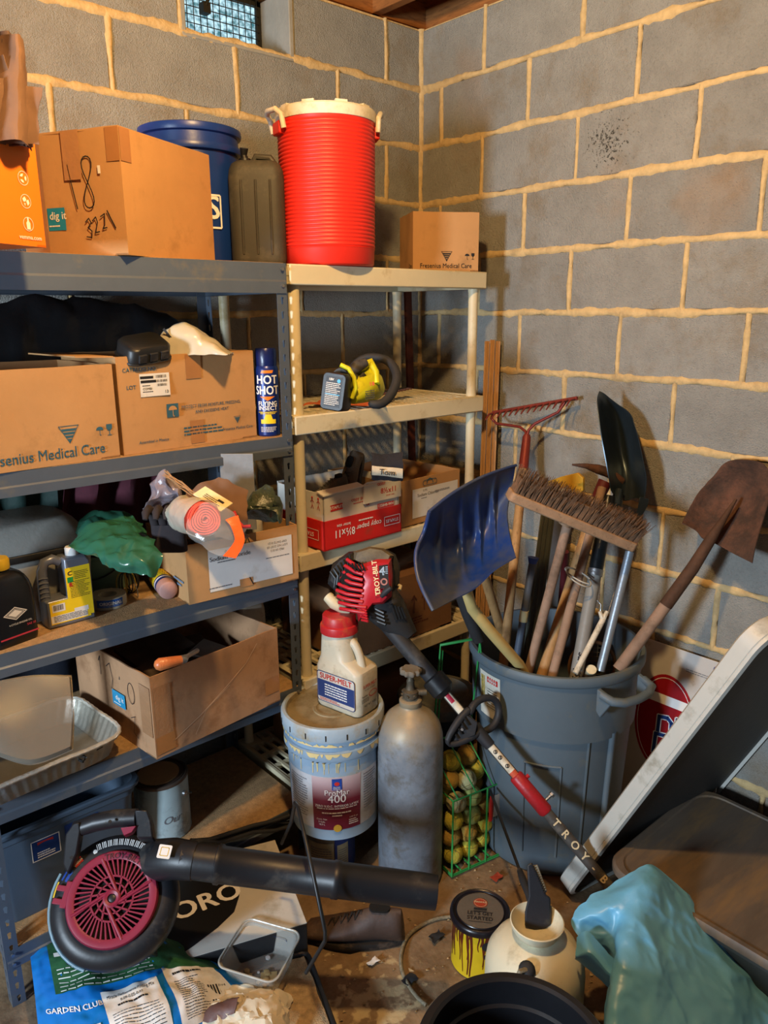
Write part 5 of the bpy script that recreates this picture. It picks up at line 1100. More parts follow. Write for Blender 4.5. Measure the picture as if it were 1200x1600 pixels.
# red shroud: outline in the plane facing the camera with thickness, bulged
def bulge(name, m, px, d0, d1, rim=.85, smooth=40, n=1):
    cx = sum(p[0] for p in px)/len(px); cy = sum(p[1] for p in px)/len(px)
    ring = lambda s, d: [E(cx+(x-cx)*s, cy+(y-cy)*s, d) for x, y in px]
    b = B(); b.loft([ring(.9, d1), ring(1, d1-(d1-d0)*.15), ring(1, d0+(d1-d0)*.3), ring((1+rim)/2, d0+(d1-d0)*.08), ring(rim*.93, d0), ring(rim*.4, d0-.004)]); return b.build(name, m, gs, smooth=smooth)
REDP2 = mat('red_shroud_plastic', '#b3202c', rough=.35, var=.05, bump=.01, dirt='#7a3a34', dirt_amt=.08)
bulge('engine_block', BLACKP, [(512, 908), (520, 880), (545, 862), (580, 858), (610, 868), (622, 892), (620, 925), (604, 940), (580, 962), (558, 950), (530, 928)], -.04, .11, .8)
bulge('red_shroud', REDP2, [(560, 882), (590, 872), (612, 872), (614, 900), (612, 932), (600, 944), (582, 946), (574, 956), (560, 972), (556, 950), (562, 930), (568, 905)], -.085, .06, .9)
bulge('top_cover', mat('olive_dusty_cover', '#5b5344', rough=.6, var=.12, dirt='#7d7259', dirt_amt=.3), [(552, 862), (578, 854), (600, 857), (616, 868), (612, 878), (590, 876), (562, 884), (548, 876)], -.06, .10, .85)
bulge('muffler_cover', BLACKR, [(512, 912), (516, 892), (530, 872), (552, 862), (562, 866), (540, 885), (528, 905), (524, 924)], -.05, .08, .85)
bulge('back_guard', BLACKR, [(604, 858), (618, 866), (625, 885), (624, 915), (618, 922), (616, 900), (612, 876)], -.02, .12, .9)
for i in range(9):       # red cooling fins
    y = 884+i*8.6; x0 = 546-max(0, (i-0)*3.2)+(i > 5)*(i-5)*5; b = B()
    pa, pb_, pc__ = E(x0-4, y-10+i*1.0, -.058), E(x0+12, y+1, -.082), E(567 if i < 7 else 572, y+5, -.088)
    b.tube([pa, pb_, pc__], .0056, 8); b.build('cooling_fin', REDP2, gs, smooth=60)
bulge('fin_back', mat('deep_black', '#08080a'), [(530, 905), (548, 880), (566, 882), (568, 905), (562, 935), (556, 952), (540, 930)], -.072, .0, .95)
for i in range(4): b = B(); x = 550+i*5; b.tube([E(x, 880, -.088), E(x+6, 892, -.093)], .0028, 6); b.build('vent_slot', mat('deep_black', '#08080a'), gs)
for i in range(7): b = B(); b.tube([E(516+i*5, 893-i*4.6, -.055), E(524+i*4, 904-i*4.6, -.062), E(522+i*4, 918-i*4.2, -.06)], .003, 6); b.build('cover_rib', BLACKP, gs)
for i in range(5): b = B(); b.tube([E(559+i*1.5, 948+i*5.2, -.078), E(573+i*.6, 955+i*4, -.094)], .0035, 6); b.build('lower_fin', REDP2, gs)
ME = frame(E(587, 905, -.1), (CU*.97-CR*.1), z=-CW); b = B(); text(b, 'TROY-BILT', .020, frame(E(588, 903, -.099), (CU*.98+CR*-.12), z=-CW), bold=.03); outline(b, frame(E(590, 925, -.099), CR, z=-CW), [(.006*math.cos(t), .006*math.sin(t)) for t in [i*PI/8 for i in range(16)]], .002); b.build('lettering', mat('cream_print', '#e4d8a8', rough=.5), gs)
b = B(); b.loft([[E(x, y, d) for x, y in ((592, 884), (606, 882), (608, 918), (594, 920))] for d in (-.0995, -.094)]); b.build('label_panel', INK, gs)
b = B(); text(b, '4', .034, frame(E(597, 893, -.1012), CR, z=-CW), bold=.03)
for i in range(4): rectp(b, frame(E(604, 886+i*3.2, -.101), CR, z=-CW), .007, .0025)
b.build('lettering', mat('silver_blue_print', '#9fb4c8', rough=.4), gs)
b = B(); outline(b, frame(E(600, 909, -.1012), CR, z=-CW), [(.008*math.cos(t), .008*math.sin(t)) for t in [i*PI/8 for i in range(16)]], .004); b.build('emblem', mat('pink_print', '#d89a90', rough=.4), gs)
b = B(); b.tube([E(596, 932, -.10), E(603, 924, -.11), E(611, 918, -.115)], [.006, .010, .007], 12); b.build('choke_lever', BLKR, gs, smooth=60)
b = B(); b.tube([E(512, 932, -.02), E(522, 942, -.03), E(545, 956, -.02)], [.016, .019, .014], 16); b.build('fuel_tank', CREAM, gs, smooth=60)
b = B(); b.tube([E(618, 912, .0), E(626, 916, -.02), E(624, 922, -.03)], .005, 8); b.build('pull_cord', CREAM, gs)

# ================================================================ BUCKET, JUG, CYLINDER, BASKET
oc_ = thing('old_can', 'old round can with worn beige and navy label under the paint bucket', 'paint can', (-.968, -.602, 0))
paint_can(oc_, .083, .187, mat('aged_can', '#8b7c66', rough=.6, metal=.2, var=.3, scale=12, dirt='#55493a', dirt_amt=.3), mat('rusty_tin', '#5f5148'))
qa = math.atan2(CAM.y+.602, CAM.x+.968)
b = B(); arcpatch(b, R(qa), .0818, .18, 1.35, .01, .175, 14); b.build('label_panel', mat('navy_label', '#1b3a78'), oc_)
b = B(); arcpatch(b, R(qa), .0822, .28, .75, .015, .11, 8); arcpatch(b, R(qa), .0822, -.9, .15, .03, .12, 10); b.build('label_panel', mat('beige_label', '#b3a47e', rough=.7, dirt='#7d6d50', dirt_amt=.3), oc_)
b = B(); lines(b, R(qa+.5) @ T(0, 0, .06), .03, .07, 9, .35, 2, wrap=.083); lines(b, R(qa-.35) @ T(0, 0, .075), .07, .06, 7, .35, 3, wrap=.083); b.build('lettering', GINK, oc_)
BKB = mat('blue_grey_bucket', '#8fa6bb', rough=.45, var=.05, bump=.02, dirt='#a79d80', dirt_amt=.08)
bk_ = thing('paint_bucket', 'five gallon blue grey paint bucket with paint drips and maroon label', 'bucket', (-.968, -.637, .188))
B().lathe([(0, 0), (.127, 0), (.131, .004), (.131, .012), (.1385, .255), (.1385, .27), (.146, .272), (.149, .278), (.148, .30), (.1395, .303), (.1395, .318), (.147, .320), (.149, .326), (.147, .338), (.142, .340)], 64).build('pail', BKB, bk_, smooth=40)
LIDB = mat('dusty_bucket_lid', '#8f8264', rough=.6, var=.1, bump=.06, dirt='#6d5c3a', dirt_amt=.35, dirt_scale=14)
b = B(); b.lathe([(.1495, .336), (.1535, .338), (.1545, .345), (.1545, .372), (.151, .379), (.143, .380), (.139, .376)], 64); b.build('lid_rim', mat('pale_lid_rim', '#9fb0bd', rough=.45, var=.05, dirt='#a08c64', dirt_amt=.22, dirt_scale=9), bk_, smooth=40)
b = B(); b.lathe([(.139, .376), (.135, .366), (.06, .366), (.058, .369), (.05, .369), (.048, .366), (0, .366)], 64)
b.build('lid', LIDB, bk_, smooth=40)
for i in range(16): a = 2*PI*i/16; b = B(); b.box((.1535, -.0015, .345), (.1560, .0015, .362), R(a)); b.build('lid_notch', mat('deep_black', '#08080a'), bk_)
rd = random.Random(8); DRIP = mat('cream_paint_drip', '#d9c48c', rough=.45, var=.06, bump=.02); b = B(); qb = math.atan2(CAM.y+.637, CAM.x+.968)
for i in range(70):
    a = qb+rd.uniform(-1.5, 1.3); w_ = rd.uniform(.008, .04); l_ = rd.uniform(.004, .011)
    b.grid(lambda u, v: ((.1503-.0006*v)*math.cos(a+(u-.5)*w_*6), (.1503-.0006*v)*math.sin(a+(u-.5)*w_*6), .326-.004+v*l_*(1-(2*u-1)**2)), 5, 2) if i % 2 else b.grid(lambda u, v: (.1497*math.cos(a+(u-.5)*w_*5), .1497*math.sin(a+(u-.5)*w_*5), .300-v*l_*1.6*(1-(2*u-1)**2)), 5, 2)
for i in range(22):
    a = qb+rd.choice((-.45, -.1, .12, .5, -.9, .2))+rd.uniform(-.14, .14); l_ = rd.uniform(.01, .045); w_ = rd.uniform(.012, .03)
    b.grid(lambda u, v: ((.1393+.010*(v > .97))*math.cos(a+(u-.5)*w_*(1-.5*(1-v))), (.1393+.010*(v > .97))*math.sin(a+(u-.5)*w_*(1-.5*(1-v))), .27-l_*(1-v)), 2, 5)
b.build('paint_drips', DRIP, bk_, kind='stuff')
Rr = lambda z: .131+(.1385-.131)*(z-.012)/.243
b = B(); b.grid(lambda u, v: ((Rr(.04+.18*v)+.0005)*math.cos(qb-1.25+2.4*u), (Rr(.04+.18*v)+.0005)*math.sin(qb-1.25+2.4*u), .04+.18*v), 40, 4); b.build('label_panel', mat('pale_label', '#b9bcc2', rough=.5, var=.05, dirt='#98907a', dirt_amt=.15), bk_)
gmx = mat('maroon_label', '#6e1f33', rough=.4, var=.05, bump=0)
nt = gmx.node_tree; bs = nt.nodes['Principled BSDF']; tcn = nt.nodes.new('ShaderNodeTexCoord'); spn = nt.nodes.new('ShaderNodeSeparateXYZ'); mrn = nt.nodes.new('ShaderNodeMapRange'); mrn.inputs[1].default_value = .14; mrn.inputs[2].default_value = .215
cx_ = nt.nodes.new('ShaderNodeMix'); cx_.data_type = 'RGBA'; cx_.inputs['A'].default_value = (*hx('#6e1f33'), 1); cx_.inputs['B'].default_value = (*hx('#c0a9ac'), 1)
nt.links.new(tcn.outputs['Object'], spn.inputs[0]); nt.links.new(spn.outputs[2], mrn.inputs[0]); nt.links.new(mrn.outputs[0], cx_.inputs['Factor']); nt.links.new(cx_.outputs['Result'], bs.inputs['Base Color'])
b = B(); b.grid(lambda u, v: ((Rr(.04+.18*v)+.001)*math.cos(qb-.50+1.08*u), (Rr(.04+.18*v)+.001)*math.sin(qb-.50+1.08*u), .04+.178*v), 24, 4); b.build('label_panel', gmx, bk_)
Mq = lambda z, o=.04: R(qb+o) @ T(0, 0, z)
b = B(); b.grid(lambda u, v: (.1392*math.cos(qb-.06+.21*u), .1392*math.sin(qb-.06+.21*u), .178+.036*v), 6, 1); b.build('logo_panel', mat('royal_blue_print', '#1e3f8f', rough=.4), bk_)
b = B(); b.grid(lambda u, v: (.1397*math.cos(qb+.045+.055*math.cos(2*PI*u)*v), .1397*math.sin(qb+.045+.055*math.cos(2*PI*u)*v), .198+.0065*math.sin(2*PI*u)*v), 16, 2); b.build('logo_emblem', REDP, bk_)
b = B(); text(b, 'Sherwin', .006, Mq(.1875), bold=.02, wrap=.1392); text(b, 'Williams', .006, Mq(.182), bold=.02, wrap=.1392); text(b, 'ProMar', .024, Mq(.168), wrap=.1385, bold=.008); text(b, '400', .036, Mq(.147), bold=.012, wrap=.138)
text(b, 'ZERO V.O.C. INTERIOR LATEX', .0105, Mq(.123), bold=.02, wrap=.1375, sx=.9); lines(b, Mq(.115), .12, .005, 1, .5, 2, wrap=.137); lines(b, Mq(.1), .09, .006, 1, .7, 4, wrap=.1365); lines(b, Mq(.091), .03, .006, 1, .7, 4, wrap=.1365)
text(b, 'Cont. Net', .0075, Mq(.078, -.30), wrap=.136); text(b, '5 Gals.', .0075, Mq(.069, -.30), wrap=.136); text(b, '18.9 L', .0075, Mq(.06, -.30), wrap=.136); text(b, '640 fl oz', .0075, Mq(.08, .40), wrap=.136); lines(b, Mq(.065, .40), .03, .02, 3, .5, 3, wrap=.136)
b.build('lettering', mat('silver_print', '#d8d2d2', rough=.4, var=.04, bump=0), bk_)
b = B(); lines(b, Mq(.14, -.88), .07, .13, 16, .35, 6, wrap=.137); lines(b, Mq(.15, .86), .055, .12, 14, .35, 7, wrap=.137); b.build('lettering', GINK, bk_)
b = B(); b.cyl(.012, 0, .001, 20, Mq(.047) @ T(.1350, 0, 0) @ R(PI/2, 'Y')); b.build('seal', mat('gold_seal', '#c9a03a', rough=.4), bk_)
# ice melt jug on the bucket
JUG = mat('translucent_jug', '#c9c0aa', rough=.45, var=.08, scale=8, bump=.04, dirt='#8e7a58', dirt_amt=.25, sub=.15)
zt_ = .188+.369
cN = W(566, 1124, z=zt_); cL = W(492, 1082, z=zt_); cR = W(596, 1104, z=zt_)
jb = cR-cN; jb.z = 0; wj2 = max(.075, min(.11, jb.length)); jb.normalize(); dj = cL-cN; dj.z = 0; dj2 = min(.15, dj.length); dj.normalize(); dj = (dj-jb*dj.dot(jb)).normalized()
ij = thing('ice_melt_jug', 'dirty white handled jug with red lid and SUPER-MELT label on the bucket', 'jug', M=frame(cN+jb*wj2/2+dj*dj2/2-CR*.004+dj*.012, jb, z=(0, 0, 1)) @ Matrix.Scale(1.13, 4))
def rr2(w, d, r, z, cx=0, cy=0): return [(x+cx, y+cy, z) for x, y in rrect(w, d, r, 6)]
hj = .205
b = B(); b.loft([rr2(wj2*.92, dj2*.94, .018, 0), rr2(wj2, dj2, .02, .008), rr2(wj2, dj2, .02, .112), rr2(wj2*.96, dj2*.97, .02, .120), rr2(wj2*.9, dj2*.68, .03, .140, 0, dj2*.13), rr2(wj2*.92, dj2*.62, .036, .175, 0, dj2*.16), rr2(.092, .092, .0455, .205, 0, dj2*.16), rr2(.086, .086, .0425, .210, 0, dj2*.16)]); b.build('jug_body', JUG, ij, smooth=45)
b = B(); b.tube([(0, -dj2*.04, .186), (0, -dj2*.14, .188), (0, -dj2*.25, .168), (0, -dj2*.32, .140), (0, -dj2*.36, .108)], [.012, .0125, .0115, .011, .013], 14); b.build('handle', JUG, ij, smooth=60, sub=1)
RC = mat('dusty_red_cap', '#b8282e', rough=.4, var=.06, bump=.02, dirt='#a86a3c', dirt_amt=.2)
B().lathe([(.047, .206), (.050, .207), (.0505, .224), (.049, .228), (.0445, .230), (.0435, .252), (.041, .255), (.0, .256)], 48, T(0, dj2*.16, 0)).build('cap', RC, ij, smooth=40)
Ml = frame((-wj2/2-.0012, -.0, .06), (0, -1, 0), y=(0, 0, 1))
b = B(); b.prism(rrect(dj2*.84, .085, .008, 4), 0, .0003, Ml); b.build('label_panel', mat('label_white_dusty', '#c8c0b4', rough=.5, dirt='#a08e70', dirt_amt=.15), ij)
b = B(); rectp(b, Ml @ T(0, -.006, .0006), dj2*.82, .050); outline(b, Ml @ T(0, .0, .0006), rrect(dj2*.84, .085, .008, 4), .002); b.build('label_panel', BLUEP, ij)
b = B(); text(b, 'SUPER-MELT', .0215, Ml @ T(0, .030, .0008), bold=.035, sx=.88); text(b, 'SUPER-MELT', .0125, frame((0, -dj2/2-.0012, .082), (1, 0, 0), y=(0, 0, 1)), bold=.03, sx=.8); outline(b, frame((.012, -dj2/2-.0012, .055), (1, 0, 0), y=(0, 0, 1)), [(.016*math.cos(t), .008*math.sin(t)) for t in [i*PI/8 for i in range(16)]], .002); lines(b, Ml @ T(-.02, -.036, .0008), .07, .008, 2, .5, 3); b.build('lettering', REDP, ij)
b = B(); lines(b, Ml @ T(.0, -.006, .001), .075, .036, 5, .45, 5); b.build('lettering', WINK, ij)
b = B(); text(b, 'for years of trouble', .0065, frame((0, -dj2/2-.0012, .072), (1, 0, 0), y=(0, 0, 1)), sx=.8); text(b, 'Twinkler', .008, frame((-.022, -dj2/2-.0012, .056), (1, 0, 0), y=(0, 0, 1)), bold=.02, sx=.85); lines(b, frame((-.02, -dj2/2-.0012, .044), (1, 0, 0), y=(0, 0, 1)), .03, .012, 3, .4, 5); text(b, 'NET WT. 9 LBS', .0085, frame((0, -dj2/2-.0012, .028), (1, 0, 0), y=(0, 0, 1)), bold=.01, sx=.85); b.build('lettering', INK, ij)

# gas cylinder
CY = mat('dull_cylinder', '#868f9a', rough=.5, metal=.25, var=.2, scale=22, bump=.1, bscale=30, dirt='#6b6354', dirt_amt=.25, dirt_scale=16)
CZ = -.058
cy = thing('gas_cylinder', 'dusty grey metal gas cylinder with a valve wheel, standing beside the bucket', 'gas cylinder', (-.822, -.822, 0))
Rc = .098
def dust_top(m, col, z0, z1, amt=.85):
    nt = m.node_tree; N = nt.nodes; L = nt.links; b_ = N['Principled BSDF']; old = b_.inputs['Base Color'].links[0].from_socket
    t_ = N.new('ShaderNodeTexCoord'); sp = N.new('ShaderNodeSeparateXYZ'); n_ = N.new('ShaderNodeTexNoise'); n_.inputs['Scale'].default_value = 22; n_.inputs['Detail'].default_value = 8
    L.new(t_.outputs['Object'], sp.inputs[0]); L.new(t_.outputs['Object'], n_.inputs[0]); ma = N.new('ShaderNodeMath'); ma.operation = 'MULTIPLY_ADD'; ma.inputs[1].default_value = .16; L.new(n_.outputs[0], ma.inputs[0]); L.new(sp.outputs[2], ma.inputs[2])
    mr = N.new('ShaderNodeMapRange'); mr.inputs[1].default_value = z0+.08; mr.inputs[2].default_value = z1+.08; mr.inputs[4].default_value = amt; L.new(ma.outputs[0], mr.inputs[0])
    mx = N.new('ShaderNodeMix'); mx.data_type = 'RGBA'; L.new(mr.outputs[0], mx.inputs['Factor']); L.new(old, mx.inputs['A']); mx.inputs['B'].default_value = (*hx(col), 1); L.new(mx.outputs['Result'], b_.inputs['Base Color'])
dust_top(CY, '#a08c66', .45, .56, .75)
B().lathe([(0, .0), (.086, 0), (Rc, .012), (Rc, .465), (.096, .495), (.088, .525), (.072, .55), (.052, .568), (.034, .578), (.030, .586), (.033, .59), (.033, .602), (.026, .606), (0, .606)], 56).build('tank', CY, cy, smooth=60)
VB = mat('dirty_brass', '#5d5446', rough=.6, metal=.5, var=.25, scale=30, bump=.1)
CV = T(0, 0, CZ)
b = B(); b.lathe([(.016, .66), (.017, .668), (.024, .672), (.024, .69), (.014, .695), (.011, .71), (.012, .722), (.009, .726), (.009, .745)], 20, CV); b.build('valve_stem', VB, cy, smooth=40)
for i in range(7): a = 2*PI*i/7; b = B(); b.tube([(.014*math.cos(a), .014*math.sin(a), .682), (.028*math.cos(a), .028*math.sin(a), .680)], .005, 6, CV); b.build('nut_lobe', VB, cy)
b = B(); b.tube([(0, 0, .683), (.036, -.03, .684)], .010, 12, CV); b.build('outlet', VB, cy, smooth=40)
b = B(); L1 = [((.030+.0028*math.cos(9*t))*math.cos(t), (.030+.0028*math.cos(9*t))*math.sin(t)) for t in [i*2*PI/72 for i in range(72)]]
b.loft([[(x*.9, y*.9, .744) for x, y in L1], [(x, y, .747) for x, y in L1], [(x, y, .756) for x, y in L1], [(x*.86, y*.86, .7605) for x, y in L1], [(x*.4, y*.4, .7590) for x, y in L1]], CV); b.build('hand_wheel', mat('dusty_rubber_wheel', '#6e675c', rough=.9, var=.15), cy, smooth=40)

# tennis ball hopper: green wire basket
GW = mat('green_wire', '#2f8f48', rough=.45, var=.15, bump=.02, dirt='#8a5a2a', dirt_amt=.05)
bs_ = thing('ball_hopper', 'green wire ball hopper with tall handle beside the gas cylinder', 'basket', (0, 0, 0))
f0 = W(706, 1370, z=.008); f1 = W(782, 1335, z=.008); dxy = (f1-f0); dxy.z = 0; L0 = dxy.length; dxy.normalize(); bk2 = V((-dxy.y, dxy.x, 0)); DB = .165
f0 = V((f0.x, f0.y, .008)); hB = .275
def bp(u, v, z, fl=0): return f0+dxy*(L0*u)+bk2*(DB*v)+V((0, 0, z-.008))-(dxy*(u-.5)+bk2*(v-.5))*-fl
W3 = .003
for z, r_ in ((.008, .0032), (hB, .003), (.014, .0024)):
    b = B(); b.tube([bp(0, 0, z), bp(1, 0, z), bp(1, 1, z), bp(0, 1, z)], r_, 8, close=True); b.build('wire_ring', GW, bs_)
for u in (0, .34, .68, 1):
    b = B(); b.tube([bp(u, 0, .008), bp(u, 0, hB)], W3, 8); b.build('upright_wire', GW, bs_)
    b = B(); b.tube([bp(u, 1, .008), bp(u, 1, hB)], W3, 8); b.build('upright_wire', GW, bs_)
for v in (.35, .7):
    for u in (0, 1): b = B(); b.tube([bp(u, v, .008), bp(u, v, hB)], W3, 8); b.build('upright_wire', GW, bs_)
for u in (.2, .4, .6, .8): b = B(); b.tube([bp(u, 0, .012), bp(u, 1, .012)], W3, 8); b.build('floor_wire', GW, bs_)
# open lid wires rising to the back
top0, top1 = W(688, 1008, D=2.27), W(750, 996, D=2.30)
lb0, lb1 = bp(.10, .92, hB), bp(.86, .92, hB)
b = B(); b.tube([lb0, top0+V((0, 0, -.02)), top0, top1, top1+V((0, 0, -.02)), lb1], [.003, .003, .0045, .0045, .003, .003], 8); b.build('handle', GW, bs_, smooth=60)
b = B(); b.tube([lb0+dxy*.02, top0+(top1-top0)*.0+V((.01, 0, -.02))], .0026, 8); b.build('handle_wire', GW, bs_)
b = B(); b.tube([top1+V((0, 0, -.01)), bp(1.0, .35, hB)], .0026, 8); b.build('handle_wire', GW, bs_)
lid0, lid1 = bp(0, 1, hB), bp(1, 1, hB); up_ = V((0, 0, .17))+bk2*.0-dxy*.06
for u in (.1, .45, .8): p = lid0+(lid1-lid0)*u; b = B(); b.tube([bp(u, .0, hB), bp(u, .0, hB)+ (bk2*.09+V((0, 0, .16)))-dxy*.05], .0022, 8); b.build('lid_wire', GW, bs_)
q0, q1 = bp(.0, 0, hB)+bk2*.09+V((0, 0, .16))-dxy*.05, bp(.85, 0, hB)+bk2*.09+V((0, 0, .16))-dxy*.05; b = B(); b.tube([q0, q1], .0024, 8); b.build('lid_wire', GW, bs_)
bm_ = [mat('tennis_felt_%s' % n_, c_, rough=.95, var=.12, scale=30, bump=.3, bscale=120) for n_, c_ in (('yellow', '#b3a73a'), ('tan', '#a8873c'), ('green', '#a3ad62'), ('pale', '#b0a878'))]
seam = mat('ball_seam', '#77703c', rough=.9)
cent = [(.17, .2, .045, 0), (.52, .22, .042, 0), (.84, .3, .05, 0), (.30, .6, .045, 1), (.75, .75, .045, 0), (.14, .25, .108, 1), (.48, .2, .105, 1), (.85, .22, .11, 0), (.3, .75, .11, 0), (.16, .18, .17, 0), (.53, .16, .167, 2), (.86, .25, .175, 1), (.38, .7, .165, 1), (.20, .15, .232, 3), (.55, .18, .23, 2), (.82, .6, .235, 1), (.14, .6, .235, 0), (.46, .25, .288, 3), (.18, .42, .295, 1), (.75, .45, .292, 0), (.5, .72, .30, 0), (.62, .55, .345, 1), (.24, .5, .352, 0)]
posl = ['at the very bottom', 'low', 'in the middle', 'high', 'on top']
bl0 = None; side_w = lambda u: 'left' if u < .34 else 'middle' if u < .66 else 'right'
for i, (u, v, z, c_) in enumerate(cent):
    p = bp(.5+(u-.5)*.92, .5+(v-.5)*.75+.02, z); t = thing('tennis_ball', 'faded tennis ball in the green wire hopper', 'tennis ball', p, group='tennis balls in the green wire hopper'); t.rotation_euler = (i*1.3, i*2.1, i*.7)
    t['label'] = '%s tennis ball %s, %s side of the green wire hopper' % (('yellow', 'tan', 'pale green', 'off white')[c_], posl[min(4, int(z/.073))], side_w(u))
    if v > .45: t['label'] = t['label'].replace(' side', ' rear side')
    if bl0 is None:
        b = B(); b.ball((0, 0, 0), .0325, 20); f_ = b.build('felt', bm_[c_], t, smooth=80); bl0 = [f_]
        def seamp(a): return V((math.cos(a)+.35*math.cos(3*a), math.sin(a)-.35*math.sin(3*a), .85*math.sin(2*a))).normalized()*.0326
        b = B(); b.tube([seamp(2*PI*k/40) for k in range(40)], .0009, 5, close=True); bl0.append(b.build('seam', seam, t))
    else:
        for o_ in bl0:
            c__ = o_.copy(); c__.parent = t; COL.objects.link(c__)
            if o_.name.startswith('felt'):
                c__.data = o_.data.copy() if False else o_.data; 
                if len(c__.material_slots): c__.material_slots[0].link = 'OBJECT'; c__.material_slots[0].material = bm_[c_]
tg = thing('paper_tag', 'red and white paper tag wedged between balls in the green hopper', 'tag', M=frame(bp(.82, -.04, .205), dxy*.9+V((0, 0, .1)), z=-bk2))
b = B(); b.grid(lambda u, v: (-.03+.016*u+.012*v, -.045+.09*v, .004*math.sin(u*3)), 3, 5); b.grid(lambda u, v: (.022+.016*u+.012*v, -.0+.04*v, .004), 3, 5); b.build('red_strip', REDP, tg, solid=.0006)
b = B(); b.grid(lambda u, v: (-.014+.040*u+.012*v, -.035+.075*v, .005*math.sin(u*3)), 3, 5); b.build('paper', mat('grey_tag', '#a09a90', rough=.7), tg, solid=.0006)

# ================================================================ TOOL BIN
BINM = mat('grey_blue_bin_plastic', '#56636c', rough=.55, var=.06, scale=6, bump=.03, bscale=60, dirt='#6d6a5c', dirt_amt=.08)
bc = V((-.343, -.979, 0)); qv = math.atan2(CAM.y-bc.y, CAM.x-bc.x)
bn = thing('tool_bin', 'large grey ribbed rubbish bin full of long handled tools, in the corner', 'bin', bc, rz=qv)   # local +x faces the camera
HB = .70
def bR(z): return .222+.032*z/HB
B().lathe([(0, 0), (.20, 0), (.215, .006), (bR(.03), .03), (bR(.48), .48), (bR(.482)+.010, .485), (bR(.66)+.010, .665), (.268, .668), (.272, .675), (.272, .694), (.268, .70), (.258, .70), (.254, .692), (.246, .52), (.216, .03), (0, .012)], 72).build('bin_body', BINM, bn, smooth=35)
for a0_ in (-.30,):        # recessed panel outlines and channel ribs on the side
    b = B(); pz = [(a0_, .08), (a0_, .40), (a0_+.45, .40), (a0_+.45, .08)]
    for (a, z), (c, z2) in zip(pz, pz[1:]):
        n_ = 8; P_ = []
        for k_ in range(n_+1): aa = a+(c-a)*k_/n_; zz = z+(z2-z)*k_/n_; P_.append(((bR(zz)+.0015)*math.cos(aa), (bR(zz)+.0015)*math.sin(aa), zz))
        b.tube(P_, .0035, 6)
    b.build('panel_ridge', BINM, bn, smooth=60)
b = B(); b.loft([[((bR(z)+o)*math.cos(a), (bR(z)+o)*math.sin(a), z) for z in (.02, .2, .47, .48)] + [((bR(z)+.0)*math.cos(a), (bR(z)+.0)*math.sin(a), z) for z in (.48, .47, .2, .02)] for a, o in ((.44, .0), (.45, .022), (.62, .022), (.63, .0))]); 
for s_ in (1, -1):
    ha = s_*.80+(.0 if s_ > 0 else -1.2)
    if s_ < 0: ha = .80+PI
    Mh = R(ha)
    b = B(); r0 = .262
    for q in (1, -1): b.hexa([Mh @ V(p) for p in ((r0-.005, q*.085-.007, .60), (r0+.012, q*.085-.007, .585), (r0+.012, q*.085+.007, .585), (r0-.005, q*.085+.007, .60), (r0-.005, q*.085-.007, .668), (r0+.052, q*.080-.007, .655), (r0+.052, q*.080+.007, .655), (r0-.005, q*.085+.007, .668))])
    b.build('handle_bracket', BINM, bn, bevel=.003)
    b = B(); b.tube([Mh @ V(p) for p in ((r0+.01, .088, .655), (r0+.045, .082, .648), (r0+.060, .05, .642), (r0+.064, 0, .640), (r0+.060, -.05, .642), (r0+.045, -.082, .648), (r0+.01, -.088, .655))], [.012, .013, .013, .013, .013, .013, .012], 10); b.build('handle', BINM, bn, smooth=60)
    b = B(); b.tube([Mh @ V((bR(.5)+.004, 0, .50)), Mh @ V((bR(.2)+.006, 0, .2)), Mh @ V((bR(.04)+.004, 0, .04))], .010, 8); b.build('side_rib', BINM, bn, smooth=60)
for a_ in (.47,):
    b = B(); b.tube([((bR(z)+.0012)*math.cos(a_), (bR(z)+.0012)*math.sin(a_), z) for z in (.03, .2, .4, .66)], .004, 6); b.build('corner_ridge', BINM, bn, smooth=60)
b = B(); 
def lab(u, v): a = -.98+.36*u; z = .505+.145*v; return (((bR(z)+.0115)*math.cos(a), (bR(z)+.0115)*math.sin(a), z))
b.grid(lab, 10, 4); b.build('sticker', mat('bin_label', '#c9c5b8', rough=.5, dirt='#948a70', dirt_amt=.15), bn)
b = B(); b.grid(lambda u, v: lab(.40+.5*u, .80+.13*v), 6, 2); b.build('label_panel', REDP, bn)
b = B(); text(b, 'Rubbermaid', .0075, R(-.98+.235) @ T(0, 0, .6305), bold=.02, wrap=bR(.63)+.0122); b.build('lettering', WINK, bn)
b = B(); b.grid(lambda u, v: lab(.05+.22*u, .30+.6*v), 4, 4); b.build('picture_strip', mat('sunflower_print', '#a08a3a', rough=.5, var=.6, scale=90), bn)
b = B(); lines(b, R(-.98+.235) @ T(0, 0, .575), .045, .075, 9, .3, 4, wrap=bR(.57)+.0122); b.build('lettering', INK, bn)

OAK = mat('ash_handle_wood', '#a17c50', rough=.55, var=.18, scale=5, bump=.05, stretch=(6, 6, 1), dirt='#6e5236', dirt_amt=.2)
OAK2 = mat('weathered_handle_wood', '#8d7360', rough=.75, var=.2, scale=6, bump=.1, dirt='#5c4a3c', dirt_amt=.25)
RUST = mat('rusty_steel', '#644231', rough=.9, metal=.1, var=.25, scale=14, bump=.3, bscale=90, dirt='#33271f', dirt_amt=.5, dirt_scale=11)
def inbin(top, mouth, zmin=.06):      # extend the handle below the mouth point while it stays inside the bin
    d = (mouth-top).normalized(); p = mouth.copy()
    while True:
        q = p+d*.01
        if q.z < zmin or math.hypot(q.x-bc.x, q.y-bc.y) > .195+.03*q.z: break
        p = q
    return p
def handle(t, top, mouth, r, m, name='handle', rt=None):
    e = inbin(top, mouth); b = B(); b.tube([top, mouth, e], [rt or r, r, r], 14); return b.build(name, m, t, smooth=60)

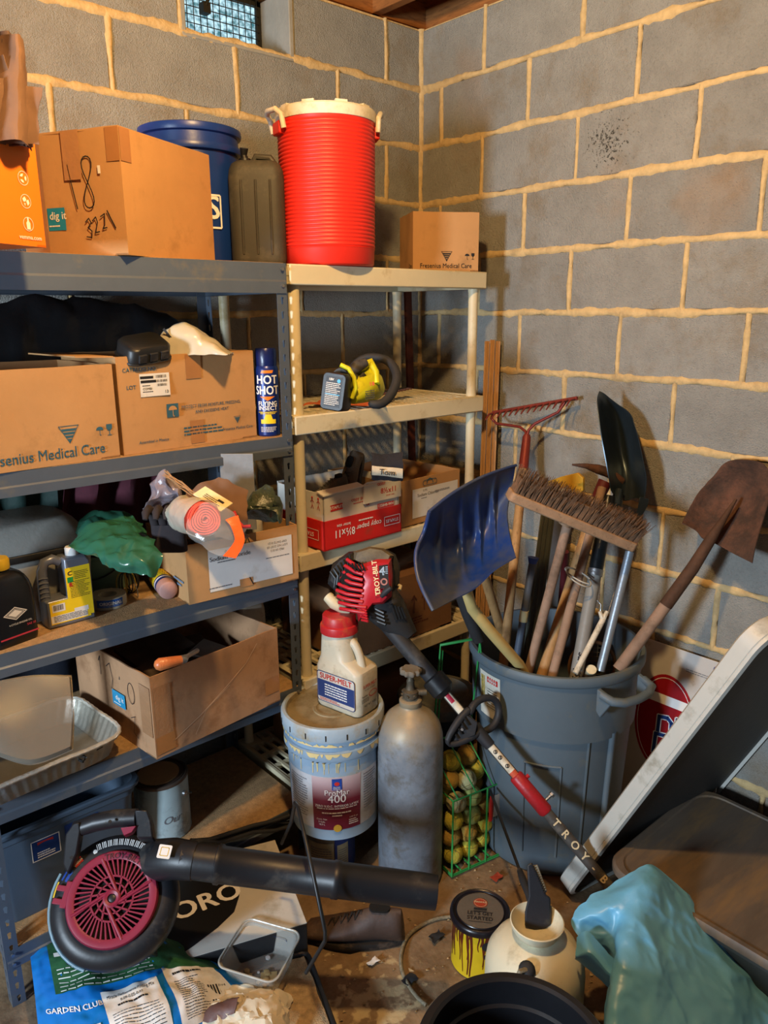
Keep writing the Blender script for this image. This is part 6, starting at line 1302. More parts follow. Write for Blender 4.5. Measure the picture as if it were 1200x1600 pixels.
# bow rake
rk = thing('bow_rake', 'red bow rake with yellow wooden handle, teeth up against the block wall', 'rake', (0, 0, 0))
RKM = mat('red_rake_metal', '#7c2f26', rough=.5, metal=.3, var=.15, scale=20)
s0_, s1_ = W(823, 683, X=-.11), W(818, 730, X=-.13); m0 = W(790, 1003, z=.68); handle(rk, s1_, m0, .0155, OAK)
b = B(); b.tube([s1_+(m0-s1_).normalized()*.01, s1_, s0_, s0_+(s0_-s1_).normalized()*.01], [.0175, .0175, .0145, .010], 16); b.build('socket', RKM, rk, smooth=50)
hb0, hb1 = W(770, 645, X=-.10), W(902, 622, X=-.045)
b = B(); b.tube([hb0, hb1], .0065, 8); b.build('head_bar', RKM, rk)
def rq(x, y, X_): return W(x, y, X=X_)
b = B(); b.tube([s0_, rq(821, 674, -.10), rq(812, 667, -.10), rq(792, 664, -.10), rq(776, 662, -.10), rq(768, 654, -.10), hb0+(hb1-hb0)*.01], .0050, 8); b.build('bow', RKM, rk, smooth=60)
b = B(); b.tube([s0_, rq(826, 672, -.10), rq(836, 662, -.09), rq(856, 652, -.075), rq(872, 644, -.065), rq(882, 630, -.058), hb0+(hb1-hb0)*.88], .0050, 8); b.build('bow', RKM, rk, smooth=60)
ud = (hb1-hb0).normalized(); dn = V((-.75, .1, -.35)).normalized()
for i in range(14):
    p = hb0+(hb1-hb0)*(i+.3)/13.6; b = B(); b.tube([p, p+V((-.03, .0, -.004)), p+V((-.052, -.002, -.022))], [.0042, .0038, .002], 6); b.build('tooth', RKM, rk, smooth=60)

# blue snow shovel
BLS = mat('blue_shovel_plastic', '#17336e', rough=.36, var=.12, scale=6, bump=.03, dirt='#454a50', dirt_amt=.45, dirt_scale=7)
sh = thing('snow_shovel', 'blue plastic snow shovel, blade up, standing in the front of the tool bin', 'shovel', (0, 0, 0))
Gs = [[(671, 799, 1.99), (705, 772, 2.03), (745, 749, 2.08), (780, 735, 2.13), (806, 727, 2.18)],
      [(663, 830, 2.02), (700, 812, 2.10), (738, 795, 2.15), (770, 775, 2.19), (800, 760, 2.20)],
      [(650, 862, 1.99), (692, 862, 2.12), (735, 845, 2.19), (768, 822, 2.20), (792, 800, 2.17)],
      [(654, 905, 1.95), (690, 905, 2.06), (732, 888, 2.11), (766, 868, 2.13), (797, 840, 2.11)],
      [(677, 954, 1.92), (706, 938, 1.99), (742, 918, 2.02), (772, 890, 2.03), (806, 870, 2.04)]]
Gs = [[W(*q[:2], D=q[2]) for q in r_] for r_ in Gs]
def shf(u, v):
    p = patch(Gs, u, v); rib = 0
    for c_ in (.22, .42, .60, .78): rib += math.exp(-((u-c_-(.12*(v-.5)))/.028)**2)
    return p - CW*(.020*rib*math.sin(PI*min(1, max(0, (v-.05)/.85))))
dust_top(BLS, '#4f5150', 1.02, .93, .8)
b = B(); b.grid(shf, 70, 40); b.build('blade', BLS, sh, smooth=70, solid=.004)
b = B(); b.tube([shf(0, v/12) for v in range(13)], .0055, 8); b.build('edge_lip', BLS, sh, smooth=60)
b = B(); b.tube([shf(u/12, 0) for u in range(13)], .0045, 8); b.build('edge_lip', BLS, sh, smooth=60)
hm = W(811, 1038, z=.70); ht0 = W(737, 950, D=2.10); YH = mat('cream_yellow_handle', '#b8a268', rough=.4, var=.08, bump=.01)
b = B(); b.tube([W(728, 905, D=2.09), W(730, 928, D=2.085), ht0, W(765, 985, D=2.11), hm, hm+(hm-ht0).normalized()*.10+V((0, 0, -.03)), hm+(hm-ht0).normalized()*.16+V((0, 0, -.16))], [.014, .016, .016, .016, .016, .015, .015], 16); b.build('handle', YH, sh, smooth=60)
b = B(); b.tube([W(722, 925, D=2.10), W(732, 958, D=2.12), W(748, 1000, D=2.16)], [.022, .020, .017], 14); b.build('lower_grip', BLACKR, sh, smooth=60)

# push broom
pbm = thing('push_broom', 'wooden push broom with brown bristles, head up over the tool bin', 'broom', (0, 0, 0))
BW = mat('broom_wood', '#93755a', rough=.7, var=.2, scale=5, bump=.08, stretch=(8, 8, 8), dirt='#5d4a3a', dirt_amt=.15)
k0, k1 = W(795, 770, D=2.08), W(990, 851, D=2.15); kx = (k1-k0).normalized(); hmB = W(828, 1040, z=.68); hT = k0+(k1-k0)*.47
hd = (hmB-hT).normalized(); kz = -(hd-kx*hd.dot(kx)).normalized(); Mk = frame(k0, kx, z=kz); LK = (k1-k0).length
b = B(); b.prism(rrect(LK, .060, .012, 4, LK/2, 0), -.016, .012, Mk); b.build('block', BW, pbm, smooth=40, bevel=.004)
handle(pbm, hT+kz*.01, hmB, .0135, OAK2)
b = B(); b.tube([hT-kz*.012, hT-kz*.024], .018, 14); b.build('handle_socket', BW, pbm)
rd = random.Random(5); BRM = mat('brown_bristle', '#6a503b', rough=.95, var=.4, scale=60, bump=.1)
b = B(); cnt = 0
nx_, ny_ = 24, 5
for i in range(nx_):
    for j in range(ny_):
        x = .012+(LK-.024)*i/(nx_-1); y = -.022+.044*j/(ny_-1)
        if abs(i-11.5) < .9 and j < 2: continue
        lean = .20*(x/LK-.1); 
        for k_ in range(13):
            a = rd.uniform(0, 2*PI); s_ = rd.uniform(.2, 1)*.011; dx, dy = s_*math.cos(a), s_*math.sin(a); L_ = rd.uniform(.056, .074)
            w_ = .0009; px_, py_ = x+dx*.3, y+dy*.3; tx, ty = x+dx*1.3+lean*L_+rd.uniform(-.008, .008), y+dy*1.6+(j-2)*.004
            ax_, ay_ = rd.choice(((w_, 0), (0, w_), (w_*.7, w_*.7)))
            b.add([(px_-ax_, py_-ay_, .010), (px_+ax_, py_+ay_, .010), ((px_+tx)/2+ax_, (py_+ty)/2+ay_, .01+L_*.55), ((px_+tx)/2-ax_, (py_+ty)/2-ay_, .01+L_*.55), (tx+ax_*.7, ty+ay_*.7, .01+L_), (tx-ax_*.7, ty-ay_*.7, .01+L_)], [(0, 1, 2, 3), (3, 2, 4, 5)], Mk)
b.build('bristles', BRM, pbm, smooth=80, kind='stuff')
b = B()
for i in range(nx_): 
    x = .012+(LK-.024)*i/(nx_-1); b.loft([[(x+.006*c_+lk, y_*w_, z_) for c_, y_ in ((-1, -.024), (1, -.024), (1, .024), (-1, .024))] for z_, w_, lk in ((.011, 1, 0), (.04, 1.05, .2*(x/LK-.1)*.03), (.055, .9, .2*(x/LK-.1)*.05))], Mk)
b.build('bristle_core', BRM, pbm, kind='stuff')

def simple(name, label, cat, pts, r, m, part='handle'):
    t = thing(name, label, cat, (0, 0, 0)); P_ = [W(*p[:2], **p[2]) for p in pts]; handle(t, P_[0], P_[1], r, m, part); return t, P_
t, P_ = simple('steel_pole', 'thin shiny steel pole below the right end of the broom head', 'pole', [(984, 862, dict(D=2.22)), (938, 1048, dict(z=.69))], .0125, mat('bright_tube_steel', '#8f9aa6', rough=.42, metal=.6, var=.08))
b = B(); b.tube([P_[0], P_[0]+(P_[0]-P_[1]).normalized()*.03], .0135, 12); b.build('end_cap', BLACKP, t)
# black digging shovel with grey pole
ds_ = thing('garden_shovel', 'shiny black steel shovel blade on a thick grey pole behind the broom', 'shovel', (0, 0, 0))
gT, gM = W(950, 785, D=2.32), W(904, 1038, z=.69); gd = (gM-gT).normalized(); gmid = W(940, 893, D=2.29)
gmid = gT+gd*((gmid-gT).dot(gd))
b = B(); b.tube([gT-gd*.02, gT, gmid], [.017, .021, .021], 18); b.build('socket', mat('black_steel_tube', '#1d2226', rough=.3, metal=.5, var=.1), ds_, smooth=50)
handle(ds_, gmid, gM, .0195, mat('grey_fibreglass_pole', '#7d7c78', rough=.45, var=.08))
b = B(); b.tube([gmid-gd*.004, gmid+gd*.016], .0225, 18); b.build('collar', STEEL, ds_)
b = B(); vv_ = (CAM-gmid); vv_ = (vv_-gd*vv_.dot(gd)).normalized(); text(b, 'Fiskars', .034, frame(gmid+gd*.30+vv_*.0203, -gd, z=vv_), bold=.03, shear=.3); b.build('lettering', INK, ds_)
BLK2 = mat('black_blade_steel', '#3a454c', rough=.3, metal=.7, var=.15, scale=8, bump=.02)
Gb = [[(937, 611, 2.34), (946, 616, 2.355), (962, 630, 2.37), (983, 645, 2.36), (990, 662, 2.34)],
      [(934, 630, 2.31), (944, 640, 2.37), (965, 655, 2.41), (985, 668, 2.37), (998, 690, 2.32)],
      [(940, 680, 2.29), (952, 690, 2.38), (970, 705, 2.43), (990, 715, 2.38), (1005, 725, 2.30)],
      [(948, 725, 2.29), (960, 735, 2.37), (976, 745, 2.41), (992, 752, 2.38), (1009, 750, 2.30)],
      [(955, 765, 2.30), (962, 775, 2.34), (975, 782, 2.36), (990, 778, 2.35), (1006, 780, 2.30)]]
Gb = [[W(*q[:2], D=q[2]) for q in r_] for r_ in Gb]
b = B(); b.grid(lambda u, v: patch(Gb, u, v)-CW*.018*math.exp(-((u-.62)/.09)**2)*max(0, v-.35), 34, 30); b.build('blade', BLK2, ds_, smooth=60, solid=.0025)
b = B(); b.loft([[W(x, y, D=d) for x, y, d in ((1000, 776, 2.30), (1014, 780, 2.30), (1012, 790, 2.30), (1002, 808, 2.31), (994, 806, 2.31))], [W(x, y, D=d+.02) for x, y, d in ((1000, 776, 2.30), (1014, 780, 2.30), (1012, 790, 2.30), (1002, 808, 2.31), (994, 806, 2.31))]]); b.build('step_flange', BLK2, ds_, bevel=.001)
b = B(); b.tube([W(968, 765, D=2.35), W(962, 790, D=2.34), gT+gd*.02], [.012, .022, .0215], 14); b.build('frog', BLK2, ds_, smooth=60)
# white spotted rod with forked wire tip
wr2 = thing('white_rod', 'thin white speckled rod with a forked tip leaning in the tool bin', 'rod', (0, 0, 0))
wT, wM = W(942, 968, D=2.22), W(899, 1052, z=.70); handle(wr2, wT, wM, .0085, mat('speckled_white', '#c6beac', rough=.6, var=.1, dirt='#8c8068', dirt_amt=.25, dirt_scale=60))
for dx in (-5, 7): b = B(); b.tube([wT, W(942+dx, 955, D=2.22)], [.008, .005], 8); b.build('fork_tip', CWH, wr2)
b = B(); b.tube([W(938, 958, D=2.22), W(939, 945, D=2.22), W(933, 938, D=2.23)], .0014, 6); b.tube([W(950, 958, D=2.22), W(956, 940, D=2.23), W(960, 925, D=2.24)], .0014, 6); b.build('wire_end', STEEL, wr2)
# pickaxe
pk_ = thing('pick_mattock', 'rusty pick head with maroon collar on a wooden handle behind the broom', 'mattock', (0, 0, 0))
kT, kM = W(936, 770, D=2.38), W(850, 1045, z=.67); handle(pk_, kT, kM, .0165, OAK)
b = B(); P_ = [W(894, 726, D=2.42), W(915, 728, D=2.40), W(934, 733, D=2.38), W(950, 738, D=2.38), W(972, 752, D=2.40)]; b.tube(P_, [.003, .008, .015, .016, .012], 10); b.build('pick_head', RUST, pk_, smooth=60)
b = B(); b.tube([W(946, 752, D=2.37), kT+(kM-kT).normalized()*.02], [.022, .019], 14); b.build('collar', mat('maroon_paint', '#5a2026', rough=.5, var=.15), pk_, smooth=50)
t, P_ = simple('wooden_handle', 'pale worn wooden tool handle just left of the grey pole in the bin', 'tool handle', [(941, 762, dict(D=2.33)), (866, 1045, dict(z=.69))], .0135, OAK2)
t, P_ = simple('blue_tipped_pole', 'thin slate pole with blue tip and cream band standing in the tool bin', 'pole', [(832, 880, dict(D=2.30)), (807, 1030, dict(z=.66))], .0115, mat('slate_pole', '#4c5564', rough=.5, var=.1))
b = B(); b.tube([P_[0], P_[0]+(P_[0]-P_[1]).normalized()*.018], [.012, .017], 12); b.build('blue_tip', mat('blue_tip', '#2a4aa0', rough=.5), t)
d_ = (P_[1]-P_[0]).normalized(); b = B(); b.tube([P_[0]+d_*.15, P_[0]+d_*.185], .0135, 12); b.build('cream_band', mat('cream_band', '#c8b98a', rough=.5), t)
sq = thing('flat_pole', 'dark grooved flat aluminium pole behind the handles in the tool bin', 'pole', (0, 0, 0))
qT, qM = W(858, 790, D=2.42), W(828, 1020, z=.66); e_ = inbin(qT, qM); d_ = (e_-qT).normalized(); M = frame(qT, d_, z=-CW)
Lq = (e_-qT).length; DKA = mat('dark_aluminium', '#474a42', rough=.4, metal=.4, var=.15)
b = B(); b.box((0, -.022, -.004), (Lq*.55, .022, .004), M); b.box((Lq*.5, -.012, -.004), (Lq, .012, .004), M); b.build('shaft', DKA, sq, bevel=.001)
for y in (-.014, 0, .014): b = B(); b.tube([(0, y, .005), (Lq*.54, y, .005)], .0032, 6, M); b.build('ridge', DKA, sq)
yt = thing('wooden_handle', 'wooden tool handle with yellow painted end at the left of the tool bin', 'tool handle', (0, 0, 0))
yT, yM = W(757, 900, D=2.36), W(789, 1006, z=.64); handle(yt, yT, yM, .015, OAK); d_ = (yM-yT).normalized(); L_ = (yM-yT).length
b = B(); b.tube([yT+d_*L_*.80, yT+d_*L_*1.02], .0158, 14); b.build('yellow_paint_band', mat('chipped_yellow', '#b88a20', rough=.5, var=.2), yt)
ys = thing('yellow_handsaw', 'yellow hand saw handle and dark blade showing behind the broom bristles', 'saw', (0, 0, 0))
P_ = [W(x, y, X=-.10) for x, y in ((858, 752), (880, 744), (905, 738), (914, 746), (914, 765), (906, 778), (895, 764), (880, 762), (862, 764))]; b = B(); b.loft([[p for p in P_], [p+V((-.012, 0, 0)) for p in P_]]); b.build('saw_handle', mat('yellow_saw', '#b98a1c', rough=.5, var=.1), ys, bevel=.002)
P_ = [W(x, y, X=-.094) for x, y in ((900, 770), (885, 800), (868, 1000), (850, 1000), (862, 768))]; b = B(); b.loft([[p for p in P_], [p+V((-.002, 0, 0)) for p in P_]]); b.build('saw_blade', STEEL, ys)
cw = thing('wire_loop', 'loop of pale wire hanging round the handles in the tool bin', 'wire', (0, 0, 0)); c_ = W(904, 902, D=2.25)
b = B(); b.tube([c_+CR*.036*math.cos(t)+CU*(.020*math.sin(t)-.016*math.cos(t))+CW*.03*math.sin(t) for t in [i*2*PI/24 for i in range(24)]], .0022, 6, close=True); b.build('loop', mat('pale_wire', '#a8a49a', rough=.5), cw)
b = B(); b.tube([c_+CR*.036*math.cos(t+.4)+CU*(.020*math.sin(t)-.010*math.cos(t)+.005)+CW*.03*math.sin(t) for t in [i*2*PI/24 for i in range(20)]], .0022, 6); b.build('loop', mat('pale_wire', '#a8a49a'), cw)
mh = thing('maroon_rod', 'short maroon metal tool end standing among the wooden handles', 'tool handle', (0, 0, 0)); handle(mh, W(884, 862, D=2.38), W(872, 990, z=.64), .010, mat('maroon_paint', '#5a2026'))
# other junk in the bin mouth
rc2 = thing('round_racket', 'brown round racket head standing deep inside the tool bin', 'racket', (0, 0, 0)); c_ = W(925, 1040, z=.56)
b = B(); b.tube([c_+CR*.075*math.cos(t)+V((0, 0, .085*math.sin(t))) for t in [i*2*PI/32 for i in range(32)]], .006, 8, close=True); b.build('frame', mat('brown_frame', '#6a4a30', rough=.5), rc2)
b = B()
for i in range(-4, 5): h_ = .082*math.sqrt(1-(i/5)**2); b.tube([c_+CR*.015*i+V((0, 0, -h_)), c_+CR*.015*i+V((0, 0, h_))], .001, 5); w_ = .073*math.sqrt(1-(i/5)**2); b.tube([c_+V((0, 0, .016*i))-CR*w_, c_+V((0, 0, .016*i))+CR*w_], .001, 5)
b.build('strings', mat('old_string', '#6b5f48', rough=.8), rc2, kind='stuff')
b = B(); b.tube([c_+V((0, 0, -.085)), c_+V((-.02, .01, -.45))], .011, 10); b.build('handle', BLACKR, rc2)
cs = thing('cream_stub', 'blunt cream end of a tool just inside the bin rim', 'tool handle', (0, 0, 0)); handle(cs, W(924, 1046, z=.70), W(921, 1058, z=.66), .015, CREAM)
# rusty shovel
rs = thing('rusty_shovel', 'rusty old round point shovel leaning out of the bin to the right', 'shovel', (0, 0, 0))
Gr = [[(1120, 742, -.03), (1135, 722, -.05), (1163, 718, -.06), (1192, 724, -.055), (1206, 745, -.03)],
      [(1094, 766, -.06), (1120, 758, -.03), (1150, 755, -.02), (1180, 765, -.03), (1202, 780, -.06)],
      [(1078, 792, -.09), (1105, 790, -.05), (1135, 792, -.04), (1165, 802, -.05), (1192, 815, -.09)],
      [(1068, 812, -.13), (1092, 818, -.10), (1120, 828, -.09), (1150, 838, -.10), (1182, 850, -.13)],
      [(1065, 818, -.15), (1085, 828, -.13), (1106, 842, -.12), (1140, 862, -.13), (1176, 880, -.15)]]
Gr = [[W(x, y, X=X_) for x, y, X_ in r_] for r_ in Gr]
def rsf(u, v): return patch(Gr, u, v)+V((-1, -.2, 0))*(.022*math.exp(-((u-.45)/.10)**2)*max(0, v-.3)*1.4)
b = B(); b.grid(rsf, 34, 30); b.build('blade', RUST, rs, smooth=60, solid=.003)
r1_, r2_, r3_ = W(1112, 840, X=-.15), W(1082, 888, X=-.19), W(1040, 946, X=-.24); rM = W(966, 1046, z=.69)
b = B(); b.tube([W(1150, 780, X=-.075), W(1128, 815, X=-.12), r1_, r2_, r3_], [.004, .010, .015, .018, .019], 14); b.build('socket', mat('dark_rust', '#4f3626', rough=.8, metal=.3, var=.25, bump=.2), rs, smooth=60)
handle(rs, r3_+(r3_-rM).normalized()*.02, rM, .0175, OAK2)

# ================================================================ SIGN, PLANKS
I0 = Matrix.Identity(4)
SGN = mat('sign_white', '#bfbab4', rough=.4, var=.04, bump=0, dirt='#8a8070', dirt_amt=.08)
sL, sR = W(1000, 996, X=-.035), W(1130, 1036, X=-.035); zt_ = sL.z
M = frame((-.055, -1.0, .02), (0, -1, 0), z=(-1, 0, .05)); sg = thing('advertising_sign', 'white sign board with a red oval and blue letters leaning behind the bin', 'sign', M=M)
B().box((0, 0, -.004), (.40, zt_-.02, 0)).build('board', SGN, sg, bevel=.001)
ec = M.inverted() @ W(1034, 1132, X=-.05); ex, ey = ec.x, ec.y
b = B(); b.add([(ex+.105*math.cos(t), ey+.170*math.sin(t), .0006) for t in [i*2*PI/48 for i in range(48)]], [tuple(range(48))]); b.build('red_oval', mat('sign_red', '#96141c', rough=.4, var=.03, bump=0), sg)
b = B(); outline(b, T(0, 0, .0009), [(ex+.095*math.cos(t), ey+.158*math.sin(t)) for t in [i*2*PI/48 for i in range(48)]], .0022); b.add([(ex-.095, ey+.065, .001), (ex+.095, ey+.065, .001), (ex+.082, ey+.098, .001), (ex-.082, ey+.098, .001)], [(0, 1, 2, 3)]); 
SQ = lambda pts: [(lambda p: (p.x, p.y))(M.inverted() @ W(x, y, X=-.05)) for x, y in pts]
GL = [SQ(p) for p in (((1025, 1143), (1027, 1121), (1040, 1124), (1046, 1132), (1045, 1152)), ((1019, 1175), (1022, 1147), (1036, 1151), (1043, 1160), (1040, 1175)), ((1053, 1150), (1055, 1127), (1068, 1131)))]
for p in GL: stroke(b, I0, p, .019, .0012)
b.build('white_print', WINK, sg)
b = B(); [stroke(b, I0, p, .012, .0018) for p in GL]; q_ = M.inverted() @ W(1118, 1050, X=-.04); b.cyl(.014, .0005, .001, 16, T(q_.x, q_.y, 0)); b.build('lettering', mat('sign_blue', '#20407e', rough=.4), sg)
b = B(); q_ = M.inverted() @ W(1090, 1056, X=-.04); lines(b, T(q_.x, q_.y, .0008), .09, .014, 2, .35, 5); b.build('small_print', GINK, sg)
PINE = mat('moulding_wood', '#bd9262', rough=.6, var=.14, scale=5, bump=.05, stretch=(20, 20, 1.2), dirt='#7c5836', dirt_amt=.15)
for i in range(3):
    t = thing('wood_moulding', 'long grooved wooden moulding strip standing in the wall corner beside cream shelving', 'plank', (0, 0, 0), group='wooden moulding strips in the corner')
    t['label'] = ('leftmost', 'middle', 'rightmost')[i]+' of three tall wooden moulding strips standing right of the cream shelving'
    pt, pb2 = W(761+8.5*i, 533-(i == 1)*2, Y=-.425-.006*i), W(735+8.5*i, 1150, z=.0); pb2 = V((-.115+.018*i, -.44-.010*i, 0)); M = frame(pb2, CR, z=(pt-pb2)); M = frame(pb2, (pt-pb2), z=-CW+V((0, 0, 0)))
    L_ = (pt-pb2).length; b = B(); prof = [(-.0088, 0), (-.0088, .007), (-.006, .0085), (-.003, .0065), (0, .0095), (.003, .0065), (.006, .0085), (.0088, .007), (.0088, 0)]
    b.loft([[(x, y, z) for y, z in prof] for x in (0, L_)], M); b.build('strip', PINE, t, smooth=20)
tr2 = thing('red_wood_strip', 'dark reddish wooden strip leaning in the corner behind the cream shelving', 'plank', (0, 0, 0))
p0, p1 = W(726, 446, Y=-.05), V((-.04, -.05, .0)); p0 = V((-.125, -.06, 1.78)); p1 = V((-.05, -.055, 0)); M = frame(p1, (p0-p1), z=(0, -1, 0)); b = B(); b.box((0, -.016, -.006), ((p0-p1).length, .016, .006), M); b.build('strip', mat('red_wood', '#5a2c22', rough=.6, var=.2, stretch=(3, 30, 30)), tr2, bevel=.001)

# ================================================================ DARK BIN AND BOX BEHIND
b1 = thing('small_bin', 'dark grey dusty lidded bin behind the green wire hopper', 'bin', (-.545, -.665, 0))
B().lathe([(0, 0), (.105, 0), (.112, .006), (.128, .44), (0, .44)], 40).build('bin_body', BLACKR, b1, smooth=40)
B().lathe([(.13, .43), (.138, .432), (.140, .455), (.134, .465), (.10, .475), (.09, .468), (.04, .472), (0, .472)], 40).build('lid', mat('dusty_dark_lid', '#4a4a44', rough=.8, var=.15, dirt='#6a6452', dirt_amt=.3), b1, smooth=40)
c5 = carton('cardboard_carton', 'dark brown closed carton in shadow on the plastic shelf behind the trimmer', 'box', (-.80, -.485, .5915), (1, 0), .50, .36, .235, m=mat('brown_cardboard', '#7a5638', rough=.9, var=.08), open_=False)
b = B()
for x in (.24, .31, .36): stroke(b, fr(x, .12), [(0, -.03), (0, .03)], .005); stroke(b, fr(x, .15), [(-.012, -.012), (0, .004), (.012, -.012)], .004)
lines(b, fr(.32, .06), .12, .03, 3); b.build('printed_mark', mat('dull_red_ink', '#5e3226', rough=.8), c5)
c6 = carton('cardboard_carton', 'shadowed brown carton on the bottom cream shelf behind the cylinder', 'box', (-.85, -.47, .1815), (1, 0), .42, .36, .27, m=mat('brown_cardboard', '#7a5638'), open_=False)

# ================================================================ TABLE AND TOTE
TW = mat('white_table_plastic', '#b9b8b0', rough=.45, var=.05, scale=9, bump=.05, dirt='#8d8a7c', dirt_amt=.14)
TU = mat('shaded_table_underside', '#3c3e40', rough=.6, var=.08)  # shade under the table put into the colour as dark grey
A0 = W(882, 1408, z=.006); A1 = W(1198, 1000, X=-.56); B0 = V((-.035, -1.30, .006)); ex_ = (A1-A0).normalized(); Lt = (A1-A0).length+.01; wt = (B0-A0)
wt = wt-ex_*wt.dot(ex_); Wt = .56; nrm_ = ex_.cross(wt).normalized(); 
if nrm_.dot(CAM-A0) < 0: nrm_ = -nrm_      # faces the camera = underside
M = frame(A0, ex_, z=nrm_); sy_ = 1 if (M.inverted() @ B0).y > 0 else -1
tb = thing('folding_table', 'white plastic folding table tipped on edge, dark underside showing, at right', 'table', M=M)
def trr(w, h, r): return [(x, y*sy_) for x, y in rrect(w, h, r, 6, w/2, h/2)]
def off(pl, s): return [((x-Lt/2)*s[0]+Lt/2, (y-sy_*Wt/2)*s[1]+sy_*Wt/2) for x, y in pl]
P_ = trr(Lt, Wt, .065); s1 = ((Lt-.02)/Lt, (Wt-.02)/Wt); s2 = ((Lt-.06)/Lt, (Wt-.06)/Wt)
ring = lambda s, z: [(x, y, z) for x, y in off(P_, s)]
b = B(); b.loft([ring(s2, -.056), ring(s1, -.056), ring((1, 1), -.050), ring((1, 1), -.015), ring(((Lt-.003)/Lt, (Wt-.003)/Wt), -.0135), ring((1, 1), -.012), ring((1, 1), -.004), ring(s1, 0), ring(s1, -.012)]); b.build('top', TW, tb, smooth=30)
b = B(); b.loft([ring(s1, -.022), ring(s1, -.010)]); b.build('underside', TU, tb)


LM = mat('brown_tote_lid', '#5f5347', rough=.55, var=.22, scale=3.5, bump=.04, stretch=(1, 5, 1), dirt='#7d6444', dirt_amt=.3, dirt_scale=3)
tcorner = W(950, 1345, z=.262)
t2 = tote('storage_tote', 'grey storage tote with brown dusty flat lid under the tipped table', frame((tcorner.x+.245, tcorner.y-.40, .0), (1, 0, 0), z=(0, 0, 1)), .50, .78, .25, mat('dark_grey_tote', '#42423f', rough=.6, var=.06), r=.06)
b = B(); b.loft([[(x*s, y*s, z) for x, y in rrect(.53, .81, .07, 6)] for z, s in ((.242, 1), (.258, 1), (.264, .985), (.264, .94), (.260, .93))]); b.build('lid', LM, t2, smooth=40)

# ================================================================ FRONT FLOOR RIGHT
p_ = thing('stain_can', 'yellow wood stain can with brown drips and black lid on the floor', 'paint can', (-.905, -1.183, 0))
YC = mat('yellow_can_print', '#c6a91c', rough=.4, var=.12, scale=9, bump=.01)
B().lathe([(0, 0), (.073, 0), (.075, .003), (.074, .006), (.074, .145)], 48).build('can', YC, p_, smooth=40)
B().lathe([(.076, .138), (.0805, .142), (.081, .150), (.0795, .157), (.075, .160), (.071, .1585), (.069, .155), (.066, .155), (.064, .158), (.061, .1565)], 48).build('lid_rim', mat('glossy_black_lid', '#17141a', rough=.3, var=.1, bump=.01), p_, smooth=50)
B().lathe([(.0625, .1555), (.062, .157), (0, .157)], 40).build('lid', mat('grey_lid_paper', '#5d564d', rough=.5, var=.08, dirt='#7a6a50', dirt_amt=.1), p_)
qp = math.atan2(CAM.y+1.183, CAM.x+.905); ML = R(qp+PI/2) @ T(0, 0, .1578)
b = B(); text(b, "LET'S GET", .0165, ML @ T(0, -.012, 0), bold=.035, sx=.9); text(b, 'STARTED', .0175, ML @ T(0, -.029, 0), bold=.035, sx=.9); rectp(b, ML, .034, .008, 0, .004); rectp(b, ML, .034, .0035, 0, -.0045); rectp(b, ML, .06, .0015, 0, -.041); b.build('lettering', INK, p_)
b = B(); b.add([ML @ V((.019*math.cos(t), .026+.017*math.sin(t), .0002)) for t in [i*2*PI/28 for i in range(28)]], [tuple(range(28))]); b.build('logo_panel', mat('burnt_red_print', '#9a3a24', rough=.4, var=.05, bump=0), p_)
b = B(); text(b, 'MINWAX', .008, ML @ T(0, .028, .0006), bold=.03); outline(b, ML @ T(0, .026, .0004), [(.016*math.cos(t), .014*math.sin(t)) for t in [i*2*PI/20 for i in range(20)]], .001); b.build('lettering', mat('gold_print', '#cbb892'), p_)
b = B(); rd = random.Random(6)
for i in range(46):
    a = qp+rd.choice((-1.2, -.75, -.35, .15, .75, 1.1))+rd.uniform(-.2, .2); l_ = rd.uniform(.02, .135); w_ = rd.uniform(.03, .10)
    b.grid(lambda u, v: (.0745*math.cos(a+(u-.5)*w_*(1.1-.6*v)+.03*math.sin(v*5+i)), .0745*math.sin(a+(u-.5)*w_*(1.1-.6*v)+.03*math.sin(v*5+i)), .140-l_*v), 2, 6)
b.build('stain_drips', mat('brown_stain', '#5a2414', rough=.3, var=.1, bump=0), p_, kind='stuff')
b = B()
for a_, z_, r_ in ((.32, .110, .017), (.36, .078, .014)): b.grid(lambda u, v: ((.0750)*math.cos(qp+a_+r_/.074*math.cos(2*PI*u)*v), .0750*math.sin(qp+a_+r_/.074*math.cos(2*PI*u)*v), z_+r_*.85*math.sin(2*PI*u)*v), 20, 2)
b.build('logo_panel', INK, p_); b = B(); b.grid(lambda u, v: (.0756*math.cos(qp+.36+.1*math.cos(2*PI*u)*v), .0756*math.sin(qp+.36+.1*math.cos(2*PI*u)*v), .078+.008*math.sin(2*PI*u)*v), 16, 2); b.build('logo_emblem', WINK, p_)
# sprayer
SPC = mat('cream_sprayer_plastic', '#cfc8ae', rough=.45, var=.06, scale=7, bump=.02, dirt='#a4987a', dirt_amt=.15, sub=.1)
sp_ = thing('garden_sprayer', 'cream round garden sprayer tank with funnel mouth and black clip inside', 'sprayer', (-.95, -1.398, 0))
B().lathe([(0, 0), (.105, 0), (.115, .008), (.119, .05), (.119, .17), (.115, .20), (.100, .228), (.078, .246), (.055, .254), (.036, .258), (.036, .262), (.052, .272), (.060, .286), (.0635, .300), (.061, .3015), (.056, .290), (.045, .276), (.03, .266), (0, .264)], 56).build('tank', SPC, sp_, smooth=60)
qs = math.atan2(CAM.y+1.398, CAM.x+.95)
hx_ = R(qs) @ V((.088, -.016, .240)); n_ = (R(qs) @ V((.6, -.1, .75))).normalized()
b = B(); b.tube([hx_, hx_+n_*.012, hx_+n_*.018], [.019, .019, .012], 16); b.build('hose_nut', BLACKR, sp_, smooth=50)
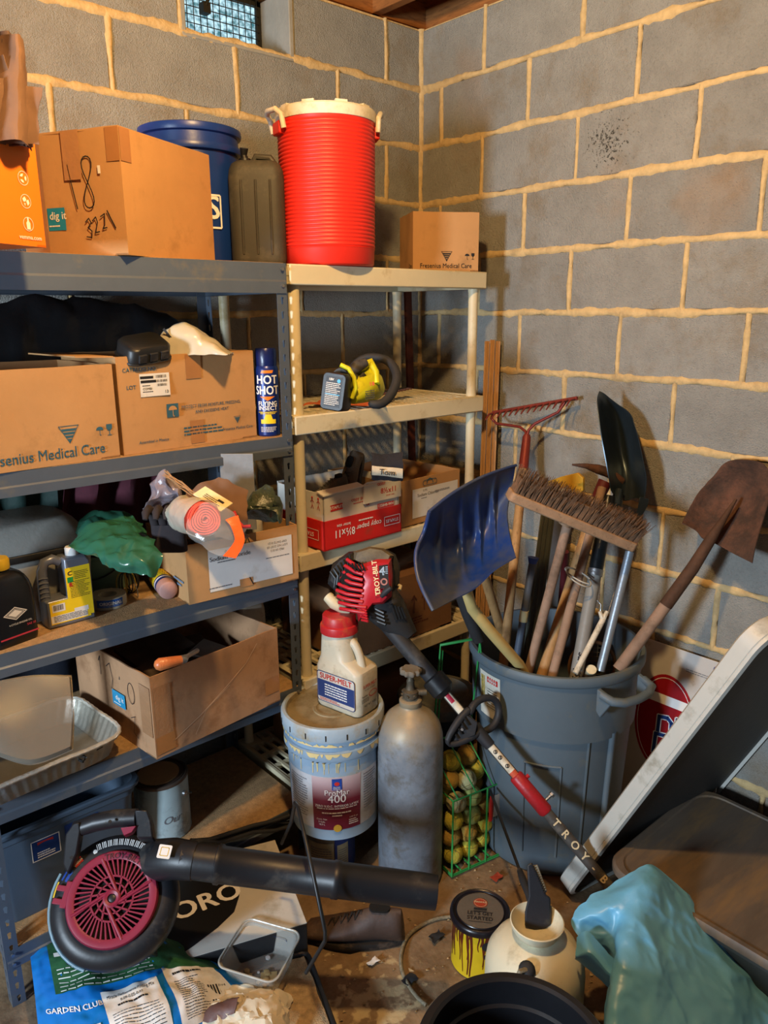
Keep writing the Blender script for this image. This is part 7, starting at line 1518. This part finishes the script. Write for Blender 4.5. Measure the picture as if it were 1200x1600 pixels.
b = B(); b.tube([hx_+n_*.012, hx_+n_*.03+R(qs) @ V((.006, -.012, -.005)), hx_+R(qs) @ V((.035, -.028, -.02)), hx_+R(qs) @ V((.045, -.035, -.08)), R(qs) @ V((.165, -.03, .02))], .006, 10); b.build('hose', mat('braided_hose', '#7d7460', rough=.5, var=.5, scale=120), sp_, smooth=60)
# black clip (clamp) standing in the mouth
cl0, cl1 = sp_.location+V((0, 0, .285)), W(832, 1352, D=1.86)
bcx = thing('black_clamp', 'black toothed plastic clamp standing in the sprayer mouth', 'clamp', (0, 0, 0))
P_ = [W(838, 1425, D=1.80), W(826, 1400, D=1.82), W(824, 1352, D=1.86), W(832, 1350, D=1.86), W(848, 1400, D=1.82), W(856, 1402, D=1.80), W(862, 1440, D=1.79), W(850, 1452, D=1.79), W(822, 1448, D=1.79), W(820, 1430, D=1.80)]
P_ = [(820, 1448), (820, 1425), (826, 1400), (823, 1352), (831, 1347), (843, 1372), (853, 1398), (860, 1402), (861, 1445), (850, 1452), (835, 1454)]
b = B(); b.loft([[W(x, y, D=1.83) for x, y in P_], [W(x, y, D=1.87) for x, y in P_]]); b.build('clamp_body', mat('dusty_black_clamp', '#1d1f26', rough=.6, dirt='#4a4434', dirt_amt=.25), bcx, bevel=.004, smooth=40)
P_ = [(833, 1352), (840, 1351), (855, 1392), (851, 1398)]; b = B(); b.loft([[W(x, y, D=1.835) for x, y in P_], [W(x, y, D=1.86) for x, y in P_]]); b.build('grey_jaw', mat('grey_jaw', '#7d7868', rough=.7), bcx, bevel=.002)
for i in range(12): b = B(); x, y = 829+1.75*i, 1354+3.6*i; b.tube([W(x, y, D=1.832), W(x+5, y-1, D=1.83)], .0018, 5); b.build('tooth', BLACKP, bcx)
# wand from behind the sprayer
wd_ = thing('sprayer_wand', 'thin black sprayer wand leaning from the bin down to the sprayer', 'wand', (0, 0, 0))
a_, c_, e_ = W(766, 1235, D=2.35), W(812, 1360, D=2.10), W(826, 1400, D=1.99); b = B(); b.tube([a_, c_], .0045, 8); b.build('wand_tube', BLACKP, wd_); b = B(); b.tube([c_, c_+(e_-c_)*.4, e_, W(834, 1440, D=1.93)], [.008, .011, .008, .006], 10); b.build('wand_grip', BLACKR, wd_, smooth=50)
# black bin in the foreground
bb = thing('black_bucket', 'wide empty black plastic bucket at the bottom edge of the picture', 'bucket', (-1.322, -1.633, 0))
B().lathe([(0, 0), (.135, 0), (.14, .006), (.160, .37), (.175, .374), (.181, .380), (.183, .396), (.178, .402), (.166, .402), (.160, .397), (.1575, .372), (.1575, .345), (.152, .340), (.1505, .30), (.146, .296), (.1415, .2), (.130, .012), (0, .01)], 80).build('pail', mat('black_bucket_plastic', '#15161a', rough=.38, var=.1, bump=.02), bb, smooth=35)
# tarp
TARP = mat('teal_tarp', '#66a9cc', rough=.4, var=.06, scale=5, bump=.3, bscale=16, spec=.7)
tp_ = thing('blue_tarp', 'crumpled teal blue tarpaulin heaped at lower right corner', 'tarp', W(1050, 1500, z=.2)); oT = tp_.location.copy()
Gt = [[(925, 1400, 1.86), (965, 1382, 1.88), (1018, 1362, 1.90), (1060, 1385, 1.93), (1110, 1425, 1.95), (1160, 1460, 1.96), (1215, 1500, 1.98)],
      [(895, 1440, 1.82), (950, 1425, 1.80), (1010, 1390, 1.82), (1055, 1420, 1.83), (1110, 1460, 1.84), (1165, 1500, 1.85), (1225, 1545, 1.86)],
      [(908, 1470, 1.80), (952, 1458, 1.80), (990, 1450, 1.74), (1050, 1480, 1.74), (1115, 1520, 1.75), (1170, 1560, 1.75), (1235, 1600, 1.76)],
      [(955, 1500, 1.80), (965, 1500, 1.74), (975, 1510, 1.66), (1045, 1550, 1.66), (1120, 1590, 1.67), (1180, 1630, 1.68), (1245, 1670, 1.70)],
      [(950, 1560, 1.72), (952, 1580, 1.66), (956, 1600, 1.60), (1045, 1640, 1.58), (1125, 1680, 1.60), (1190, 1710, 1.62), (1255, 1740, 1.64)],
      [(945, 1680, 1.66), (948, 1700, 1.60), (950, 1720, 1.56), (1045, 1760, 1.54), (1130, 1800, 1.56), (1200, 1820, 1.58), (1265, 1840, 1.60)]]
Gt = [[W(*q[:2], D=q[2])-oT for q in r_] for r_ in Gt]
def ridge(p): return CW*(.034*abs(nz(p, 6, 3))+.016*abs(nz(p, 14, 9))+.008*abs(nz(p, 30, 4)))
crumple('sheet', TARP, tp_, lambda u, v: (lambda p: p+ridge(p))(patch(Gt, u, v)), 130, 110, .010, 8, 5, solid=.001, smooth=40, octv=2)
b = B(); P_ = [(W(930, 1560, D=1.70)-oT), (W(920, 1500, D=1.74)-oT), (W(908, 1478, D=1.76)-oT)]
Gq = [[(900, 1465, 1.78), (914, 1455, 1.77), (935, 1470, 1.76), (965, 1505, 1.74)], [(895, 1485, 1.75), (915, 1480, 1.73), (935, 1498, 1.72), (962, 1525, 1.71)], [(898, 1500, 1.76), (915, 1512, 1.745), (935, 1528, 1.74), (955, 1545, 1.72)]]
Gq = [[W(*q[:2], D=q[2])-oT for q in r_] for r_ in Gq]; crumple('fold', TARP, tp_, lambda u, v: patch(Gq, u, v)-CW*.02*math.sin(PI*v), 24, 16, .004, 20, 5, solid=.001)
Gq = [[(1110, 1418, 1.97), (1140, 1425, 2.0), (1175, 1440, 2.02), (1215, 1460, 2.02)], [(1110, 1440, 1.95), (1145, 1455, 1.96), (1180, 1475, 1.97), (1215, 1495, 1.98)], [(1120, 1490, 1.88), (1150, 1500, 1.9), (1185, 1520, 1.9), (1215, 1540, 1.9)]]
Gq = [[W(*q[:2], D=q[2])-oT for q in r_] for r_ in Gq]; crumple('fold', TARP, tp_, lambda u, v: patch(Gq, u, v), 20, 14, .008, 14, 8, solid=.001)
# cable on the floor
fc = thing('floor_cable', 'braided grey cable curving across the floor beside the stain can', 'cable', (0, 0, 0)); b = B()
ctl = [W(*q, z=.006) for q in ((712, 1432), (685, 1435), (660, 1445), (638, 1462), (628, 1485), (627, 1510), (636, 1535), (652, 1558), (668, 1572))]
pts = []
for i in range(len(ctl)-1):
    for k_ in range(6): g_ = lambda j: ctl[max(0, min(len(ctl)-1, j))]; pts.append(catm(g_(i-1), g_(i), g_(i+1), g_(i+2), k_/6))
b.tube(pts, .0052, 8); b.build('cable', mat('braided_hose', '#7d7460'), fc, smooth=60)
# shoe
SHL = mat('dark_brown_leather', '#43332c', rough=.6, var=.2, scale=14, bump=.1, dirt='#6a5646', dirt_amt=.25)
sc0, sc1 = W(628, 1492, z=0), W(478, 1482, z=0); dsx = (sc1-sc0); Ls = .28; dsx.normalize(); mid = sc0+dsx*Ls*.5+V((0, 0, 0))
sh_ = thing('leather_shoe', 'worn dark brown laced leather shoe on the floor under the blower tube', 'shoe', M=frame(mid+V((-dsx.y, dsx.x, 0))*-.045, dsx, z=(0, 0, 1)))
shoe(sh_, Matrix.Diagonal((1, 1, .82, 1)), Ls, SHL, mat('dark_sole', '#1f1b19', rough=.9, var=.2, dirt='#6a5646', dirt_amt=.2), high=.03)
# scraps
for i, (x, y, s_, m_, lb) in enumerate(((776, 1372, .02, mat('red_scrap', '#9a3a24', rough=.6), 'small red torn scrap on the floor beside the stain can'), (682, 1465, .022, BLACKR, 'dark leaf crumb on the floor between shoe and stain can'), (640, 1533, .02, BLACKR, 'dark crumb beside the end of the floor cable'), (583, 1505, .014, WPAPER, 'tiny white paper scrap just in front of the leather shoe'))):
    t = thing('scrap', lb, 'scrap', W(x, y, z=.004)); crumple('piece', m_, t, lambda u, v: ((u-.5)*s_*2, (v-.5)*s_*1.3, .006), 5, 5, .006, 60, i)

# ================================================================ FRONT FLOOR LEFT
bZ = .15
cA, cBk = W(480, 1442, z=bZ), W(430, 1312, z=bZ); dBk = (cBk-cA); dpt = dBk.length; dBk.normalize(); dLt = V((-dBk.y, dBk.x, 0))
LTB = .46
WB2 = mat('white_printed_card', '#bcb9b0', rough=.6, var=.05, scale=8, bump=.02, dirt='#9a917c', dirt_amt=.15)
to = thing('toro_box', 'long white cardboard box with black band and TORO lettering on the floor', 'box', M=frame(cA+dLt*LTB-V((0, 0, bZ)), -dLt, z=(0, 0, 1)))
b = B(); b.box((0, 0, 0), (LTB, dpt, bZ-.002)); b.build('body', mat('black_card', '#222326', rough=.6, var=.1), to, bevel=.003)
b = B(); b.box((.001, .001, bZ-.002), (LTB-.001, dpt-.001, bZ)); b.build('top_panel', WB2, to)
IMt = to.matrix_world.inverted()
b = B(); bp_ = [IMt @ W(x, y, z=bZ) for x, y in ((200, 1395), (250, 1372), (330, 1372), (372, 1380), (374, 1400), (366, 1425), (340, 1450), (300, 1480), (270, 1500), (200, 1500))]
bp_ = [(max(.004, min(LTB-.004, p.x)), max(.004, min(dpt-.004, p.y)), bZ+.0006) for p in bp_]; b.add(bp_, [tuple(range(len(bp_)))]); b.build('black_band', mat('black_print', '#15161a', rough=.4, var=.05, bump=0), to)
tc0, tc1 = IMt @ W(255, 1435, z=bZ), IMt @ W(350, 1398, z=bZ); dtx = (tc1-tc0); dtx.z = 0
M = frame(((tc0.x+tc1.x)/2+.01, (tc0.y+tc1.y)/2, bZ+.0012), dtx, z=(0, 0, 1)); b = B(); text(b, 'TORO', .088, M, bold=.03, sx=.95); text(b, '®', .022, M @ T(.135, .012, 0)); b.build('lettering', WINK, to)
# black boot tray with debris
tA = cA-dLt*0+dBk*-.006; tD = V((W(468, 1640, z=.06)-tA)[:2]+(0,)); tD = -dBk*.28
tyy = thing('boot_tray', 'black floor tray covered in sawdust in front of the white box', 'tray', M=frame(tA+dLt*.34+tD, -dLt, z=(0, 0, 1)) @ T(0, 0, -bZ))
b = B(); b.box((0, 0, 0), (.335, .27, .075)); b.build('tray_body', BLACKP, tyy, bevel=.006); b = B(); b.tube([(x+.1675, y+.135, .078) for x, y in rrect(.33, .265, .02)], .006, 8, close=True); b.build('rim', BLACKP, tyy)
crumple('sawdust', mat('sawdust', '#a58c68', rough=1, var=.3, scale=60, bump=.3), tyy, lambda u, v: (.012+.31*u, .012+.246*v, .079), 26, 20, .004, 30, 3, solid=0)
TZ = .083
# clear container
cc = thing('clear_container', 'clear square plastic food container with crumbs in the black tray', 'container', M=frame(W(408, 1508, z=.105), (W(470, 1478, z=.1)-W(365, 1448, z=.1)), z=(.10, -.30, 1)) @ T(0, 0, -.02) @ Matrix.Scale(1.15, 4))
CLP = mat('cloudy_clear_plastic', '#c8c6be', rough=.18, alpha=.30, var=.05, bump=.02, spec=.8)
def crr(w, h, z, r=.022): return [(x, y, z) for x, y in rrect(w, h, r, 6)]
b = B(); b.loft([crr(.105, .10, 0), crr(.112, .106, .006), crr(.134, .126, .06), crr(.142, .134, .061), crr(.142, .134, .064)], cap=False); b.add(crr(.105, .1, .001), [tuple(range(28))]); b.build('container_body', CLP, cc, smooth=50, solid=.0012)
b = B(); b.tube(crr(.142, .134, .063), .0022, 6, close=True); b.build('rim', mat('cloudy_rim', '#b9b7ae', rough=.25, alpha=.8), cc)
b = B(); outline(b, frame((0, .058, .035), (1, 0, 0), z=(0, -1, -.4)) , rrect(.07, .022, .008, 3), .0015); b.build('embossed_mark', BLUEP, cc)
rd = random.Random(9)
for i in range(12):
    x, y = rd.uniform(-.035, .035), rd.uniform(-.035, .035); s_ = rd.uniform(.003, .010); b = B(); b.ball((x, y, .004+s_*.4), s_, 6, sc=(1, .8, .5)); b.build('crumb', mat('tan_crumb', '#b39a68', rough=.9, var=.2) if i % 3 else WPAPER, cc)
b = B(); b.box((.0, -.035, .003), (.035, -.01, .008), R(.4)); b.build('wood_chip', mat('tan_crumb', '#b39a68'), cc)
# tissue
tsu = thing('crumpled_tissue', 'crumpled cream white tissue paper in the black tray at bottom edge', 'tissue', W(385, 1580, z=TZ+.02)); oz = tsu.location.copy()
TSM = mat('tissue', '#d0c4ac', rough=.9, var=.08, scale=12, bump=.2, bscale=25, sub=.1)
Gz = [[(300, 1570, .0), (340, 1545, .02), (380, 1540, .03), (425, 1545, .03), (455, 1560, .0)], [(300, 1600, .02), (340, 1570, .06), (390, 1565, .065), (430, 1570, .06), (458, 1590, .01)], [(290, 1640, .01), (340, 1625, .05), (390, 1620, .055), (430, 1620, .05), (455, 1630, .0)]]
Gz = [[W(x, y, z=TZ+h)-oz for x, y, h in r_] for r_ in Gz]; crumple('tissue', TSM, tsu, lambda u, v: patch(Gz, u, v), 44, 30, .016, 26, 4, smooth=22)
mw = thing('brown_wrapper', 'dark brownish crumpled wrapper between blue bag and tissue', 'wrapper', W(330, 1585, z=.13)); crumple('wrapper', mat('maroon_wrapper', '#5d4440', rough=.5, var=.3, bump=.1), mw, lambda u, v: CR*((u-.5)*.12)+V((0, 0, (u-.5)*.05))+vy*((v-.5)*-.04)+V((0, 0, .012*math.sin(PI*v))), 18, 8, .01, 26, 4)
# garden bag
BGB = mat('blue_bag_film', '#1272c4', rough=.28, var=.08, scale=6, bump=.12, bscale=26)
GBG = mat('green_bag_print', '#2c5c3a', rough=.35, var=.35, scale=22, bump=.08)
gb2 = thing('garden_soil_bag', 'blue and green plastic garden soil bag lying flat under the blower', 'bag', W(220, 1540, z=.1)); og = gb2.location.copy()
Gg = [[(45, 1470, .10), (95, 1452, .11), (150, 1440, .10), (215, 1440, .10), (262, 1448, .10)],
      [(48, 1500, .12), (105, 1490, .165), (170, 1478, .17), (245, 1468, .17), (310, 1485, .12)],
      [(55, 1560, .12), (120, 1550, .175), (190, 1532, .18), (268, 1512, .175), (350, 1515, .12)],
      [(62, 1630, .12), (135, 1620, .17), (215, 1595, .18), (295, 1565, .17), (385, 1545, .09)],
      [(70, 1720, .09), (145, 1705, .10), (225, 1680, .10), (305, 1630, .10), (370, 1585, .07)]]
Gg = [[W(x, y, z=h)-og for x, y, h in r_] for r_ in Gg]
def gf(u, v, o=0): 
    p = patch(Gg, u, v); a = V((0, 0, 1))*(.010*nz(p, 13, 2)+.005*nz(p, 34, 5)+.003*nz(p, 60, 8)); return p+a+V((0, 0, o))
b = B(); b.grid(gf, 90, 70)
for edge in (lambda t: (t, 0), lambda t: (t, 1), lambda t: (0, t), lambda t: (1, t)): b.grid(lambda u, v: (lambda p: p+(V((0, 0, -p.z-og.z+.012))*v))(V(gf(*edge(u)))), 60, 3)
b.build('film', BGB, gb2, smooth=60)
def onbag(name, m, u0, u1, v0, v1, o=.0016, n_=24): b = B(); b.grid(lambda u, v: gf(u0+(u1-u0)*u+.0*v, v0+(v1-v0)*v, o), n_, n_); return b.build(name, m, gb2, smooth=60)
onbag('green_print', GBG, .14, .97, .05, .50)
onbag('label_panel', WPAPER, .37, .66, .55, .93, .0022); onbag('label_panel', WPAPER, .70, .93, .50, .90, .0022); onbag('label_panel', WPAPER, .12, .33, .70, .98, .0022)
def bagtext(name, m, items):
    b = B()
    for it in items:
        tmp = B(); it[0](tmp); u0, v0, su, sv = it[1:]
        b.add([gf(u0+p.x*su, v0-p.y*sv, .0034) for p in tmp.v], tmp.f)
    return b.build(name, m, gb2, smooth=80)
I_ = Matrix.Identity(4)
bagtext('lettering', INK, [(lambda q: text(q, 'Miracle Performance Potting Mix', .024, I_, bold=.01), .515, .585, .75, .9), (lambda q: text(q, '0.09-0.05-0.07', .022, I_, bold=.01), .515, .612, .9, .9), (lambda q: lines(q, I_, .16, .018, 1, .6, 4), .515, .64, 1, 1), (lambda q: lines(q, I_, .24, .24, 14, .22, 4), .515, .80, 1, 1), (lambda q: lines(q, I_, .12, .02, 1, .8, 9), .80, .54, 1, 1), (lambda q: lines(q, T(-.02, 0, 0), .10, .27, 17, .25, 6), .80, .72, 1, 1), (lambda q: barcode(q, I_, .07, .12, 5, .006), .875, .73, 1, 1), (lambda q: text(q, 'THIS PRODUCT', .03, I_, bold=.02), .22, .745, .9, .9), (lambda q: lines(q, I_, .16, .16, 7, .3, 4), .22, .87, 1, 1)])
bagtext('lettering', WINK, [(lambda q: text(q, 'GARDEN CLUB', .045, I_, bold=.02), .22, .60, .95, .9), (lambda q: lines(q, I_, .5, .17, 6, .22, 4), .42, .42, 1, 1), (lambda q: rectp(q, I_, .06, .035), .20, .25, 1, 1), (lambda q: rectp(q, I_, .05, .10), .205, .13, 1, .6)])

# leaf blower
LBd = 1.80; lc = W(180, 1407, D=LBd); lx = (W(690, 1398, D=1.80)-W(300, 1340, D=1.80)).normalized(); lz = (CAM-lc).normalized()
lz = (lz*1.0+CR*-.12+CU*.12).normalized(); ML_ = frame(lc, lx, z=lz)
lb = thing('leaf_blower', 'black handheld leaf blower with dark pink fan grille lying on the boxes', 'leaf blower', M=ML_)
k_ = LBd/FPX      # metres per pixel here
def lr(r, z): return (r*k_, z)
LBK = mat('blower_black_plastic', '#1a1c21', rough=.42, var=.1, bump=.02, dirt='#45423e', dirt_amt=.1)
b = B(); b.lathe([(0, -.10), (.10, -.10), (.128, -.09), (.143, -.05), (.146, -.02), (.146, .0), (.142, .012), (.128, .022), (.112, .026), (.104, .024), (0, .020)], 64); b.build('fan_housing', LBK, lb, smooth=40)
PNK = mat('dusty_crimson_plastic', '#7e1a36', rough=.45, var=.06, bump=.01)
b = B(); b.lathe([(.104, .022), (.104, .034), (.101, .038), (.088, .040), (.084, .038), (.084, .026)], 64); b.build('grille_rim', PNK, lb, smooth=40)
b = B(); b.lathe([(.020, .026), (.020, .040), (.016, .042), (.010, .040), (.009, .030)], 32); b.build('grille_hub', PNK, lb, smooth=40)
b = B(); b.lathe([(.050, .030), (.050, .038), (.046, .038), (.046, .030)], 48); b.lathe([(.034, .030), (.034, .038), (.031, .038), (.031, .030)], 40); b.build('grille_ring', PNK, lb, smooth=40)
for i in range(44):
    a = 2*PI*i/44; a2 = a+.16; P_ = [(.049*math.cos(a), .049*math.sin(a)), (.086*math.cos(a2), .086*math.sin(a2))]; d2 = V((-math.sin(a), math.cos(a), 0))*.00155
    b = B(); q0, q1 = V((*P_[0], .030)), V((*P_[1], .030)); b.hexa([q0-d2, q1-d2*1.3, q1+d2*1.3, q0+d2, q0-d2+V((0, 0, .008)), q1-d2*1.3+V((0, 0, .008)), q1+d2*1.3+V((0, 0, .008)), q0+d2+V((0, 0, .008))]); b.build('grille_bar', PNK, lb)
for i in range(14):
    a = 2*PI*i/14; b = B(); d2 = V((-math.sin(a), math.cos(a), 0))*.0028; q0, q1 = V((.019*math.cos(a), .019*math.sin(a), .030)), V((.048*math.cos(a+.5), .048*math.sin(a+.5), .030))
    b.hexa([q0-d2, q1-d2, q1+d2, q0+d2, q0-d2+V((0, 0, .008)), q1-d2+V((0, 0, .008)), q1+d2+V((0, 0, .008)), q0+d2+V((0, 0, .008))]); b.build('grille_bar', PNK, lb)
for a in (.55, .55+PI/2, .55+PI, .55+1.5*PI):
    b = B(); q0, q1 = V((.018*math.cos(a-.9), .018*math.sin(a-.9), .037)), V((.092*math.cos(a), .092*math.sin(a), .037)); b.tube([q0, q1], .0042, 8); b.build('grille_brace', PNK, lb, smooth=60)
b = B(); b.lathe([(.010, .026), (.010, .036), (.006, .038), (0, .038)], 16); b.build('hub_bolt', BLACKP, lb)
b = B(); b.cyl(.0855, .024, .0275, 48); b.build('grille_backing', mat('deep_black', '#08080a'), lb)
b = B()
for s_ in (.008, -.020): b.box((-.132, s_-.008, .020), (-.098, s_+.004, .034))
b.box((-.112, -.034, .020), (-.098, .022, .036)); b.build('hinge_tab', PNK, lb, bevel=.001)
b = B(); text(b, 'TROY-BILT', .0175, T(0, .091, .0405), bold=.03, bend=.094); b.build('lettering', mat('dark_crimson_print', '#3c1420', rough=.5), lb)
# stickers on the housing rim
def rimpatch(name, m, a0, a1, r0, r1, z=.0225): b = B(); b.grid(lambda u, v: ((r0+(r1-r0)*v)*math.cos(a0+(a1-a0)*u), (r0+(r1-r0)*v)*math.sin(a0+(a1-a0)*u), z-.0065*v*v+.0015), 20, 4); return b.build(name, m, lb)
D2 = math.radians
rimpatch('blue_sticker', mat('royal_blue_print', '#1e3f8f'), D2(62), D2(70), .108, .134, .0235); rimpatch('warning_sticker', REDP, D2(143), D2(153), .112, .134, .0235); rimpatch('blue_sticker', mat('royal_blue_print', '#1e3f8f'), D2(157), D2(170), .112, .134, .0235)
rimpatch('yellow_sticker', mat('dull_yellow', '#c9a62c'), D2(172), D2(186), .136, .1415, .0165)
b = B()
for i in range(9): a = D2(75+6*i); M = R(a-PI/2) @ T(0, .121, .0245); [rectp(b, M @ R(-.0) , .0016, .022, dx, 0) for dx in (-.004, .0, .0035)]
text(b, 'TRIGGER', .006, R(D2(148)-PI/2) @ T(0, .123, .0262), bend=.12); b.cyl(.005, .0235, .0255, 14, R(D2(128)-PI/2) @ T(0, .118, 0)); b.build('white_print', WINK, lb)
# volute to outlet + tube
Tb = 26*k_
IL = ML_.inverted(); tA_, tB_ = IL @ W(285, 1343, D=1.80), IL @ W(662, 1392, D=1.80); tdx = (tB_-tA_).normalized()
b = B(); b.tube([(-.02, .10, -.03), (.04, .095, -.035), tA_-tdx*.02, tA_+tdx*.03], [.05, .052, .046, .043], 24); b.build('outlet', LBK, lb, smooth=50)
b = B(); Lt_ = (tB_-tA_).length; b.tube([tA_, tA_+tdx*.08, tA_+tdx*.082, tA_+tdx*.092, tA_+tdx*.095, tA_+tdx*(Lt_*.62), tA_+tdx*(Lt_*.625), tA_+tdx*(Lt_*.65), tA_+tdx*(Lt_*.655), tB_, tB_+tdx*.03], [.041, .041, .045, .045, .0415, .0405, .043, .043, .0405, .0400, .0385], 28); b.build('blower_tube', LBK, lb, smooth=50)
b = B(); b.tube([tB_+tdx*.03, tB_+tdx*.0305], .0335, 24); b.build('tube_opening', mat('deep_black', '#08080a'), lb)
M = frame(tA_+tdx*-.012+V((-.024, .004, .0485)), tdx, z=(0, .1, 1)); b = B(); b.prism(rrect(.030, .030, .003, 3), 0, .0012, M); b.build('sticker', WPAPER, lb)
b = B(); outline(b, M @ T(0, 0, .0016), rrect(.018, .018, .002, 2), .0015); b.build('sticker_frame', mat('dull_yellow', '#c9a62c'), lb)
# handle
hp = [IL @ W(x, y, D=d) for x, y, d in ((106, 1345, 1.80), (110, 1310, 1.80), (125, 1288, 1.80))]
b = B(); P_ = [IL @ W(x, y, D=1.80) for x, y in ((100, 1352), (104, 1305), (116, 1288), (126, 1286), (128, 1300), (122, 1335), (108, 1368))]
b.loft([[p-V((0, 0, .022)) for p in P_], [p+V((0, 0, .012)) for p in P_]]); b.build('handle_post', LBK, lb, bevel=.004, smooth=40)
b = B(); b.tube([IL @ W(118, 1296, D=1.81), IL @ W(150, 1285, D=1.81), IL @ W(180, 1279, D=1.81), IL @ W(214, 1277, D=1.81)], [.018, .021, .021, .020], 18); b.build('grip', LBK, lb, smooth=60)
b = B(); P_ = [IL @ W(x, y, D=1.80) for x, y in ((212, 1268), (232, 1268), (238, 1285), (241, 1312), (216, 1312), (215, 1292))]; b.loft([[p-V((0, 0, .03)) for p in P_], [p+V((0, 0, .018)) for p in P_]]); b.build('throttle_block', LBK, lb, bevel=.004, smooth=40)
b = B(); P_ = [IL @ W(x, y, D=1.78) for x, y in ((189, 1294), (213, 1291), (206, 1301), (194, 1306))]; b.loft([[p-V((0, 0, .02)) for p in P_], [p+V((0, 0, .004)) for p in P_]]); b.build('trigger', PNK, lb, bevel=.001)
for x, y in ((112, 1340), (172, 1284)): p = IL @ W(x, y, D=1.775); b = B(); b.cyl(.004, 0, .002, 12, T(*p)); b.build('screw', BLACKP, lb)
for pl_ in (((112, 1480), (150, 1485), (142, 1506), (104, 1508)), ((205, 1480), (236, 1455), (240, 1492), (212, 1494))):
    b = B(); P_ = [IL @ W(x, y, D=1.79) for x, y in pl_]; b.loft([[p-V((0, 0, .07)) for p in P_], [p+V((0, 0, .012)) for p in P_]]); b.build('foot', LBK, lb, bevel=.004, smooth=40)
b = B(); b.tube([V((.148*math.cos(D2(a)), .148*math.sin(D2(a)), .0)) for a in range(165, 262, 8)], .004, 8); b.build('edge_arc', mat('pale_blue_arc', '#6f8ea0', rough=.4), lb, smooth=60)  # pale blue line along the lower left edge of the housing
# cords and thin bent rod
cr_ = thing('cable_bundle', 'bunched black cords lying behind the white box near the bucket', 'cord', (0, 0, 0)); rd = random.Random(12)
for i in range(6):
    b = B(); y0 = 1302+rd.uniform(-6, 12); b.tube([W(296+rd.uniform(-5, 8), 1315+rd.uniform(-3, 8), Y=-.515-.006*i), W(345, y0+4, Y=-.52-.006*i), W(395, y0-12, Y=-.53-.005*i), W(430, 1290+rd.uniform(-8, 8), Y=-.54-.005*i), W(452, 1278+rd.uniform(-5, 14), Y=-.55-.005*i)], .006, 8); b.build('cord', BLACKR, cr_, smooth=60)
br = thing('bent_rod', 'thin black bent metal rod standing in front of the paint bucket', 'rod', (0, 0, 0))
b = B(); b.tube([W(440, 1318, D=1.98), W(455, 1285, D=1.93), W(461, 1254, D=1.85), W(466, 1262, D=1.80), W(488, 1360, D=1.70), W(508, 1455, D=1.68), W(508, 1470, D=1.68), W(495, 1492, D=1.70), W(478, 1520, D=1.72)], .0045, 8); b.build('rod', BLACKP, br, smooth=60)
